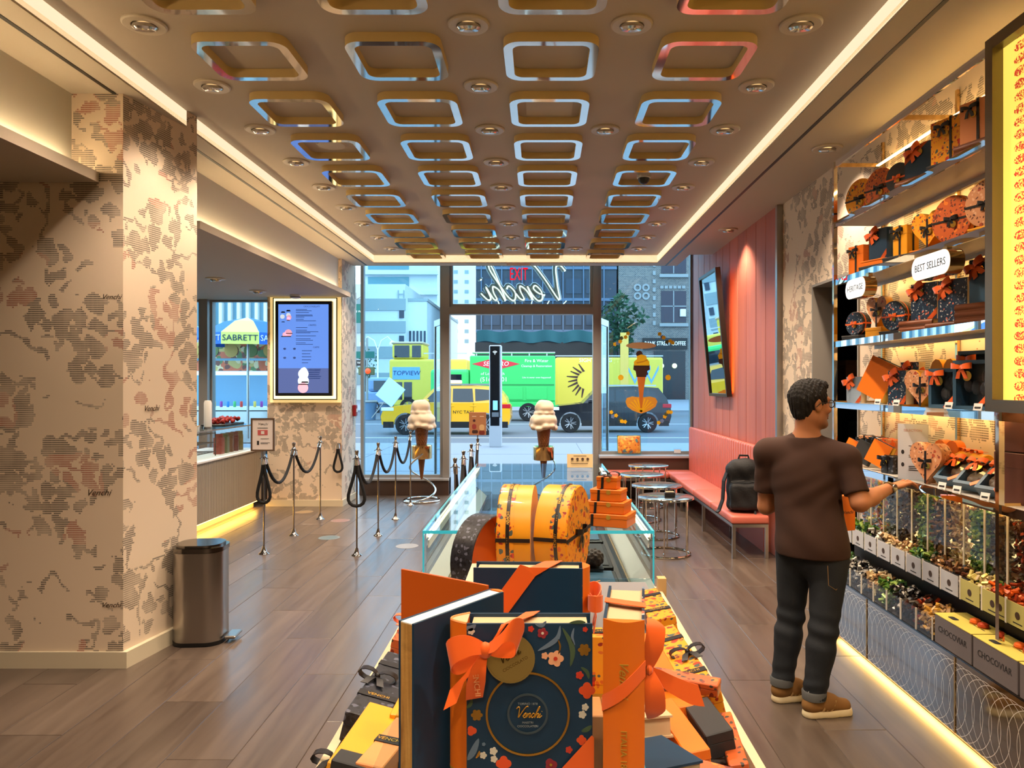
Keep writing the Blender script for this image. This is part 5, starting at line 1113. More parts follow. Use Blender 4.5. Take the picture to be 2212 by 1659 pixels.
o = thing('ribbon_tie', 'black ribbon with bow tying the orange box tower', 'ribbon', (0.315, 3.43, 1.0), R(-22)); m = MB(); m.strip([(-0.056, -0.080, 0.004), (-0.054, -0.0815, 0.056), (-0.045, -0.07, 0.061), (-0.042, -0.0675, 0.11), (-0.033, -0.056, 0.115), (-0.031, -0.055, 0.165), (-0.02, -0.039, 0.17), (-0.018, -0.0375, 0.22), (-0.01, -0.02, 0.2255), (0, 0, 0.2255)], 0.012, (1, 0, 0)); m.build('ribbon', RIB_B, o); bow('bow', RIB_B, o, (0, 0, 0.226), 0.05, 0.022, (0, 1, 0), (0, 0, 1))

# ------------------------------------------------------------------ near display table with its pile of gifts
t = thing('gift_table', 'low display table with cream rim and pine corner, heaped with gifts', 'table', (0, 0, 0))
RIMM = M('cream_rim', (214, 196, 160), 0.5); PINE = M('pale_pine', (206, 168, 112), 0.5)
MB().box(-0.43, 0.43, 0.62, 2.99, 0.0, 0.78).build('cabinet', CABW, t)
MB().box(-0.42, 0.42, 0.64, 2.97, 0.78, 0.856).build('tray_floor', M('grey_tray_floor', (120, 118, 122), 0.5), t)
for (x0, x1) in ((-0.44, -0.42), (0.42, 0.44)): MB().box(x0, x1, 0.62, 2.74, 0.78, 0.90).build('rim', RIMM, t)
MB().box(-0.42, 0.42, 0.62, 0.64, 0.78, 0.90).build('rim', RIMM, t); MB().box(-0.42, 0.42, 2.97, 2.99, 0.78, 0.81).build('rim', RIMM, t)
MB().box(0.425, 0.455, 2.68, 2.72, 0.78, 0.945).build('corner_post', PINE, t)
gp = thing('glass_riser', 'clear glass riser carrying the upright gift books', 'riser', (0, 0, 0)); MB().box(-0.26, 0.16, 0.93, 1.42, 1.044, 1.056).build('glass_top', CASEGL, gp)
for (x, y) in ((-0.25, 0.95), (0.15, 0.95), (-0.25, 1.40), (0.15, 1.40)): MB().box(x - 0.008, x + 0.008, y - 0.008, y + 0.008, 0.857, 1.044).build('leg', CLEAR, gp)
MB().box(0.155, 0.162, 0.93, 1.42, 1.043, 1.057).build('glass_edge', EDGE, gp)
br = thing('box_riser', 'white block riser under the round floral boxes', 'riser', (-0.03, 2.36, 0.857)); MB().bbox(-0.2, 0.17, -0.28, 0.22, 0, 0.162, 0.004).build('block', WHITE, br); MB().box(-0.21, 0.18, -0.29, 0.23, 0.162, 0.166).build('top_plate', CREAM, br)
ZR = 1.024
# hero gift book
hb = book('navy floral gift book with orange bow and gold medal at the front', NAVY, 0.175, 0.26, 0.05, ORANGE, RIB_O, False, 'upright gift books on the glass riser', side=-1, band=False)
hb.location = (-0.0155, 1.055, 1.0565)
for c in list(hb.children):
    if c.name.startswith('spine'):
        for g in list(c.children): bpy.data.objects.remove(g)
        bpy.data.objects.remove(c)
m = MB(); m.mat(ORANGE); n = 14; P = [(-0.0875 - 0.026 * math.sin(PI * i / n), -0.0255 + 0.051 * i / n) for i in range(n + 1)]; Q = [(-0.0875 - 0.022 * math.sin(PI * i / n), -0.021 + 0.042 * i / n) for i in range(n + 1)]
m.prism(P[::-1], 0, 0.2595); m.mat(KRAFT); m.prism(Q[::-1], 0.2595, 0.2598); sp = m.build('spine', None, hb, True)
for z in (0.215, 0.012, 0.05): MB().prism([(-0.0875 - 0.0264 * math.sin(PI * i / n), (-0.0255 + 0.051 * i / n) * 1.01) for i in range(n + 1)][::-1], z, z + 0.0035).build('gilt_band', GOLDP, sp, True)
m = MB(); m.tube([(-0.0875 - 0.024 * math.sin(PI * i / n), -0.0235 + 0.047 * i / n, 0.2598) for i in range(n + 1)], 0.002, 6); m.build('spine_rim', PEACH, sp, True)
SY = 1.03 - 0.0006 - 1.055; S1 = 1.03 / 1600
def hp(px, py): return ((px - 1168) * S1 + 0.0155, CAM_Z - (py - 828) * S1 - 1.0565)
def flat(name, pts, mat, lift=0.0, th=0.0006): return MB().prism(pts, lift, lift + th, frame((0, SY + 0.0006, 0), (1, 0, 0), (0, 0, 1))).build(name, mat, hb)
def pc_(n, c): return M('print_' + n, c, 0.5)
C_ = {'peach': pc_('peach', (242, 176, 130)), 'red': pc_('red', (206, 60, 36)), 'crim': pc_('crimson', (150, 44, 54)), 'leaf': pc_('leaf', (74, 94, 66)), 'grey': pc_('greyblue', (104, 124, 144)), 'ivory': pc_('ivory', (220, 210, 188)), 'gold': GOLD, 'orange': pc_('orange', (232, 84, 36))}
def flower(px, py, r, mat, k=5, core=None):
    x, z = hp(px, py); r *= S1; pts = []
    for i in range(k * 6):
        a = 2 * PI * i / (k * 6); rr = r * (0.72 + 0.28 * abs(math.cos(k * a / 2))); pts.append((x + rr * math.cos(a), z + rr * math.sin(a)))
    flat('printed_flower', pts, C_[mat]); 
    if core: flat('flower_core', circ(r * 0.25, 8, x, z), C_[core], 0.0006)
def leaf(pts, w, mat):
    P = [Vector(hp(*p)) for p in pts]; P = smooth([tuple(p) for p in P], 4); L = len(P); a = []; b = []
    for i, p in enumerate(P):
        d = (P[min(i + 1, L - 1)] - P[max(i - 1, 0)]).normalized(); n_ = Vector((-d.y, d.x)); ww = w * S1 * math.sin(PI * (i + 0.15) / (L - 0.7)) ** 0.8; a.append(tuple(p + n_ * ww)); b.append(tuple(p - n_ * ww))
    pts2 = b + a[::-1]; flat('printed_leaf', pts2, C_[mat])
for args in ((1200, 1421, 18, 'peach', 5, 'red'), (1172, 1366, 12, 'crim', 5, 'ivory'), (1262, 1402, 14, 'gold', 6), (1147, 1357, 7, 'red'), (1264, 1358, 6, 'red'), (1177, 1415, 8, 'peach'), (1252, 1457, 9, 'red'), (1268, 1490, 18, 'orange', 4), (1264, 1526, 8, 'ivory'), (1258, 1542, 9, 'ivory'), (1030, 1543, 13, 'gold', 6), (1019, 1577, 11, 'orange', 3), (1044, 1630, 8, 'ivory'), (1066, 1621, 9, 'ivory'), (1067, 1638, 8, 'ivory'), (1088, 1648, 17, 'orange', 4), (1229, 1618, 8, 'red'), (1256, 1597, 11, 'orange', 4), (1190, 1650, 14, 'crim', 3, 'gold'), (1018, 1362, 8, 'ivory'), (1118, 1352, 15, 'crim', 5), (1045, 1606, 4, 'grey'), (1024, 1500, 5, 'crim')): flower(*args)
for args in (([(1210, 1350), (1205, 1375), (1185, 1392), (1162, 1404)], 5, 'grey'), ([(1215, 1355), (1232, 1385), (1237, 1410), (1232, 1438)], 6, 'leaf'), ([(1180, 1340), (1170, 1350), (1155, 1345)], 4, 'grey'), ([(1242, 1392), (1236, 1375), (1240, 1355)], 3, 'grey'), ([(1230, 1344), (1250, 1342), (1265, 1343)], 4, 'leaf'), ([(1255, 1440), (1268, 1450), (1272, 1465)], 4, 'leaf'), ([(1256, 1578), (1268, 1574), (1278, 1566)], 5, 'leaf'), ([(1008, 1528), (1016, 1520), (1020, 1508)], 4, 'leaf'), ([(1010, 1640), (1022, 1622), (1034, 1594)], 7, 'grey'), ([(1028, 1348), (1016, 1356), (1008, 1352)], 6, 'grey'), ([(1205, 1378), (1210, 1395), (1206, 1412)], 2, 'gold'), ([(1028, 1636), (1034, 1628), (1036, 1620)], 3, 'gold')): leaf(*args)
rx, rz_ = hp(1140, 1540); FRH = frame((rx, SY, rz_), (1, 0, 0), (0, 0, 1))
MB().ring(circ(0.0585, 48), circ(0.0555, 48), 0, 0.0012, FRH).build('gilt_ring', GOLD, hb); MB().ring(circ(0.0285, 36), circ(0.0255, 36), 0, 0.0008, FRH).build('label_ring', pc_('slate', (62, 76, 84)), hb)
m = MB(); venchi(m, FRH @ Matrix.Translation((0, 0.0, 0.001)), 0.0098, 0.0008, 4); m.build('script_lettering', GOLDP, hb, True)
m = MB(); m.text('TORINO 1878', 0.0045, FRH @ Matrix.Translation((0, 0.014, 0.0008)), 0.0001); m.text('MAESTRI', 0.004, FRH @ Matrix.Translation((0, -0.012, 0.0008)), 0.0001); m.text('CIOCCOLATIERI', 0.004, FRH @ Matrix.Translation((0, -0.017, 0.0008)), 0.0001); m.build('small_lettering', pc_('pale', (150, 160, 160)), hb)
mx_, mz = hp(1103, 1418); Fmd = frame((mx_, SY - 0.004, mz), (1, 0, 0), (0, 0, 1))
PALEG = M('pale_gold_foil', (200, 180, 110), 0.3, 0.9); m = MB(); m.prism(circ(0.034, 40), 0, 0.0012, Fmd); m.ring(circ(0.034, 40), circ(0.0315, 40), 0.0012, 0.0018, Fmd); md = m.build('gold_medal', PALEG, hb, True)
m = MB(); Fm2 = Fmd @ Matrix.Rotation(R(30), 4, 'Z'); venchi(m, Fm2 @ Matrix.Translation((0, 0.004, 0.0016)), 0.0088, 0.0007, 4); m.text('CIOCCOLATO', 0.006, Fm2 @ Matrix.Translation((0.002, -0.01, 0.0012)), 0.0003); m.build('medal_lettering', M('engraved_gold', (120, 96, 50), 0.4, 0.6), md)
# satin ribbon with big bow
def hq(px, py, out=0.0): x, z = hp(px, py); return Vector((x, SY - 0.004 - out, z))
m = MB()
def rib(pts, ws, up): m.strip(smooth(pts, 4) if not isinstance(pts[0], Vector) else [Vector(q) for q in smooth([tuple(p) for p in pts], 4)], [ws[0] + (ws[1] - ws[0]) * math.sin(PI * i / ((len(pts) - 1) * 4)) ** 0.7 for i in range((len(pts) - 1) * 4 + 1)], up, 0.001)
K = (1052, 1392)
rib([hq(*K, 0.010), hq(1078, 1372, 0.022), hq(1102, 1345, 0.026), hq(1122, 1352, 0.018), hq(1120, 1384, 0.012), hq(1085, 1394, 0.006), hq(*K, 0.006)], (0.012, 0.034), (0.35, 0.1, 0.95))
rib([hq(*K, 0.010), hq(1020, 1378, 0.022), hq(985, 1386, 0.026), hq(974, 1408, 0.018), hq(992, 1420, 0.010), hq(1025, 1408, 0.006), hq(*K, 0.006)], (0.012, 0.036), (-0.2, 0.1, 0.97))
m.ball(tuple(hq(1050, 1394, 0.012)), (0.010, 0.006, 0.012), 10)
m.build('bow', RIB_O, hb, True, ang=60); m = MB()
m.strip([hq(1048, 1400, 0.008), hq(1036, 1430, 0.014), hq(1030, 1465, 0.010), hq(1026, 1502, 0.004)], [0.010, 0.022, 0.027, 0.024], (1, 0, 0.18), 0.001); m.strip([hq(1046, 1402, 0.006), hq(1018, 1440, 0.010), hq(990, 1470, 0.012), hq(976, 1510, 0.018)], [0.010, 0.018, 0.022, 0.02], (0.9, 0, 0.5), 0.001)
m.build('bow_tails', RIB_O, hb, True); m = MB()
m.strip([hq(1060, 1388, 0.004), hq(1085, 1352, 0.003), (hp(1098, 1345)[0], SY - 0.001, 0.2612), (hp(1135, 1330)[0], SY + 0.03, 0.2615), (hp(1150, 1318)[0], SY + 0.052, 0.2612)], [0.012, 0.018, 0.02, 0.022, 0.022], [(0.7, 0, 0.7), (0.7, 0, 0.7), (1, 0, 0.2), (1, 0.3, 0), (1, 0.3, 0)], 0.001)
m.build('ribbon', RIB_O, hb); m = MB(); m.add([tuple(hq(1205, 1665, -0.002)), tuple(hq(1283, 1665, -0.002)), tuple(hq(1283, 1590, -0.002)), tuple(hq(1278, 1585, -0.002))], [(0, 1, 2, 3)]); m.build('ribbon', RIB_O, hb)
m = MB(); Ft = frame(tuple(hq(1031, 1462, 0.0125)), (0.12, 0, -1), (1, 0, 0.12)); m.text('VENCHI', 0.011, Ft, 0.0003); m.build('ribbon_lettering', M('pale_orange_print', (255, 176, 110), 0.4), hb)

# the other upright books
b2 = book('navy back of a gift book with diagonal orange ribbon behind the front book', NAVY, 0.195, 0.265, 0.05, ORANGE, None, False, 'upright gift books on the glass riser', side=1, band=False); b2.location = (-0.022, 1.345, 1.0565); b2.rotation_euler = (0, 0, R(-2))
m = MB(); m.strip([(-0.075, -0.0262, 0.16), (0.0, -0.0262, 0.262), (0.02, -0.0262, 0.2662), (0.045, 0.0262, 0.2662)], 0.034, [(0.8, 0, -0.6), (0.8, 0, -0.6), (1, 0, 0), (1, 0.2, 0)]); m.build('ribbon', RIB_O, b2); bow('bow', RIB_O, b2, (0.114, 0.0, 0.2), 0.05, 0.024, (0, 0, 1), (1, 0, 0))
b3 = book('orange spined gift book turned spine forward with orange bow', FL_N, 0.165, 0.275, 0.056, ORANGE, None, False, 'upright gift books on the glass riser', side=-1, band=False); b3.location = (0.124, 1.085, 1.0565); b3.rotation_euler = (0, 0, R(90 - 8))
# spine lettering and ribbons of the spine-forward book
Fb = frame((-0.0985, 0.0, 0.10), (0, 0, -1), (0, -1, 0)); m = MB(); m.text('ITALIA 1878', 0.012, Fb, 0.0004); m.text('Venchi', 0.018, Fb @ Matrix.Translation((-0.10, 0, 0)), 0.0004, 0.4); m.build('spine_lettering', GOLDP, b3)
m = MB(); m.strip([(-0.02, -0.030, 0.2765), (-0.012, 0.0, 0.2768), (0.0, 0.030, 0.2765)], 0.022, (1, 0, 0)); m.build('ribbon', RIB_O, b3); m = MB(); n = 10
m.strip([(-0.083 - 0.0165 * math.sin(PI * i / n), 0.029 - 0.058 * i / n, 0.16 + 0.05 * i / n) for i in range(n + 1)], 0.022, (0, 0, 1)); m.build('ribbon', RIB_O, b3, True)
for nm_, pts_, ws_, up_ in (('bow_loop', [(-0.07, -0.032, 0.205), (-0.075, -0.040, 0.235), (-0.07, -0.043, 0.262), (-0.06, -0.036, 0.27)], [0.012, 0.026, 0.026, 0.010], (0, 1, 0.1)), ('bow_loop', [(-0.07, -0.032, 0.205), (-0.078, -0.040, 0.18), (-0.074, -0.042, 0.15), (-0.065, -0.035, 0.135)], [0.012, 0.028, 0.028, 0.006], (0, 1, -0.1)), ('bow_tail', [(-0.068, -0.032, 0.203), (-0.066, -0.055, 0.188), (-0.06, -0.085, 0.172), (-0.055, -0.105, 0.166)], [0.012, 0.030, 0.034, 0.030], (0, 0.3, 1))):
    MB().strip(smooth([tuple(q) for q in pts_], 4), [w_ for i_ in range(3) for w_ in [ws_[i_] + (ws_[i_ + 1] - ws_[i_]) * u_ / 4 for u_ in range(4)]] + [ws_[3]], up_, 0.0014).build(nm_, RIB_O, b3, True)
MB().ball((-0.07, -0.034, 0.204), (0.008, 0.006, 0.008), 8).build('bow_knot', RIB_O, b3, True)
ob = book('navy gift book standing open beside the front book with pine coloured edge', NAVY, 0.195, 0.265, 0.03, ORANGE, None, False, 'upright gift books on the glass riser', side=1, band=False)
ob.location = (-0.128, 1.10, 1.0565); ob.rotation_euler = (0, 0, R(54))
for c in list(ob.children):
    if c.name.startswith('page_block'): bpy.data.objects.remove(c)
MB().box(-0.0975, 0.094, -0.011, 0.011, 0.002, 0.263).build('page_block', SIDEW, ob); MB().box(-0.0972, 0.0935, -0.0109, 0.0109, 0.263, 0.2645).build('white_top_edge', WHITE, ob)
ol = MB().box(-0.19, 0.0, -0.0025, 0.0025, 0.0, 0.27); ol.build('open_lid', M('rust_orange_card', (206, 92, 22), 0.4), ob, loc=(0.098, 0.018, 0.0), rot=(0, 0, R(-54 - 34)))
# round floral boxes
a = tin('left of two upright mustard floral round boxes with black ribbon', FL_Y, FL_Y, 0.30, 0.105, RIB_B, 'floral round boxes behind the books'); a.location = (-0.072, 2.40, ZR); a.rotation_euler = (0, 0, R(-95))
b = tin('right of two upright mustard floral round boxes with black bow', FL_Y, FL_Y, 0.30, 0.105, RIB_B, 'floral round boxes behind the books'); b.location = (0.074, 2.40, ZR); b.rotation_euler = (0, 0, R(72))
for q in (a, b):
    for c in q.children:
        if c.name.startswith('box_base'): c.data.materials[0] = YELLOW
for q in (a, b):
    m = MB(); FR = frame((0, 0, 0.15), (1, 0, 0), (0, 0, 1))
    for k in range(14):
        an = 2 * PI * k / 14; u = Vector((-math.sin(an), 0, math.cos(an))); n_ = Vector((math.cos(an), 0, math.sin(an))); m.text('VENCHI' if k % 2 else '- - -', 0.012, frame(tuple(Vector((0, -0.017, 0.15)) + n_ * 0.1522), u, (0, 1, 0)), 0.0003)
    m.build('ribbon_lettering', GOLDP, q)
dsh = thing('round_box_lid', 'open charcoal speckled round box half leaning with orange inside', 'gift box', (-0.205, 2.74, 0.857), R(60), 'floral round boxes behind the books'); r = 0.155; FR = frame((0, 0, r), (1, 0, 0), (0, 0, 1))
m = MB(); m.lathe([(0.001, -0.045), (r, -0.045), (r, 0.045), (r - 0.003, 0.047)], 40, FR, cap=False); m.build('outer_wall', FL_K, dsh, True); MB().lathe([(r - 0.003, 0.047), (r - 0.006, 0.04), (r - 0.006, -0.035), (0.001, -0.035)], 40, FR, cap=False).build('inner_wall', M('rust_orange_card', (206, 92, 22), 0.4), dsh, True)

# pile of gifts in the tray
def pile(label, mat, X, Y, Z, w, l, h, roll=0.0, yaw=0.0, rib=None, name='gift_carton', bw=True, lid=None, pitch=0.0):
    o = thing(name, label, 'gift box', (X, Y, Z), rot=(pitch, roll, yaw), group='gifts heaped on the display table')
    MB().bbox(-w / 2, w / 2, -l / 2, l / 2, 0, h * 0.6, 0.002).build('box_base', mat, o); MB().bbox(-w / 2 - 0.001, w / 2 + 0.001, -l / 2 - 0.001, l / 2 + 0.001, h * 0.58, h, 0.002).build('lid', lid or mat, o)
    if rib:
        e = 0.002
        for yy in ((-l * 0.22, l * 0.28) if l > 0.25 else (0.0,)):
            MB().ring([(-w / 2 - e, -e), (w / 2 + e, -e), (w / 2 + e, h + e), (-w / 2 - e, h + e)], [(-w / 2 - 0.0012, -0.0005), (w / 2 + 0.0012, -0.0005), (w / 2 + 0.0012, h + 0.0005), (-w / 2 - 0.0012, h + 0.0005)], -0.012, 0.012, frame((0, yy, 0), (1, 0, 0), (0, 0, 1))).build('ribbon', rib, o)
        if bw: bow('bow', rib, o, (w * 0.3 * (1 if X > 0 else -1), 0.0, h + 0.003), 0.045, 0.018, (0, 1, 0), (0, 0, 1))
        if rib is RIB_B: MB().text('VENCHI', 0.014, frame((0, -l * 0.22 if l > 0.25 else 0, h + 0.0024), (1, 0, 0), (0, 1, 0)), 0.0003).build('ribbon_lettering', GOLDP, o)
    return o
T = 0.857
pile('long mustard floral box with black ribbons along the right rim', FL_Y, 0.368, 1.88, T + 0.04, 0.075, 0.46, 0.062, R(-14), R(3), RIB_B)
pile('mustard floral box at the far right of the heap', FL_Y, 0.365, 2.33, T + 0.045, 0.075, 0.30, 0.06, R(-10), R(2), RIB_B, bw=False)
pile('plain orange long box beside the right floral box', ORANGE, 0.300, 1.80, T + 0.06, 0.05, 0.46, 0.05, R(-10), R(2))
pile('charcoal long box in the right of the heap', DARKC, 0.240, 1.86, T + 0.05, 0.05, 0.36, 0.05, R(-6), R(4))
pile('rust floral slim box crossing the right of the heap', FL_O, 0.30, 1.66, T + 0.115, 0.035, 0.2, 0.03, R(-8), R(64))
pile('plain orange box in the middle right of the heap', ORANGE, 0.205, 1.66, T + 0.05, 0.05, 0.26, 0.06, R(-4), R(3))
pile('small charcoal box near the right front of the heap', DARKC, 0.350, 1.52, T + 0.065, 0.055, 0.15, 0.05, R(-12), R(6))
pile('slim orange box leaning near the right front', ORANGE, 0.278, 1.46, T + 0.075, 0.045, 0.22, 0.05, R(-8), R(8))
pile('second slim orange box near the right front', PEACH, 0.222, 1.42, T + 0.065, 0.045, 0.22, 0.05, R(-6), R(6))
pile('rust floral box at the right front corner of the heap', FL_O, 0.392, 1.50, T + 0.03, 0.035, 0.22, 0.05, R(-10), R(-6))
pile('rust floral slim box across the right front', FL_O, 0.30, 1.28, T + 0.10, 0.035, 0.2, 0.03, R(-6), R(60))
o = lying_book('small navy book with orange spine lying in the heap beside the spine forward book', NAVY, 0.14, 0.10, 0.04, 'gifts heaped on the display table', ORANGE); o.location = (0.2, 1.27, T + 0.12); o.rotation_euler = (0, R(-8), R(-70))
o = lying_book('small orange spined book lying deeper in the heap', KRAFT, 0.14, 0.10, 0.04, 'gifts heaped on the display table', ORANGE); o.location = (0.19, 1.46, T + 0.115); o.rotation_euler = (0, R(-8), R(-80))
pile('narrow mustard floral box standing behind the spine forward book', FL_Y, 0.112, 1.62, T + 0.001, 0.05, 0.06, 0.25, 0, 0, RIB_B, bw=False)
for q in range(4): pile(f'peach upright box in the row beneath the narrow floral box, {["first", "second", "third", "fourth"][q]} from the left', PEACH, 0.06 + 0.026 * q, 1.50, T + 0.001, 0.022, 0.09, 0.14, 0, 0)
pile('rust floral box with orange bow at the far left of the heap', FL_O, -0.368, 2.10, T + 0.05, 0.07, 0.26, 0.06, R(12), R(-2), RIB_O)
pile('grey speckled long box with black lettered ribbons on the left rim', FL_K, -0.368, 1.70, T + 0.045, 0.085, 0.34, 0.065, R(14), R(-3), RIB_B)
pile('plain mustard long box on the left of the heap', YELLOW, -0.350, 1.45, T + 0.06, 0.07, 0.25, 0.05, R(14), R(-4))
pile('plain mustard box standing against the pine edged book', YELLOW, -0.290, 1.64, T + 0.02, 0.05, 0.22, 0.09, R(5), R(-2))
pile('peach box with black ribbon at the left front of the heap', PEACH, -0.292, 1.40, T + 0.05, 0.05, 0.18, 0.07, R(6), R(-12), RIB_B, bw=False)
pile('small charcoal box at the left front of the heap', DARKC, -0.345, 1.335, T + 0.06, 0.07, 0.04, 0.06, R(10), R(-8))
pile('mustard box with black bow at the left front edge of the rim', YELLOW, -0.403, 1.47, T + 0.002, 0.028, 0.12, 0.04, 0, 0, RIB_B)
pile('rust floral box lying between the left boxes', FL_O, -0.30, 1.82, T + 0.03, 0.05, 0.2, 0.05, R(4), R(3))
for q, (x, y, m_, nm) in enumerate(((-0.2, 1.75, ORANGE, 'orange'), (-0.1, 1.7, FL_Y, 'mustard floral'), (0.0, 1.72, DARKC, 'charcoal'), (-0.18, 1.15, ORANGE, 'orange'), (-0.06, 1.2, FL_O, 'rust floral'), (0.07, 1.12, NAVY, 'navy'))): pile(f'{nm} box lying {"behind" if y > 1.5 else "beneath"} the glass riser' + ('' if q not in (0, 3) else ' on the left'), m_, x, y, T + 0.001, 0.09, 0.2, 0.07)
# ------------------------------------------------------------------ the shopper
SKIN = M('skin', (178, 116, 78), 0.5)
HEAD = Vector((1.400, 3.845, 1.545)); OR = Vector((1.38, 3.80, 0))
def _skin():
    G = NG(SKIN); SKIN.node_tree.nodes['Principled BSDF'].inputs['Subsurface Weight'].default_value = 0.06
    c = HEAD - OR; f = Vector((math.cos(R(15)), math.sin(R(15)), 0))
    q = c + f * 0.048 + Vector((0, 0, -0.085)); d = G('ShaderNodeVectorMath', {0: G.co(), 1: tuple(q)}, operation='DISTANCE').outputs['Value']
    beard = G.math('SUBTRACT', 1.0, G.math('SMOOTH_MIN', G.math('DIVIDE', G.math('SUBTRACT', d, 0.045), 0.03), 1.0, 0.1), clamp=True)
    n = G.noise(400.0, None, 2.0); G.link(G.mix(G.math('MULTIPLY', beard, G.math('MULTIPLY_ADD', n, 0.5, 0.25)), lin((186, 122, 82)), lin((70, 46, 34))), G.p.inputs['Base Color'])
_skin()
def W(*p): return tuple(Vector(p) - OR)
man = thing('person', 'man in brown t-shirt and dark jeans reaching for the shelf', 'person', tuple(OR))
f = Vector((math.cos(R(15)), math.sin(R(15)), 0)); rr = Vector((f.y, -f.x, 0)); uu = Vector((0, 0, 1)); RH = [[f[i], rr[i], uu[i]] for i in range(3)]
def hp3(a, b, c): return tuple(HEAD - OR + f * a + rr * b + uu * c)
LS, RS = W(1.205, 3.945, 1.285), W(1.545, 3.755, 1.272); NB = W(1.385, 3.86, 1.345); LE, LWr = W(1.215, 3.995, 0.99), W(1.44, 4.10, 1.03); RE, RWr = W(1.580, 3.665, 1.062), W(1.795, 3.805, 1.118)
S = SDF(W(1.12, 3.58, 0.78), W(2.01, 4.20, 1.69), 0.0042)
S.ell(hp3(-0.012, 0, 0.030), (0.096, 0.076, 0.092), 0.0, RH); S.ell(hp3(0.030, 0, -0.035), (0.064, 0.058, 0.085), 0.03, RH)
for b in (-1, 1): S.cone(hp3(-0.005, 0.045 * b, -0.068), hp3(0.062, 0.016 * b, -0.104), 0.024, 0.020, 0.03)
S.ell(hp3(0.079, 0, -0.106), (0.018, 0.022, 0.018), 0.02, RH); S.ell(hp3(0.080, 0, 0.026), (0.016, 0.052, 0.014), 0.02, RH)
for b in (-1, 1): S.ell(hp3(0.101, 0.031 * b, 0.002), (0.018, 0.020, 0.014), 0.012, RH, sub=True)
for b in (-1, 1): S.ell(hp3(0.077, 0.031 * b, 0.001), (0.0135, 0.0135, 0.0125), 0.004, RH); S.ell(hp3(0.068, 0.042 * b, -0.03), (0.022, 0.02, 0.016), 0.02, RH)
S.cone(hp3(0.090, 0, 0.014), hp3(0.113, 0, -0.030), 0.008, 0.012, 0.010); S.ell(hp3(0.104, 0, -0.038), (0.012, 0.016, 0.008), 0.008, RH)
S.ell(hp3(0.094, 0, -0.060), (0.010, 0.022, 0.007), 0.008, RH); S.ell(hp3(0.092, 0, -0.074), (0.011, 0.019, 0.007), 0.006, RH)
for b in (-1, 1): S.ell(hp3(-0.008, 0.078 * b, -0.004), (0.020, 0.010, 0.033), 0.008, RH); S.ell(hp3(-0.004, 0.088 * b, -0.002), (0.011, 0.007, 0.02), 0.004, RH, sub=True)
S.cone(hp3(-0.022, 0, -0.05), NB, 0.056, 0.062, 0.03)
TR = Vector((0.866, -0.5, 0)); TH = Vector((0.5, 0.866, 0)); RT = [[TR[i], TH[i], uu[i]] for i in range(3)]
S.ell(W(1.375, 3.85, 1.18), (0.155, 0.10, 0.16), 0.04, RT); S.ell(W(1.385, 3.83, 0.95), (0.14, 0.10, 0.2), 0.05, RT)
S.cone(LS, RS, 0.05, 0.05, 0.05); S.cone(NB, LS, 0.05, 0.045, 0.05); S.cone(NB, RS, 0.05, 0.045, 0.05)
def lerp(a, b, t): return tuple(Vector(a).lerp(Vector(b), t))
S.cone(LS, LE, 0.05, 0.042, 0.02); S.cone(LE, lerp(LE, LWr, 0.4), 0.041, 0.040, 0.02); S.cone(lerp(LE, LWr, 0.4), LWr, 0.040, 0.028, 0.02)
S.cone(RS, RE, 0.05, 0.044, 0.02); S.cone(RE, lerp(RE, RWr, 0.35), 0.042, 0.042, 0.02); S.cone(lerp(RE, RWr, 0.35), RWr, 0.042, 0.027, 0.02)
# right hand reaching forward, palm down
d = Vector((0.93, 0.22, 0.20)).normalized(); sd = Vector((-d.y, d.x, 0)).normalized(); up = d.cross(sd) * 1.0; wv = Vector(RWr)
def hpnt(a, b, c): return tuple(wv + d * a + sd * b + up * c)
RHd = [[d[i], sd[i], up[i]] for i in range(3)]
S.ell(hpnt(0.045, 0.0, 0.0), (0.052, 0.040, 0.017), 0.014, RHd)
for k, (b, L) in enumerate(((-0.030, 0.058), (-0.010, 0.072), (0.011, 0.076), (0.031, 0.068))):
    a0 = 0.082 - 0.004 * abs(k - 2); p0 = hpnt(a0, b, 0.002); p1 = hpnt(a0 + L * 0.48, b * 1.15, 0.004); p2 = hpnt(a0 + L * 0.80, b * 1.2, -0.012); p3 = hpnt(a0 + L, b * 1.2, -0.030)
    S.cone(hpnt(0.05, b * 0.8, 0), p0, 0.011, 0.0095, 0.006); S.cone(p0, p1, 0.0092, 0.0084, 0.003); S.cone(p1, p2, 0.0083, 0.0077, 0.003); S.cone(p2, p3, 0.0077, 0.0068, 0.003)
S.cone(hpnt(0.025, 0.028, -0.004), hpnt(0.06, 0.058, -0.016), 0.013, 0.0105, 0.008); S.cone(hpnt(0.06, 0.058, -0.016), hpnt(0.095, 0.064, -0.026), 0.0102, 0.0082, 0.003)
# left hand holding the paper bag in front of the body
d2 = Vector((0.96, -0.1, 0.22)).normalized(); s2 = Vector((0, 0, 1)).cross(d2).normalized(); u2 = d2.cross(s2); wl = Vector(LWr)
def lp(a, b, c): return tuple(wl + d2 * a + s2 * b + u2 * c)
S.ell(lp(0.045, 0, 0), (0.052, 0.017, 0.040), 0.014, [[d2[i], s2[i], u2[i]] for i in range(3)])
for k, (b, L) in enumerate(((-0.030, 0.058), (-0.010, 0.072), (0.011, 0.076), (0.030, 0.068))):
    p0 = lp(0.082, 0, b); p1 = lp(0.082 + L * 0.5, -0.008, b); p2 = lp(0.082 + L * 0.72, -0.026, b); p3 = lp(0.082 + L * 0.62, -0.044, b)
    S.cone(lp(0.05, 0, b * 0.8), p0, 0.011, 0.0095, 0.006); S.cone(p0, p1, 0.0092, 0.0084, 0.003); S.cone(p1, p2, 0.0083, 0.0077, 0.003); S.cone(p2, p3, 0.0077, 0.0068, 0.003)
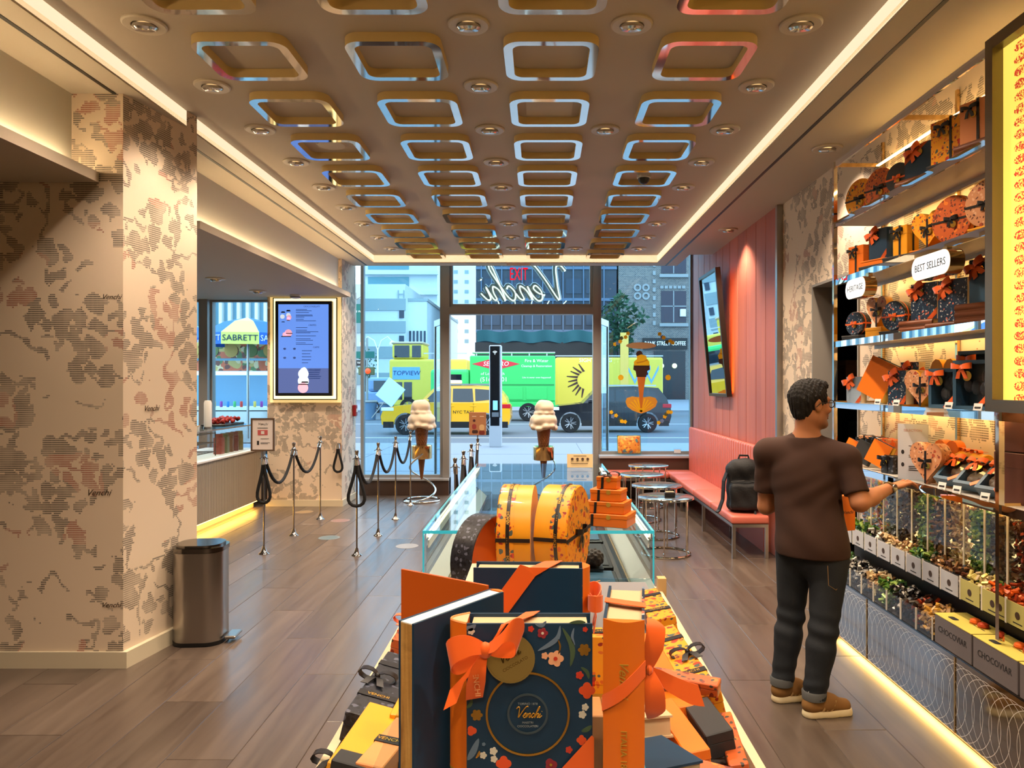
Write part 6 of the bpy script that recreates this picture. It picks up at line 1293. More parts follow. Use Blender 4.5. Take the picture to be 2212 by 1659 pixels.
S.cone(lp(0.03, -0.012, 0.028), lp(0.075, -0.034, 0.036), 0.0125, 0.009, 0.008)
S.build('body', SKIN, man)
# hair
HAIR = M('dark_brown_hair', (18, 12, 9), 0.75, bump=(220, 0.6))
S = SDF(hp3(-0.16, 0, -0.13)[:0] + tuple(Vector(hp3(0, 0, 0)) - Vector((0.15, 0.15, 0.13))), tuple(Vector(hp3(0, 0, 0)) + Vector((0.15, 0.15, 0.17))), 0.0036)
S.ell(hp3(-0.016, 0, 0.034), (0.106, 0.084, 0.100), 0.0, RH); S.ell(hp3(0.035, 0, 0.098), (0.058, 0.06, 0.030), 0.02, RH); S.ell(hp3(-0.045, 0, -0.035), (0.056, 0.058, 0.055), 0.02, RH)
S.rbox(hp3(0.135, 0, -0.045), (0.075, 0.2, 0.118), 0.02, 0.004, RH, sub=True); S.rbox(hp3(0.085, 0, -0.122), (0.10, 0.2, 0.118), 0.02, 0.004, RH, sub=True)
for b in (-1, 1): S.ell(hp3(-0.006, 0.086 * b, -0.008), (0.024, 0.022, 0.034), 0.004, RH, sub=True)
S.rbox(hp3(-0.03, 0, -0.165), (0.2, 0.2, 0.085), 0.01, 0.004, RH, sub=True)
S.wrinkle(lambda x, y, z: 0.0026 * np.sin(x * 190 + z * 70) * np.sin(y * 210 + z * 120) + 0.0018 * np.sin(x * 330 - y * 250)); S.build('hair', HAIR, man)
# glasses
m = MB()
for b in (-1, 1):
    m.tube([hp3(0.104, 0.031 * b + 0.023 * math.cos(2 * PI * i / 20), 0.002 + 0.019 * math.sin(2 * PI * i / 20)) for i in range(20)], 0.0024, 6, closed=True)
    m.tube([hp3(0.102, 0.054 * b, 0.008), hp3(0.085, 0.072 * b, 0.009), hp3(0.0, 0.086 * b, 0.008), hp3(-0.025, 0.086 * b, -0.012)], 0.0022, 6)
m.tube([hp3(0.106, -0.009, 0.006), hp3(0.109, 0, 0.009), hp3(0.106, 0.009, 0.006)], 0.0022, 6)
gl = m.build('eyeglasses', M('tortoise_frame', (40, 28, 22), 0.3), man, True)
for b in (-1, 1): MB().poly([hp3(0.104, 0.031 * b + 0.022 * math.cos(2 * PI * i / 16), 0.002 + 0.018 * math.sin(2 * PI * i / 16))[:2] for i in range(3)]) if False else None
# t-shirt
SHIRT = M('brown_cotton', (56, 32, 21), 0.9)
S = SDF(W(1.10, 3.58, 0.74), W(1.72, 4.10, 1.42), 0.0055)
S.ell(W(1.375, 3.85, 1.175), (0.182, 0.125, 0.185), 0.0, RT); S.ell(W(1.388, 3.83, 0.97), (0.168, 0.130, 0.26), 0.06, RT); S.ell(W(1.398, 3.805, 0.80), (0.182, 0.152, 0.22), 0.06, RT)
S.cone(LS, RS, 0.058, 0.058, 0.05); S.cone(NB, LS, 0.058, 0.056, 0.06); S.cone(NB, RS, 0.058, 0.056, 0.06)
S.cone(LS, lerp(LS, LE, 0.85), 0.060, 0.062, 0.03); S.cone(RS, lerp(RS, RE, 0.95), 0.060, 0.062, 0.03)
S.wrinkle(lambda x, y, z: 0.0035 * np.sin(19 * (x * 0.9 + z * 0.35) + 2.5 * np.sin(7 * z + 3 * x)) * np.sin(8 * z + 11 * x + 1.0) + 0.0020 * np.sin(43 * (z * 0.5 - x) + 4 * np.sin(11 * z)) * np.sin(13 * z))
S.plane(W(0, 0, 0.775), (0, 0, -1))
nb = Vector(NB); S.cone(tuple(nb + Vector((-0.01, -0.005, 0.012))), tuple(nb + Vector((0.03, 0.0, 0.20))), 0.064, 0.075, 0.0, sub=True)
dl = (Vector(LE) - Vector(LS)).normalized(); dr_ = (Vector(RE) - Vector(RS)).normalized()
for P_, Q_, fr_, dv_ in ((LS, LE, 0.70, dl), (RS, RE, 0.80, dr_)):
    a1 = dv_.cross(Vector((0, 1, 0))).normalized(); b1 = dv_.cross(a1); S.rbox(tuple(Vector(lerp(P_, Q_, fr_)) + dv_ * 0.08), (0.08, 0.082, 0.082), 0.004, 0.0, [[dv_[i], a1[i], b1[i]] for i in range(3)], sub=True)
S.build('t_shirt', SHIRT, man)
# jeans, cuffs
DENIM = M('dark_denim', (30, 34, 40), 0.8, bump=(300, 0.2)); CUFF = M('denim_cuff', (92, 92, 92), 0.85)
S = SDF(W(1.14, 3.55, 0.05), W(1.62, 4.02, 0.90), 0.006)
PR = Vector((0.80, -0.60, 0)); PH = Vector((0.60, 0.80, 0)); RP = [[PR[i], PH[i], uu[i]] for i in range(3)]
S.ell(W(1.392, 3.815, 0.80), (0.158, 0.118, 0.13), 0.0, RP); S.ell(W(1.41, 3.75, 0.76), (0.10, 0.08, 0.11), 0.05, RP)
LK, LA, RK, RA = W(1.312, 3.885, 0.435), W(1.258, 3.865, 0.085), W(1.415, 3.705, 0.43), W(1.362, 3.69, 0.085)
S.cone(W(1.325, 3.87, 0.76), LK, 0.094, 0.066, 0.03); S.cone(LK, LA, 0.066, 0.056, 0.02); S.ell(lerp(LK, LA, 0.3), (0.066, 0.068, 0.10), 0.03)
S.cone(W(1.462, 3.755, 0.76), RK, 0.098, 0.068, 0.03); S.cone(RK, RA, 0.068, 0.056, 0.02); S.ell(lerp(RK, RA, 0.3), (0.066, 0.068, 0.10), 0.03)
S.wrinkle(lambda x, y, z: 0.004 * np.sin(70 * z + 14 * x) * np.exp(-((z - 0.42) / 0.09) ** 2) + 0.003 * np.sin(85 * z + 20 * y) * np.exp(-((z - 0.13) / 0.07) ** 2)); S.plane(W(0, 0, 0.085), (0, 0, -1)); jn = S.build('jeans', DENIM, man)
for A, K_ in ((LA, LK), (RA, RK)):
    a = Vector(A); MB().lathe([(0.05, -0.005), (0.058, 0.0), (0.060, 0.035), (0.056, 0.042), (0.05, 0.04)], 24, Matrix.Translation(a - Vector((0, 0, 0.0))), cap=False).build('rolled_cuff', CUFF, man, True)
STI = M('jean_stitching', (150, 110, 60), 0.8); pk = Vector((1.452, 3.628, 0)) - OR
m = MB(); q = frame(tuple(W(1.455, 3.648, 0.0)), (0.86, 0.38, 0), (0, 0, 1)); m.tube([(-0.055, 0.76, 0.0), (-0.052, 0.665, 0.003), (0.0, 0.635, 0.0), (0.05, 0.665, -0.01), (0.052, 0.76, -0.01)], 0.0016, 5, mx=q); m.build('pocket_stitching', STI, jn)
# shoes
SUEDE = M('tan_suede', (132, 92, 46), 0.85); RUB = M('cream_rubber', (220, 200, 160), 0.6); STR = M('pale_stripe', (170, 134, 80), 0.7)
def shoe(heel, ang, L=0.262):
    a = R(ang); dx, dy = math.cos(a), math.sin(a); h = Vector(heel)
    def p(t, s, z): return tuple(h + Vector((dx * t - dy * s, dy * t + dx * s, z)))
    S = SDF(tuple(h + Vector((-0.06, -0.10, 0.0))), tuple(h + Vector((L + 0.05, L * abs(dy) + 0.10, 0.17))), 0.0045)
    S.cone(p(0.04, 0, 0.052), p(0.12, 0, 0.058), 0.037, 0.040, 0.02); S.cone(p(0.12, 0, 0.056), p(L - 0.042, 0.004, 0.042), 0.040, 0.034, 0.02); S.cone(p(0.045, 0, 0.06), p(0.055, 0, 0.105), 0.035, 0.037, 0.03); S.cone(p(0.07, 0, 0.10), p(0.15, 0, 0.075), 0.03, 0.028, 0.03); S.plane((0, 0, 0.022), (0, 0, -1))
    sh = S.build('shoe', SUEDE, man)
    S = SDF(tuple(h + Vector((-0.06, -0.10, -0.012))), tuple(h + Vector((L + 0.06, L * abs(dy) + 0.10, 0.06))), 0.0045); S.cone(p(0.042, 0, 0.012), p(0.13, 0, 0.012), 0.042, 0.040, 0.01); S.cone(p(0.13, 0, 0.012), p(L - 0.042, 0.004, 0.012), 0.040, 0.042, 0.02); S.plane((0, 0, 0.034), (0, 0, 1)); S.plane((0, 0, 0.001), (0, 0, -1)); S.build('rubber_sole', RUB, sh)
    for k in range(3):
        t = 0.105 + 0.022 * k; m = MB(); m.strip([p(t - 0.018, -0.0395, 0.036), p(t - 0.004, -0.0405, 0.062), p(t + 0.008, -0.033, 0.084)], 0.009, (dx, dy, 0.0), 0.003); m.build('side_stripe', STR, sh)
    m = MB()
    for k in range(5):
        t = 0.105 + 0.017 * k; m.tube([p(t, -0.022, 0.098 - 0.006 * k), p(t + 0.004, 0, 0.108 - 0.007 * k), p(t, 0.022, 0.098 - 0.006 * k)], 0.003, 5)
    m.build('laces', M('brown_laces', (84, 56, 30), 0.8), sh)
    MB().lathe([(0.034, 0.0), (0.036, 0.012), (0.034, 0.026)], 18, Matrix.Translation(Vector(p(0.052, 0, 0.115))), cap=False).build('sock', PAPERW, sh, True)
shoe(W(1.300, 3.675, 0), 8); shoe(W(1.203, 3.848, 0), 14)
# wrist watch
dv = (Vector(RWr) - Vector(lerp(RE, RWr, 0.35))).normalized(); pw_ = Vector(RWr) - dv * 0.012; a_ = dv.cross(Vector((0, 0, 1))).normalized()
m = MB(); m.lathe([(0.030, -0.009), (0.0335, -0.008), (0.0335, 0.008), (0.030, 0.009)], 24, frame(tuple(pw_), a_, dv.cross(a_)), cap=False); wt = m.build('watch_strap', M('bronze_strap', (110, 84, 50), 0.35, 0.7), man, True); c_ = pw_ - a_ * -0.030 + Vector((0, 0, 0.012))
MB().lathe([(0.018, 0), (0.019, 0.006), (0.016, 0.008), (0.001, 0.008)], 20, frame(tuple(pw_ + a_ * 0.030 + Vector((0, 0, 0.006))), dv, dv.cross(a_) * -1)).build('watch_case', STEEL, wt, True)
# paper bag held in front
t = thing('paper_bag', 'small orange paper bag hanging in front of the man', 'bag', (1.655, 4.03, 0.855), R(20)); MB().box(-0.05, 0.05, -0.022, 0.022, 0.0, 0.19).build('bag_body', ORANGE, t); MB().tube([(-0.022, -0.02, 0.19), (-0.018, -0.01, 0.235), (0.018, -0.01, 0.235), (0.022, -0.02, 0.19)], 0.0022, 6).build('handle', RIB_B, t); MB().text('Venchi', 0.026, frame((0, -0.0225, 0.1), (1, 0, 0), (0, 0, 1)), 0.0004, 0.4).build('lettering', INK, t)

# ------------------------------------------------------------------ backpack on the banquette
t = thing('backpack', 'black backpack slumped on the near end of the salmon banquette', 'backpack', (1.985, 7.24, 0.405), R(-14)); BN = M('black_nylon', (14, 14, 17), 0.65, bump=(60, 0.25))
S = SDF((-0.24, -0.2, -0.005), (0.24, 0.2, 0.56), 0.009); S.rbox((0, 0.02, 0.24), (0.165, 0.10, 0.24), 0.075, 0.0); S.ell((0, 0.0, 0.42), (0.15, 0.10, 0.10), 0.05); S.rbox((0, -0.10, 0.16), (0.13, 0.05, 0.13), 0.04, 0.03); S.wrinkle(lambda x, y, z: 0.005 * np.sin(z * 34 + x * 18) * np.sin(x * 29 + y * 12)); S.plane((0, 0, 0), (0, 0, -1)); bd = S.build('pack_body', BN, t)
MB().tube([(-0.05, 0.02, 0.505), (-0.04, 0.02, 0.545), (0.04, 0.02, 0.545), (0.05, 0.02, 0.505)], 0.010, 8).build('top_handle', BN, t, True)
MB().strip([(-0.13, 0.0, 0.46), (-0.19, -0.06, 0.3), (-0.2, -0.08, 0.12), (-0.235, -0.10, 0.02), (-0.255, -0.14, 0.005)], 0.05, (0.5, -0.8, 0), 0.012).build('shoulder_strap', BN, t); MB().strip([(0.12, 0.0, 0.47), (0.185, -0.04, 0.3), (0.18, -0.07, 0.06)], 0.05, (0.5, 0.8, 0), 0.012).build('shoulder_strap', BN, t)
MB().tube([(-0.12, -0.105, 0.30), (0, -0.13, 0.318), (0.12, -0.105, 0.30)], 0.004, 6).build('zip', DARKC, t); MB().strip([(0.10, -0.13, 0.03), (0.11, -0.16, -0.03), (0.09, -0.165, -0.08)], 0.02, (1, 0, 0), 0.004).build('loose_strap', BN, t)
# ------------------------------------------------------------------ outside: signs on the shop front
NEON = M('sign_tube_grey', (226, 226, 220), 0.4); NEONW = M('sign_tube_lit', (255, 250, 235), 0.4, em=(255, 244, 214), es=1.6)
t = thing('script_sign', 'mirrored script shop sign in white tubes behind the transom', 'sign', (-0.20, Y_F + 0.12, 3.10))
Fn = frame((0, 0, 0), (-1, 0, 0), (0, 0, 1)); m = MB(); venchi(m, Fn, 0.355, 0.042, 8); m.build('letter_tubes', NEON, t, True); m = MB(); venchi(m, frame((0.012, -0.03, -0.012), (-1, 0, 0), (0, 0, 1)), 0.355, 0.015, 6); m.build('lit_edge', NEONW, t, True)
for k in range(5): MB().cyl((-0.45 + 0.26 * k, 0.0, -0.19), (-0.40 + 0.22 * k, -0.035, -0.31), 0.008, 6).build('lit_stroke_rod', NEONW, t)  # glowing rods stand in for reflected light strokes and hold the sign
t = thing('exit_sign', 'red exit sign hanging under the ceiling edge above the door', 'sign', (-0.31, 10.45, Z_S)); MB().box(-0.16, 0.16, -0.006, 0.006, -0.27, -0.02).build('clear_panel', CLEAR, t); MB().box(-0.17, 0.17, -0.02, 0.02, -0.02, 0.0).build('housing', WHITE, t)
MB().text('EXIT', 0.255, frame((0, -0.008, -0.148), (1, 0, 0), (0, 0, 1)), 0.001, sx=0.50).build('lettering', M('exit_red', (220, 20, 40), 0.4, em=(255, 20, 50), es=1.0), t)
# window sticker on the right pane
YD = Y_F - 0.012; sc_ = YD / 1600
def dp(px, py): return ((px - 1168) * sc_, CAM_Z - (py - 828) * sc_)
t = thing('window_sticker', 'gelato cone and gold shell sticker on the right window', 'sticker', (0, YD, 0)); Fd = frame((0, 0, 0), (1, 0, 0), (0, 0, 1))
def st(name, pts, mat, lift=0.0): MB().prism([dp(*p) for p in pts][::-1], lift, lift + 0.0015, Fd).build(name, mat, t)
SY_, SB_, SG_ = M('sticker_yellow', (244, 196, 24), 0.5), M('sticker_brown', (58, 30, 24), 0.5), M('sticker_gold', (226, 164, 60), 0.4, 0.0)
def blob(cx, cy, rx, ry, n=20, k=0, am=0.0): return [(cx + rx * (1 + am * math.cos(k * 2 * PI * i / n)) * math.cos(2 * PI * i / n), cy + ry * (1 + am * math.cos(k * 2 * PI * i / n)) * math.sin(2 * PI * i / n)) for i in range(n)]
st('mirror_halo', blob(1385, 745, 33, 7), M('sticker_tan', (196, 160, 116), 0.5)); st('shell', [(1351, 866), (1354, 858), (1366, 855), (1385, 857), (1404, 855), (1416, 858), (1420, 866), (1416, 877), (1404, 885), (1394, 889), (1385, 892), (1376, 889), (1366, 885), (1355, 877)], SG_)
for k in range(9): a = -0.95 + 0.2375 * k; st('shell_rib', [(1385 - 1, 889), (1385 + 1, 889), (1385 + 33 * math.sin(a) + 1.6, 889 - 31 * math.cos(a) * 0.98), (1385 + 33 * math.sin(a) - 1.6, 889 - 31 * math.cos(a) * 0.98)], SY_, 0.0016)
st('wafer_cone', [(1376, 811), (1395, 811), (1390, 845), (1387, 880), (1383, 880), (1380, 845)], M('sticker_copper', (206, 120, 44), 0.4, 0.0), 0.0032); st('cup', [(1369, 786), (1403, 786), (1404, 797), (1398, 800), (1396, 813), (1375, 813), (1373, 800), (1368, 797)], SB_, 0.0034); st('cherry', blob(1381, 763, 7, 7), SB_, 0.0034)
st('soft_serve', [(1370, 788), (1369, 780), (1376, 774), (1375, 768), (1385, 764), (1396, 767), (1397, 774), (1403, 780), (1402, 788)], SY_, 0.0038); st('swirl_line', [(1374, 781), (1390, 778), (1400, 774), (1399, 777), (1390, 781), (1376, 784)], M('sticker_amber', (214, 150, 20), 0.5), 0.0056)
random.seed(5)
for (x0, y0, x1, y1) in ((1328, 740, 1355, 722), (1425, 722, 1452, 742), (1320, 892, 1350, 908), (1424, 908, 1450, 888)):
    for k in range(6):
        u = k / 5; st('flower', blob(x0 + (x1 - x0) * u + random.uniform(-2, 2), y0 + (y1 - y0) * u + random.uniform(-4, 4), 4.2, 4.2, 15, 5, 0.2), [SY_, M('sticker_blue', (110, 140, 190), 0.5), SY_, M('sticker_olive', (84, 92, 50), 0.5), SY_, SY_][k], 0.0004 * k)
for x in (1341, 1443): st('sun_dot', blob(x, 814, 6, 6), SY_)

# ------------------------------------------------------------------ street
ASPH = M('asphalt', (92, 98, 108), 0.8, bump=(3, 0.1)); PAVE = M('pavement', (128, 134, 144), 0.8)
struct(MB().box(-90, 60, Y_F + 0.1, 21.0, -0.3, -0.02).build('ground_sidewalk', PAVE)); struct(MB().box(-90, 60, 21.0, 47.0, -0.3, -0.14).build('ground_road', ASPH)); struct(MB().box(-90, 60, 47.0, 150.0, -0.3, -0.02).build('ground_far', PAVE))
m = MB(); LINEM = M('road_line', (206, 208, 210), 0.7)
for k, (y, x0, x1) in enumerate(((24.6, -30, 20), (33.0, -30, 20))): MB().box(x0, x1, y, y + 0.12, -0.139, -0.135).build('lane_line', LINEM, bpy.data.objects['ground_road'])
for k in range(5): MB().box(-14 + 5 * k - 0.006, -14 + 5 * k + 0.006, 11.3, 20.9, -0.0195, -0.017).build('paving_joint', ASPH, bpy.data.objects['ground_sidewalk'])
for y in (14.2, 17.6): MB().box(-30, 20, y, y + 0.012, -0.0195, -0.017).build('paving_joint', ASPH, bpy.data.objects['ground_sidewalk'])

TYRE = M('tyre_rubber', (22, 22, 24), 0.8); CARGL = M('car_glass', (26, 34, 42), 0.06, 0.2, coat=0.5); ALLOY = M('alloy', (170, 172, 176), 0.3, 0.9); LAMPR = M('tail_lamp', (190, 20, 36), 0.25); LAMPW = M('head_lamp', (224, 232, 240), 0.15)
def wheel(parent, x, y, z, r, w=0.22):
    m = MB(); Fw = frame((x, y, z), (1, 0, 0), (0, 0, 1)); m.lathe([(r * 0.62, -w / 2), (r * 0.95, -w / 2), (r, -w * 0.3), (r, w * 0.3), (r * 0.95, w / 2), (r * 0.62, w / 2)], 28, Fw, cap=False); o = m.build('wheel', TYRE, parent, True)
    m = MB(); m.lathe([(r * 0.64, w * 0.46), (r * 0.60, w * 0.30), (0.05, w * 0.26), (0.001, w * 0.26)], 24, Fw, cap=False); m.build('hub_disc', M('wheel_dark', (40, 42, 46), 0.4, 0.5), o, True)
    for k in range(5):
        for s in (-0.12, 0.12):
            a = 2 * PI * k / 5 + s; a2 = 2 * PI * k / 5 + s * 1.7; m = MB(); m.strip([Fw @ Vector((0.03 * math.cos(a), 0.03 * math.sin(a), w * 0.36)), Fw @ Vector((r * 0.62 * math.cos(a2), r * 0.62 * math.sin(a2), w * 0.44))], r * 0.085, (Fw.to_3x3() @ Vector((-math.sin(a), math.cos(a), 0)))); m.build('spoke', ALLOY, o)
    return o
def suv(label, X0, X1, Y, zt, body, flip, name='car', low=None, cat='car'):
    """SUV seen from its side: nose at local x=0, near side at local y=0, length L"""
    L = X1 - X0; H = zt + 0.14; t = thing(name, label, cat, (X0 if not flip else X1, Y, -0.14)); sx = L * (-1 if flip else 1); Wd = 1.85
    def P(u, h): return (u * sx, h * H)
    low_p = [(0.01, .20), (0.0, .36), (0.02, .50), (0.10, .56), (0.27, .605), (0.30, .62), (0.97, .63), (0.995, .55), (1.0, .34), (0.985, .20)]
    arch = []
    for c in (0.81, 0.19):
        for i in range(9): a = PI * i / 8; arch.append((c + 0.088 * math.cos(a), 0.20 + 0.235 * math.sin(a)))
    prof = [P(*p) for p in low_p] + [P(*p) for p in arch]
    if not flip: prof = prof[::-1]
    Fv = frame((0, Wd, 0), (1, 0, 0), (0, 0, 1)); m = MB(); m.prism(prof, 0.0, Wd, Fv); b_ = m.build('body', body, t)
    for (u0, u1) in ((0.02, 0.1), (0.28, 0.72), (0.9, 0.98)):
        MB().box(min(u0 * sx, u1 * sx), max(u0 * sx, u1 * sx), -0.015, 0.05, 0.14 * H, 0.26 * H).build('lower_trim', low or BLACK, t)
    cab = [(0.29, .61), (0.40, .90), (0.45, .955), (0.70, .97), (0.90, .935), (0.965, .72), (0.975, .62)]; cp = [P(*p) for p in cab]
    if not flip: cp = cp[::-1]
    m = MB(); n = len(cp); ins = 0.14
    v = [Fv @ Vector((p[0], p[1], Wd - (0.0 if p[1] < 0.7 * H else ins * (p[1] / H - 0.62) / 0.35))) for p in cp] + [Fv @ Vector((p[0], p[1], 0.0 if p[1] < 0.7 * H else ins * (p[1] / H - 0.62) / 0.35)) for p in cp]
    m.add(v, [tuple(range(n)), tuple(reversed(range(n, 2 * n)))] + [(i, n + i, n + (i + 1) % n, (i + 1) % n) for i in range(n)]); m.build('cabin', body, t)
    def win(pts, nm):
        w_ = [P(*p) for p in pts]; w_ = w_[::-1] if not flip else w_; MB().add([(p[0], 0.012 + (p[1] / H - 0.62) / 0.35 * 0.14 - 0.026, p[1]) for p in w_], [tuple(range(len(w_)))]).build(nm, CARGL, t)
    win([(0.335, .645), (0.425, .885), (0.54, .905), (0.54, .645)], 'front_window'); win([(0.555, .645), (0.555, .905), (0.705, .905), (0.715, .645)], 'rear_window'); win([(0.73, .66), (0.725, .90), (0.86, .875), (0.90, .70)], 'quarter_window')
    m = MB(); a = [P(0.30, .625), P(0.405, .905)]; m.quad((a[0][0] - 0.012 * (1 if not flip else -1), 0.14, a[0][1]), (a[0][0] - 0.012 * (1 if not flip else -1), Wd - 0.14, a[0][1]), (a[1][0] - 0.012 * (1 if not flip else -1), Wd - 0.2, a[1][1]), (a[1][0] - 0.012 * (1 if not flip else -1), 0.2, a[1][1])); m.build('windscreen', CARGL, t)
    for u in (0.19, 0.81): wheel(t, u * sx, 0.10, 0.20 * H, 0.20 * H)
    xh = sorted((0.004 * sx, 0.10 * sx)); MB().bbox(xh[0], xh[1], -0.012, 0.3, 0.47 * H, 0.535 * H, 0.01).build('headlamp', LAMPW, t); xt = sorted((0.93 * sx, 1.0 * sx)); MB().bbox(xt[0], xt[1], -0.012, 0.35, 0.52 * H, 0.60 * H, 0.01).build('tail_lamp', LAMPR, t)
    MB().box(*sorted((0.43 * sx, 0.88 * sx)), 0.10, 0.14, 0.97 * H, 1.0 * H).build('roof_rail', ALLOY, t)
    for u in (0.52, 0.69): MB().bbox(*sorted((u * sx, (u + 0.045) * sx)), -0.018, 0.0, 0.555 * H, 0.575 * H, 0.004).build('door_handle', body, t)
    for u in (0.325, 0.545, 0.715): MB().box(*sorted((u * sx - 0.004, u * sx + 0.004)), -0.003, 0.0, 0.27 * H, 0.62 * H).build('door_seam', BLACK, t)
    xm = sorted((0.335 * sx, 0.375 * sx)); MB().bbox(xm[0], xm[1], -0.16, -0.01, 0.63 * H, 0.70 * H, 0.03, 2).build('door_mirror', body, t)
    return t
TAXI = M('taxi_yellow', (236, 170, 20), 0.3, coat=0.6); tx = suv('yellow taxi stopped across the doorway', -5.62, -1.06, 26.0, 1.66, TAXI, False)
MB().bbox(2.1, 2.75, 0.7, 1.1, 1.79, 1.93, 0.03).build('roof_light', M('taxi_roof_light', (240, 232, 200), 0.4), tx); MB().prism(circ(0.19, 20), 0, 0.006, frame((1.52, -0.003, 0.86), (1, 0, 0), (0, 0, 1))).build('door_badge', BLACK, tx); MB().text('T', 0.26, frame((1.52, -0.012, 0.86), (1, 0, 0), (0, 0, 1)), 0.002).build('lettering', TAXI, tx); MB().text('NYC TAXI', 0.16, frame((2.9, -0.006, 0.80), (1, 0, 0), (0, 0, 1)), 0.002).build('lettering', BLACK, tx)
suv('black car passing right of the doorway', 0.22, 4.80, 27.2, 1.62, M('car_black', (12, 16, 24), 0.2, coat=0.35), False)

# green service truck
t = thing('box_truck', 'green service truck with red logo behind the taxi', 'truck', (-4.3, 35.5, -0.14)); GRN = M('truck_green', (54, 190, 96), 0.4); RED = M('logo_red', (206, 40, 56), 0.5)
MB().bbox(0.9, 5.0, 0, 2.3, 0.95, 3.15, 0.05).build('cargo_box', GRN, t); MB().box(0.9, 5.0, -0.02, 2.3, 0.7, 0.95).build('lower_body', GRN, t); MB().bbox(-1.0, 0.88, 0.05, 2.2, 0.6, 2.5, 0.15, 2).build('cab', GRN, t); MB().box(-0.6, 0.5, 0.03, 0.05, 1.5, 2.25).build('cab_window', CARGL, t)
MB().box(0.95, 4.95, -0.012, 0.0, 1.72, 1.78).build('side_moulding', M('truck_green_dark', (30, 130, 62), 0.4), t)
for k in range(3): MB().bbox(1.3 + 1.15 * k, 2.3 + 1.15 * k, -0.03, 0.0, 1.05, 1.65, 0.01).build('locker_door', GRN, t)
MB().prism([(1.0, 2.75), (2.15, 3.05), (3.3, 2.75), (2.15, 2.45)][::-1], 0, 0.008, frame((0, 0, 0), (1, 0, 0), (0, 0, 1))).build('logo_plate', RED, t)
m = MB(); m.text('SERVPRO', 0.30, frame((2.15, -0.012, 2.75), (1, 0, 0), (0, 0, 1)), 0.002, 0.2); m.text('of Long Beach', 0.2, frame((2.0, -0.006, 2.28), (1, 0, 0), (0, 0, 1)), 0.002); m.text('(516) 1801', 0.30, frame((2.05, -0.006, 2.0), (1, 0, 0), (0, 0, 1)), 0.002); m.text('Fire & Water', 0.21, frame((4.1, -0.006, 2.9), (1, 0, 0), (0, 0, 1)), 0.002); m.text('Cleanup & Restoration', 0.16, frame((4.1, -0.006, 2.65), (1, 0, 0), (0, 0, 1)), 0.002); m.text('Like it never even happened', 0.12, frame((4.1, -0.006, 2.1), (1, 0, 0), (0, 0, 1)), 0.002); m.build('lettering', PAPERW, t)
for x in (-0.2, 3.7): wheel(t, x, 0.12, 0.45, 0.45, 0.3)
for k in range(2): MB().cyl((1.0, 0.3 + 0.6 * k, 3.3), (5.0, 0.3 + 0.6 * k, 3.3), 0.04, 8).build('roof_ladder_rail', ALLOY, t)
for k in range(5): MB().cyl((1.2 + 0.85 * k, 0.3, 3.16), (1.2 + 0.85 * k, 0.3, 3.3), 0.03, 6).build('rail_post', ALLOY, t)
# buses
YB_ = M('bus_yellow', (222, 196, 70), 0.45); BLB = M('bus_blue', (110, 165, 235), 0.5)
t = thing('tour_bus', 'pale yellow open top tour bus left behind the taxi', 'bus', (-8.6, 42.0, -0.14)); MB().bbox(0, 4.4, 0, 2.5, 0.5, 3.2, 0.12, 2).build('lower_deck', YB_, t); MB().bbox(0.15, 1.9, 0.05, 2.4, 3.2, 4.1, 0.15, 2).build('upper_cab', YB_, t); MB().bbox(0.12, 1.95, 0.0, 2.45, 4.05, 4.2, 0.06).build('cab_roof', M('bus_roof_tan', (190, 168, 140), 0.5), t)
MB().box(0.3, 1.15, 0.02, 0.05, 3.3, 3.98).build('upper_window', CARGL, t); MB().box(1.3, 1.8, 0.02, 0.05, 3.3, 3.98).build('upper_window', CARGL, t); MB().box(0.2, 1.75, -0.02, 0.0, 2.05, 2.75).build('sign_panel', BLB, t); MB().text('TOPVIEW', 0.36, frame((0.98, -0.03, 2.4), (1, 0, 0), (0, 0, 1)), 0.002, 0.15).build('lettering', NAVY, t)
for k in range(2): MB().box(0.3 + 0.55 * k, 0.75 + 0.55 * k, -0.02, 0.0, 0.9, 1.9).build('lower_window', CARGL, t)
MB().box(1.95, 4.4, 0.05, 0.1, 3.5, 3.56).build('deck_rail', ALLOY, t); wheel(t, 1.1, 0.1, 0.5, 0.5, 0.3)
t = thing('tour_bus', 'yellow bus with dark brown mural stripes behind the black car', 'bus', (0.8, 40.5, -0.14)); MB().bbox(0, 5.9, 0, 2.5, 0.5, 3.25, 0.12, 2).build('bus_body', YB_, t); MB().box(0, 5.9, 0.05, 0.12, 3.3, 3.36).build('deck_rail', ALLOY, t); MB().text('SIGHTSEEING', 0.3, frame((2.2, -0.01, 3.08), (1, 0, 0), (0, 0, 1)), 0.002).build('lettering', PAPERW, t)
MUR = M('mural_brown', (64, 34, 30), 0.6)
for k in range(9):
    a = R(110 + 17 * k); m = MB(); m.strip([(1.75 + 0.55 * math.cos(a), -0.012, 2.0 + 0.5 * math.sin(a)), (1.75 + (1.05 + 0.1 * (k % 2)) * math.cos(a + 0.12), -0.012, 2.0 + 1.0 * math.sin(a + 0.12))], [0.13, 0.05], (-math.sin(a), 0, math.cos(a)), 0.004); m.build('mural_stripe', MUR, t)
for k in range(3): m = MB(); m.strip([(4.0 + 0.45 * k, -0.012, 2.6), (4.35 + 0.45 * k, -0.012, 1.9), (4.75 + 0.45 * k, -0.012, 2.7)], 0.22, (0, 0, 1), 0.004); m.build('blue_chevron', BLB, t)
wheel(t, 4.6, 0.1, 0.5, 0.5, 0.3); MB().box(3.55, 4.0, -0.03, 0.0, 1.6, 4.6).build('yellow_banner', M('banner_amber', (240, 190, 90), 0.5), t)

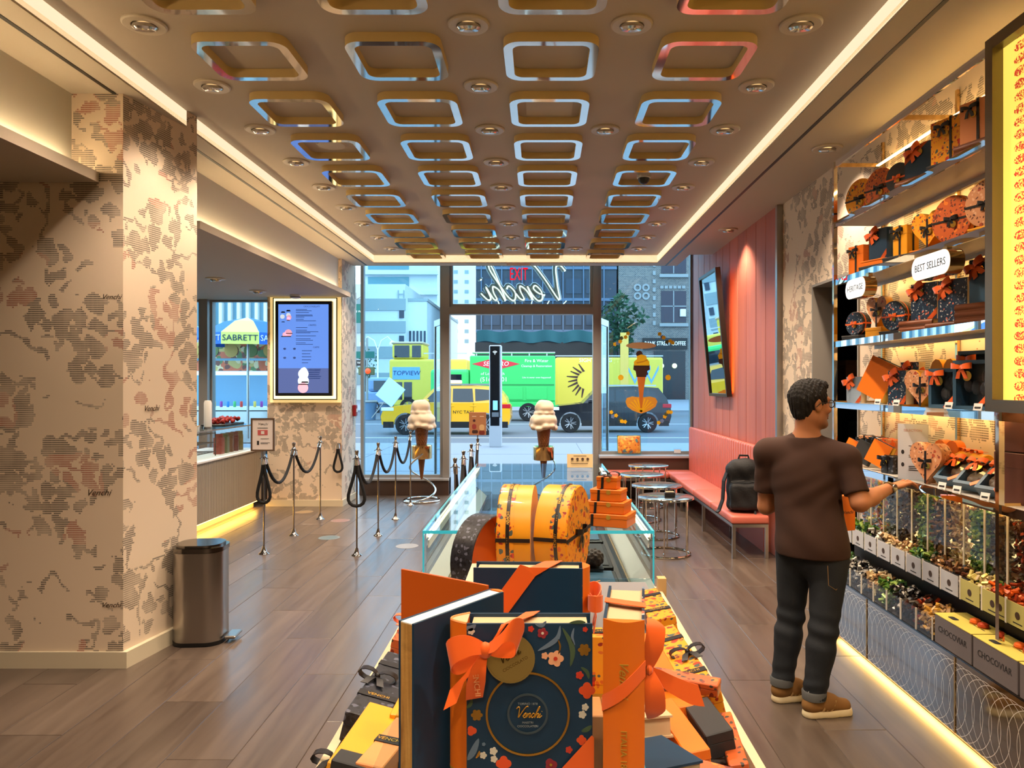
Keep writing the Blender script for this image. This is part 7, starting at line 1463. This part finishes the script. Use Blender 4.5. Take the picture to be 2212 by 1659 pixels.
# info kiosk on the pavement
t = thing('info_kiosk', 'slim dark digital kiosk on a grey base outside the door', 'kiosk', (-1.20, 19.6, -0.02)); KG = M('kiosk_grey', (168, 176, 186), 0.35, 0.3)
MB().bbox(-0.165, 0.165, 0, 0.30, 0, 0.78, 0.01).build('base', KG, t); MB().bbox(-0.165, 0.165, 0.02, 0.28, 0.78, 2.70, 0.02).build('side_frame', KG, t); MB().bbox(-0.145, 0.12, -0.005, 0.03, 0.55, 2.68, 0.02).build('black_screen', M('kiosk_black', (10, 11, 16), 0.12), t)
MB().bbox(-0.065, 0.06, -0.012, 0.0, 0.98, 1.23, 0.004).build('tablet', M('tablet_blue', (120, 190, 230), 0.3, em=(120, 190, 230), es=0.5), t); MB().bbox(-0.09, 0.09, -0.010, 0.0, 0.80, 0.92, 0.004).build('keypad', M('keypad_grey', (90, 96, 104), 0.4), t)
m = MB()
for r in (0.03, 0.055, 0.08): m.tube([(-0.012 + r * math.cos(R(a)), -0.008, 2.46 + r * math.sin(R(a))) for a in range(45, 136, 15)], 0.008, 5)
m.ball((-0.012, -0.008, 2.455), 0.012, 6); m.build('wifi_symbol', PAPERW, t)

# ------------------------------------------------------------------ far buildings
def bldg(name, label, loc): return thing(name, label, 'building', loc)
PALE = M('pale_stone', (214, 222, 224), 0.8); PALE2 = M('grey_green_band', (150, 166, 168), 0.8); DKB = M('dark_curtain_wall', (34, 46, 62), 0.3); WGL = M('far_window', (42, 56, 72), 0.15, 0.3); BRICK = M('taupe_brick', (104, 96, 90), 0.85); TRIMB = M('stone_trim', (150, 150, 150), 0.8); TEAL = M('teal_netting', (34, 84, 92), 0.8)
def _brick():
    G = NG(BRICK); s = G('ShaderNodeSeparateXYZ', {0: G.co()}).outputs; v = G('ShaderNodeCombineXYZ', {0: s['X'], 1: s['Z'], 2: 0.0}).outputs[0]
    b = G('ShaderNodeTexBrick', {'Vector': v, 'Color1': lin((120, 108, 100)), 'Color2': lin((82, 78, 78)), 'Mortar': lin((150, 146, 142)), 'Scale': 2.2, 'Mortar Size': 0.03}); G.link(b.outputs['Color'], G.p.inputs['Base Color'])
_brick()
# banded pale building, far left of the doorway
t = bldg('office_building', 'pale banded low building across the avenue on the left', (-19.5, 76, 0)); MB().box(0, 5.6, 0, 12, 0, 11.9).build('tower_block', PALE, t); MB().box(5.6, 7.6, 1.5, 30, 0, 10.3).build('side_wing', PALE, t)
for z in (1.6, 4.3, 6.9, 9.2): MB().box(-0.1, 5.65, -0.12, 0, z, z + 1.2).build('grey_band', PALE2, t)
for k in range(3): MB().box(5.0, 5.5, -0.15, -0.12, 3.2 + 2.6 * k, 4.0 + 2.6 * k).build('window', WGL, t)
for k in range(5): MB().box(5.75 + 0.38 * k, 5.95 + 0.38 * k, 1.42, 1.5, 5.2, 7.2).build('window', WGL, t)
MB().text('H', 1.2, frame((5.2, -0.16, 10.8), (1, 0, 0), (0, 0, 1)), 0.02).build('letter_sign', PALE2, t); MB().box(5.5, 7.7, 1.4, 30, 10.3, 10.6).build('cornice', PALE2, t)
t = bldg('apartment_tower', 'pale balconied tower top behind the banded building', (-28, 118, 0)); MB().box(0, 11.5, 0, 12, 0, 40).build('tower_block', PALE, t)
for k in range(10): MB().box(-0.2, 11.7, -0.9, 0, 3.0 + 3.2 * k, 3.6 + 3.2 * k).build('balcony', PALE, t); MB().box(0.5, 7.0, -0.1, 0, 3.9 + 3.2 * k, 5.9 + 3.2 * k).build('window', M('teal_window', (90, 140, 150), 0.2, 0.2), t)
t = bldg('white_tower', 'tall white tower with tiny windows beside the dark building', (-25, 150, 0)); MB().box(0, 11.8, 0, 12, 0, 70).build('tower_block', M('white_stone', (240, 240, 238), 0.8), t)
for r_ in range(11):
    for c in range(2): MB().box(7.4 + 2.2 * c, 8.2 + 2.2 * c, -0.1, 0, 10 + 2.0 * r_, 10.7 + 2.0 * r_).build('window', PALE2, t)
# dark curtain wall building
t = bldg('dark_office_building', 'dark blue curtain wall building with teal netting over its entrance', (-7.0, 80, 0)); MB().box(0, 15.2, 0, 14, 0, 45).build('tower_block', DKB, t); MULL = M('mullion_blue', (84, 104, 128), 0.4)
for r_ in range(6):
    for c in range(6): MB().box(0.9 + 2.2 * c, 2.6 + 2.2 * c, -0.12, 0, 8.0 + 3.4 * r_, 9.6 + 3.4 * r_).build('window', WGL, t)
for c in range(13): MB().box(0.55 + 1.1 * c, 0.67 + 1.1 * c, -0.3, 0, 7.4, 45).build('mullion', MULL, t)
for r_ in range(6): MB().box(0, 15.2, -0.25, 0, 7.2 + 3.4 * r_, 7.5 + 3.4 * r_).build('spandrel', MULL, t)
m = MB(); m.surf(lambda u, w: (0.2 + 13.6 * u, -1.2 + 0.25 * math.sin(u * 40) * (1 - w), 6.1 + 1.2 * w + 0.12 * math.sin(u * 26)), 40, 5); m.build('netting', TEAL, t, True); MB().box(0, 15.2, -1.0, 0, 4.6, 6.1).build('fascia', BLACK, t)
for c in range(5): MB().box(1.0 + 2.8 * c, 3.4 + 2.8 * c, -0.2, 0, 0.4, 4.2).build('shop_window', WGL, t)
# brick building with the coffee shop
t = bldg('brick_building', 'taupe brick building with coffee shop on the right', (8.4, 80, 0)); MB().box(0, 14, 0.0, 14, 0, 40).build('facade', BRICK, t)
for r_ in range(4):
    for c in range(2):
        x = 4.6 + 5.0 * c; z = 8.3 + 5.3 * r_; w_ = MB().box(x, x + 2.7, -0.05, 0.0, z, z + 3.4).build('window', M('plum_window', (54, 44, 56), 0.15, 0.1), t); MB().box(x - 0.2, x + 2.9, -0.3, 0, z - 0.45, z - 0.1).build('window_sill', TRIMB, t); MB().box(x + 1.3, x + 1.4, -0.08, -0.05, z, z + 3.4).build('sash', TRIMB, w_); MB().box(x, x + 2.7, -0.08, -0.05, z + 1.7, z + 1.8).build('sash', TRIMB, w_)
        for k in range(6): MB().box(x - 0.1 + 0.47 * k, x + 0.25 + 0.47 * k, -0.12, 0, z + 3.65, z + 3.95).build('brick_relief', TRIMB, t)
MB().bbox(6.6, 7.2, -0.5, -0.05, 8.9, 9.7, 0.03).build('air_conditioner', PAPERW, t)
for (x, z) in ((1.2, 11.6), (1.2, 17.0)):
    for (a, b) in ((-1, -1), (1, -1), (1, 1), (-1, 1)): MB().ring(circ(0.42, 12, x + 1.3 + 0.45 * a, z + 0.45 * b), circ(0.22, 12, x + 1.3 + 0.45 * a, z + 0.45 * b), 0, 0.12, frame((0, 0, 0), (1, 0, 0), (0, 0, 1))).build('quatrefoil', TRIMB, t)
for k in range(16): MB().box(3.7, 4.0, -0.12, 0, 8.0 + 0.9 * k, 8.45 + 0.9 * k).build('brick_relief', TRIMB, t)
MB().box(2.6, 7.4, -0.25, 0, 5.4, 6.6).build('shop_fascia', BLACK, t); MB().text('BANK STREET COFFEE', 0.62, frame((5.0, -0.28, 6.0), (1, 0, 0), (0, 0, 1)), 0.01, sx=0.72).build('shop_lettering', M('lit_letter', (240, 244, 246), 0.5, em=(240, 244, 246), es=0.7), t)
MB().box(3.8, 7.2, -0.1, 0, 0, 5.2).build('shop_front', M('shop_dark', (30, 28, 32), 0.2), t)
for x in (4.6, 6.0): MB().ball((x, -0.3, 3.6), 0.28, 10).build('globe_lamp', M('globe_light', (255, 244, 200), 0.4, em=(255, 236, 170), es=1.5), t, True)
# building with fins seen through the left wing window
t = bldg('finned_building', 'pale building with white vertical fins behind the food cart', (-31, 62, 0)); MB().box(0, 10, 0.5, 13, 0, 22).build('glass_block', M('pale_blue_glass', (120, 160, 176), 0.2), t)
for k in range(13): MB().box(0.3 + 0.75 * k, 0.55 + 0.75 * k, 0, 0.5, 4.4, 22).build('fin', PAPERW, t)
MB().box(0, 10, -0.2, 0.5, 4.0, 4.4).build('ledge', PALE2, t)
# foliage
def tree(label, loc, r, h, n=420):
    t = thing('street_tree', label, 'tree', loc); MB().cyl((0, 0, 0), (0, 0, h), 0.12, 8, 0.07).build('trunk', M('bark', (70, 56, 46), 0.9), t); m = MB()
    for i in range(n):
        v = Vector((random.gauss(0, 1), random.gauss(0, 1), random.gauss(0, 1))); v = v.normalized() * r * random.random() ** 0.4; v.x *= 0.75 + 0.3 * math.sin(v.z * 2.1); v.z *= 1.25; s = r * 0.12
        q = Matrix.Translation((v.x, v.y, h + v.z)) @ Matrix.Rotation(random.uniform(0, 6.3), 4, Vector((random.gauss(0, 1), random.gauss(0, 1), 0.3)).normalized()); m.add([(-s, 0, 0), (0, s * 0.5, 0), (s, 0, 0), (0, -s * 0.5, 0)], [(0, 1, 2, 3)], q)
    tag(m.build('foliage', M('leaf_green', (40, 78, 52), 0.7), t), kind='stuff')
tree('dark green tree between the dark and brick buildings', (7.5, 70.0, 0), 2.6, 7.2, 700); tree('small light tree beside the street signs far left', (-14.6, 62.0, 0), 1.2, 3.2, 200)
# street furniture on the left
t = thing('traffic_signal', 'traffic signal showing red far left', 'traffic light', (-9.85, 42, -0.14)); MB().cyl((0, 0, 0), (0, 0, 4.4), 0.07, 8).build('pole', DARKMETAL, t); MB().bbox(-0.45, 0.45, -0.2, 0.0, 2.3, 2.75, 0.03).build('signal_head', M('signal_olive', (90, 96, 60), 0.5), t); MB().ball((0.1, -0.22, 2.52), 0.16, 10).build('red_lamp', M('signal_red', (255, 60, 20), 0.4, em=(255, 60, 20), es=3.0), t, True)
t = thing('street_sign', 'green street name sign on a bracket at the left window', 'sign', (-9.75, 39, -0.14)); SGN = M('sign_green', (0, 96, 86), 0.5); MB().cyl((0, 0, 0), (0, 0, 6.6), 0.06, 8).build('pole', DARKMETAL, t); MB().box(0.02, 0.50, -0.03, 0.0, 5.0, 6.0).build('name_plate', SGN, t); MB().text('B WAY', 0.16, frame((0.26, -0.04, 5.6), (1, 0, 0), (0, 0, 1)), 0.003).build('lettering', PAPERW, t); MB().tube([(0, 0, 6.2), (0.3, 0, 6.4), (0.5, 0, 6.0)], 0.03, 6).build('bracket', DARKMETAL, t); MB().box(0.0, 1.0, -0.03, 0.0, 3.15, 3.5).build('name_plate', SGN, t); m = MB(); m.box(0.02, 0.55, -0.03, 0.0, 2.75, 3.05); m.build('one_way_plate', BLACK, t); MB().text('WAY', 0.18, frame((0.3, -0.04, 2.9), (1, 0, 0), (0, 0, 1)), 0.003).build('lettering', PAPERW, t)
t = thing('street_lamp', 'twin globe street lamp before the banded building', 'street lamp', (-13.2, 60, -0.02)); MB().cyl((0, 0, 0), (0, 0, 4.6), 0.07, 8).build('pole', WHITE, t)
for s in (-1, 1): MB().tube([(0, 0, 4.4), (s * 0.3, 0, 5.2), (s * 0.8, 0, 5.5), (s * 1.2, 0, 5.1)], 0.05, 6).build('arm', WHITE, t, True); MB().ball((s * 1.2, 0, 4.9), 0.28, 10).build('globe', PAPERW, t, True)
for k in range(2):
    t = thing('litter_bin', f'{["larger", "smaller"][k]} grey litter bin at the far kerb on the left', 'bin', (-8.55 + 0.78 * k, 37, -0.13)); MB().lathe([(0.30 - 0.06 * k, 0), (0.36 - 0.06 * k, 0.85 - 0.1 * k), (0.38 - 0.06 * k, 0.92 - 0.1 * k), (0.3 - 0.06 * k, 0.93 - 0.1 * k)], 16).build('drum', M('bin_bluegrey', (96, 124, 150), 0.5), t, True); MB().lathe([(0.38 - 0.06 * k, 0.86 - 0.1 * k), (0.41 - 0.06 * k, 0.90 - 0.1 * k), (0.39 - 0.06 * k, 0.96 - 0.1 * k), (0.3, 0.97 - 0.1 * k)], 16, cap=False).build('rim', DARKMETAL, t, True)
t = thing('leaning_board', 'tilted white board leaning above the litter bins', 'board', (-8.1, 36.2, -0.13), rot=(0, R(38), 0)); MB().bbox(-0.75, 0.25, -0.02, 0.02, 1.0, 2.1, 0.01).build('board', M('board_white', (206, 222, 236), 0.6), t); MB().cyl((-0.2, 0.03, 0.0), (-0.2, 0.03, 1.6), 0.03, 6).build('prop', DARKMETAL, t)
t = thing('van', 'grey blue van parked behind the litter bins', 'van', (-11.2, 46, -0.14)); MB().bbox(0, 4.6, 0, 1.9, 0.4, 1.3, 0.1, 2).build('lower_body', M('van_blue', (120, 150, 190), 0.3), t); MB().bbox(0.4, 4.3, 0.1, 1.8, 1.3, 2.2, 0.2, 2).build('upper_body', MATS['van_blue'], t); MB().box(0.8, 3.9, 0.08, 0.11, 1.4, 2.0).build('side_window', CARGL, t); wheel(t, 0.9, 0.1, 0.36, 0.36); wheel(t, 3.7, 0.1, 0.36, 0.36)
# pedestrian
t = thing('person', 'pedestrian in grey patterned clothes walking beyond the left window', 'person', (-7.7, 38.0, -0.14)); S = SDF((-0.4, -0.35, 0), (0.4, 0.35, 1.8), 0.02)
S.ell((0, 0, 1.60), (0.085, 0.10, 0.12), 0); S.cone((0, 0, 1.4), (0, 0, 1.52), 0.06, 0.055, 0.03); S.ell((0, 0, 1.2), (0.2, 0.13, 0.25), 0.05); S.ell((0, 0, 0.95), (0.17, 0.13, 0.16), 0.05)
for s in (-1, 1): S.cone((0.09 * s, 0, 0.9), (0.10 * s, 0.05 * s, 0.48), 0.085, 0.06, 0.03); S.cone((0.10 * s, 0.05 * s, 0.48), (0.1 * s, -0.06 * s, 0.06), 0.06, 0.045, 0.02); S.cone((0.1 * s, -0.06 * s, 0.05), (0.12 * s, -0.06 * s - 0.14, 0.04), 0.045, 0.035, 0.02); S.cone((0.19 * s, 0, 1.36), (0.26 * s, -0.04, 1.08), 0.055, 0.045, 0.03); S.cone((0.26 * s, -0.04, 1.08), (0.2 * s, -0.2, 0.95), 0.042, 0.032, 0.02)
S.build('body', M('pedestrian_grey', (96, 108, 128), 0.8), t); MB().ball((0, 0.02, 1.64), (0.095, 0.11, 0.11), 12).build('hair', HAIR, t, True); MB().ball((0, -0.06, 1.58), (0.065, 0.05, 0.09), 12).build('face', SKIN, t, True)
for s in (-1, 1): MB().ball((0.2 * s, -0.23, 0.93), (0.035, 0.05, 0.03), 10).build('hand', SKIN, t, True)

# ------------------------------------------------------------------ food cart seen through the left wing window
t = thing('food_cart', 'steel street food cart with photo menu boards outside the left window', 'food cart', (-8.5, 17.6, -0.02)); MENU = floral('menu_photo_print', (214, 96, 50), [(206, 170, 90), (90, 120, 60), (230, 200, 150), (120, 60, 40)], 3.2, 0.34)
MB().bbox(0, 2.4, 0, 1.2, 0.25, 1.05, 0.03).build('cart_body', STEEL, t); MB().box(0.0, 2.4, -0.12, 1.2, 1.05, 1.12).build('counter', PAPERW, t); wheel(t, 0.4, 0.1, 0.22, 0.22, 0.1); wheel(t, 2.0, 0.1, 0.22, 0.22, 0.1)
for x in (0.05, 2.35):
    for y in (0.05, 1.15): MB().cyl((x, y, 1.1), (x, y, 2.7), 0.025, 8).build('canopy_post', STEEL, t)
MB().box(0.0, 2.4, -0.05, 0.0, 2.28, 2.66).build('menu_board', MENU, t); MB().box(0.0, 2.4, -0.14, -0.05, 1.98, 2.22).build('menu_board', MENU, t); MB().box(0.0, 2.4, -0.2, 0.1, 1.88, 1.97).build('awning_light', M('cart_light', (250, 252, 255), 0.4, em=(240, 250, 255), es=1.0), t); MB().box(0, 2.4, 0.9, 0.95, 1.12, 1.9).build('back_panel', M('cart_blue_glass', (110, 150, 180), 0.2), t)
for k in range(5): MB().prism(circ(0.16, 18), 0, 0.01, frame((0.25 + 0.46 * k, -0.055, 2.46), (1, 0, 0), (0, 0, 1))).build('food_photo', [M('dish_gold', (206, 160, 80), 0.5), M('dish_green', (110, 120, 60), 0.5)][k % 2], t)
CANC = [(60, 130, 200), (90, 180, 110), (210, 70, 60), (70, 80, 160), (220, 190, 90), (150, 70, 150)]
for k in range(14):
    o = thing('drink_can', f'{["blue", "green", "red", "indigo", "yellow", "purple"][k % 6]} drink can on the food cart counter, {ORD[k % 9] if k < 9 else ["tenth", "eleventh", "twelfth", "thirteenth", "fourteenth"][k - 9]} from the left'.replace('nearest from', 'first from'), 'can', (-8.4 + 0.16 * k, 17.62, 1.101), group='drink cans on the food cart'); MB().lathe([(0.028, 0), (0.033, 0.01), (0.033, 0.125), (0.026, 0.14)], 12).build('can_body', M('can_%d' % (k % 6), CANC[k % 6], 0.3, 0.4), o, True); MB().lathe([(0.026, 0.138), (0.027, 0.143), (0.022, 0.141)], 12).build('can_top', ALLOY, o)
def umbrella(label, loc, r, txt):
    t = thing('cart_umbrella', label, 'umbrella', loc); MB().cyl((0, 0, 0), (0, 0, 2.75), 0.03, 8).build('pole', STEEL, t); n = 8
    for k in range(n):
        a0, a1 = 2 * PI * (k - 0.5) / n - PI / 2, 2 * PI * (k + 0.5) / n - PI / 2; c0, s0, c1, s1 = math.cos(a0) * r, math.sin(a0) * r, math.cos(a1) * r, math.sin(a1) * r; mt = M('umbrella_yellow', (238, 226, 110), 0.6) if k % 2 == 0 else M('umbrella_blue', (36, 96, 190), 0.6)
        m = MB(); m.add([(0, 0, 2.78), (c0 * 0.5, s0 * 0.5, 2.66), (c1 * 0.5, s1 * 0.5, 2.66), (c0, s0, 2.38), (c1, s1, 2.38), (c0, s0, 2.12), (c1, s1, 2.12)], [(0, 1, 2), (1, 3, 4, 2), (3, 5, 6, 4)]); p_ = m.build('canopy_panel', mt, t)
        if k in (0, 1, 7):
            mid = Vector(((c0 + c1) / 2, (s0 + s1) / 2, 2.25)); u_ = Vector((c1 - c0, s1 - s0, 0)).normalized(); nn = Vector((mid.x, mid.y, 0)).normalized(); MB().text(txt, 0.185, frame(tuple(mid + nn * 0.012), u_, (0, 0, 1)), 0.002, sx=1.0).build('lettering', NAVY if k % 2 == 0 else PAPERW, p_)
umbrella('yellow and blue lettered umbrella over the food cart', (-6.72, 17.0, 0.40), 1.02, 'SABRETT'); bpy.data.objects['cart_umbrella'].rotation_euler = (0, 0, R(12)); umbrella('second yellow umbrella at the left edge of the window', (-9.3, 19.6, 0.45), 1.05, 'SABRETT')
# shelf rack in the store room
t = thing('store_rack', 'wire shelving with boxes in the dark store room doorway', 'rack', (3.0, 6.6, 0)); 
for (x, y) in ((-0.3, -0.5), (0.3, -0.5), (-0.3, 0.5), (0.3, 0.5)): MB().cyl((x, y, 0), (x, y, 2.0), 0.014, 8).build('post', CHROME, t)
for z in (0.5, 1.05, 1.6): MB().box(-0.3, 0.3, -0.5, 0.5, z, z + 0.025).build('wire_shelf', STEEL, t)
for k in range(5):
    o = thing('storage_box', f'{["brown", "black", "tan", "dark green", "grey"][k]} storage box on the store room rack', 'box', (3.0 - 0.13 + 0.27 * (k // 3), 6.3 + 0.25 * (k % 3), (0.526, 1.076, 1.626)[k % 3]), group='boxes in the store room'); c = M('store_box_%d' % k, [(120, 80, 50), (30, 30, 32), (170, 140, 100), (40, 60, 44), (90, 90, 92)][k], 0.6); MB().bbox(-0.11, 0.11, -0.10, 0.10, 0, 0.2, 0.004).build('box_base', c, o); MB().bbox(-0.113, 0.113, -0.103, 0.103, 0.2, 0.24, 0.004).build('lid', c, o)
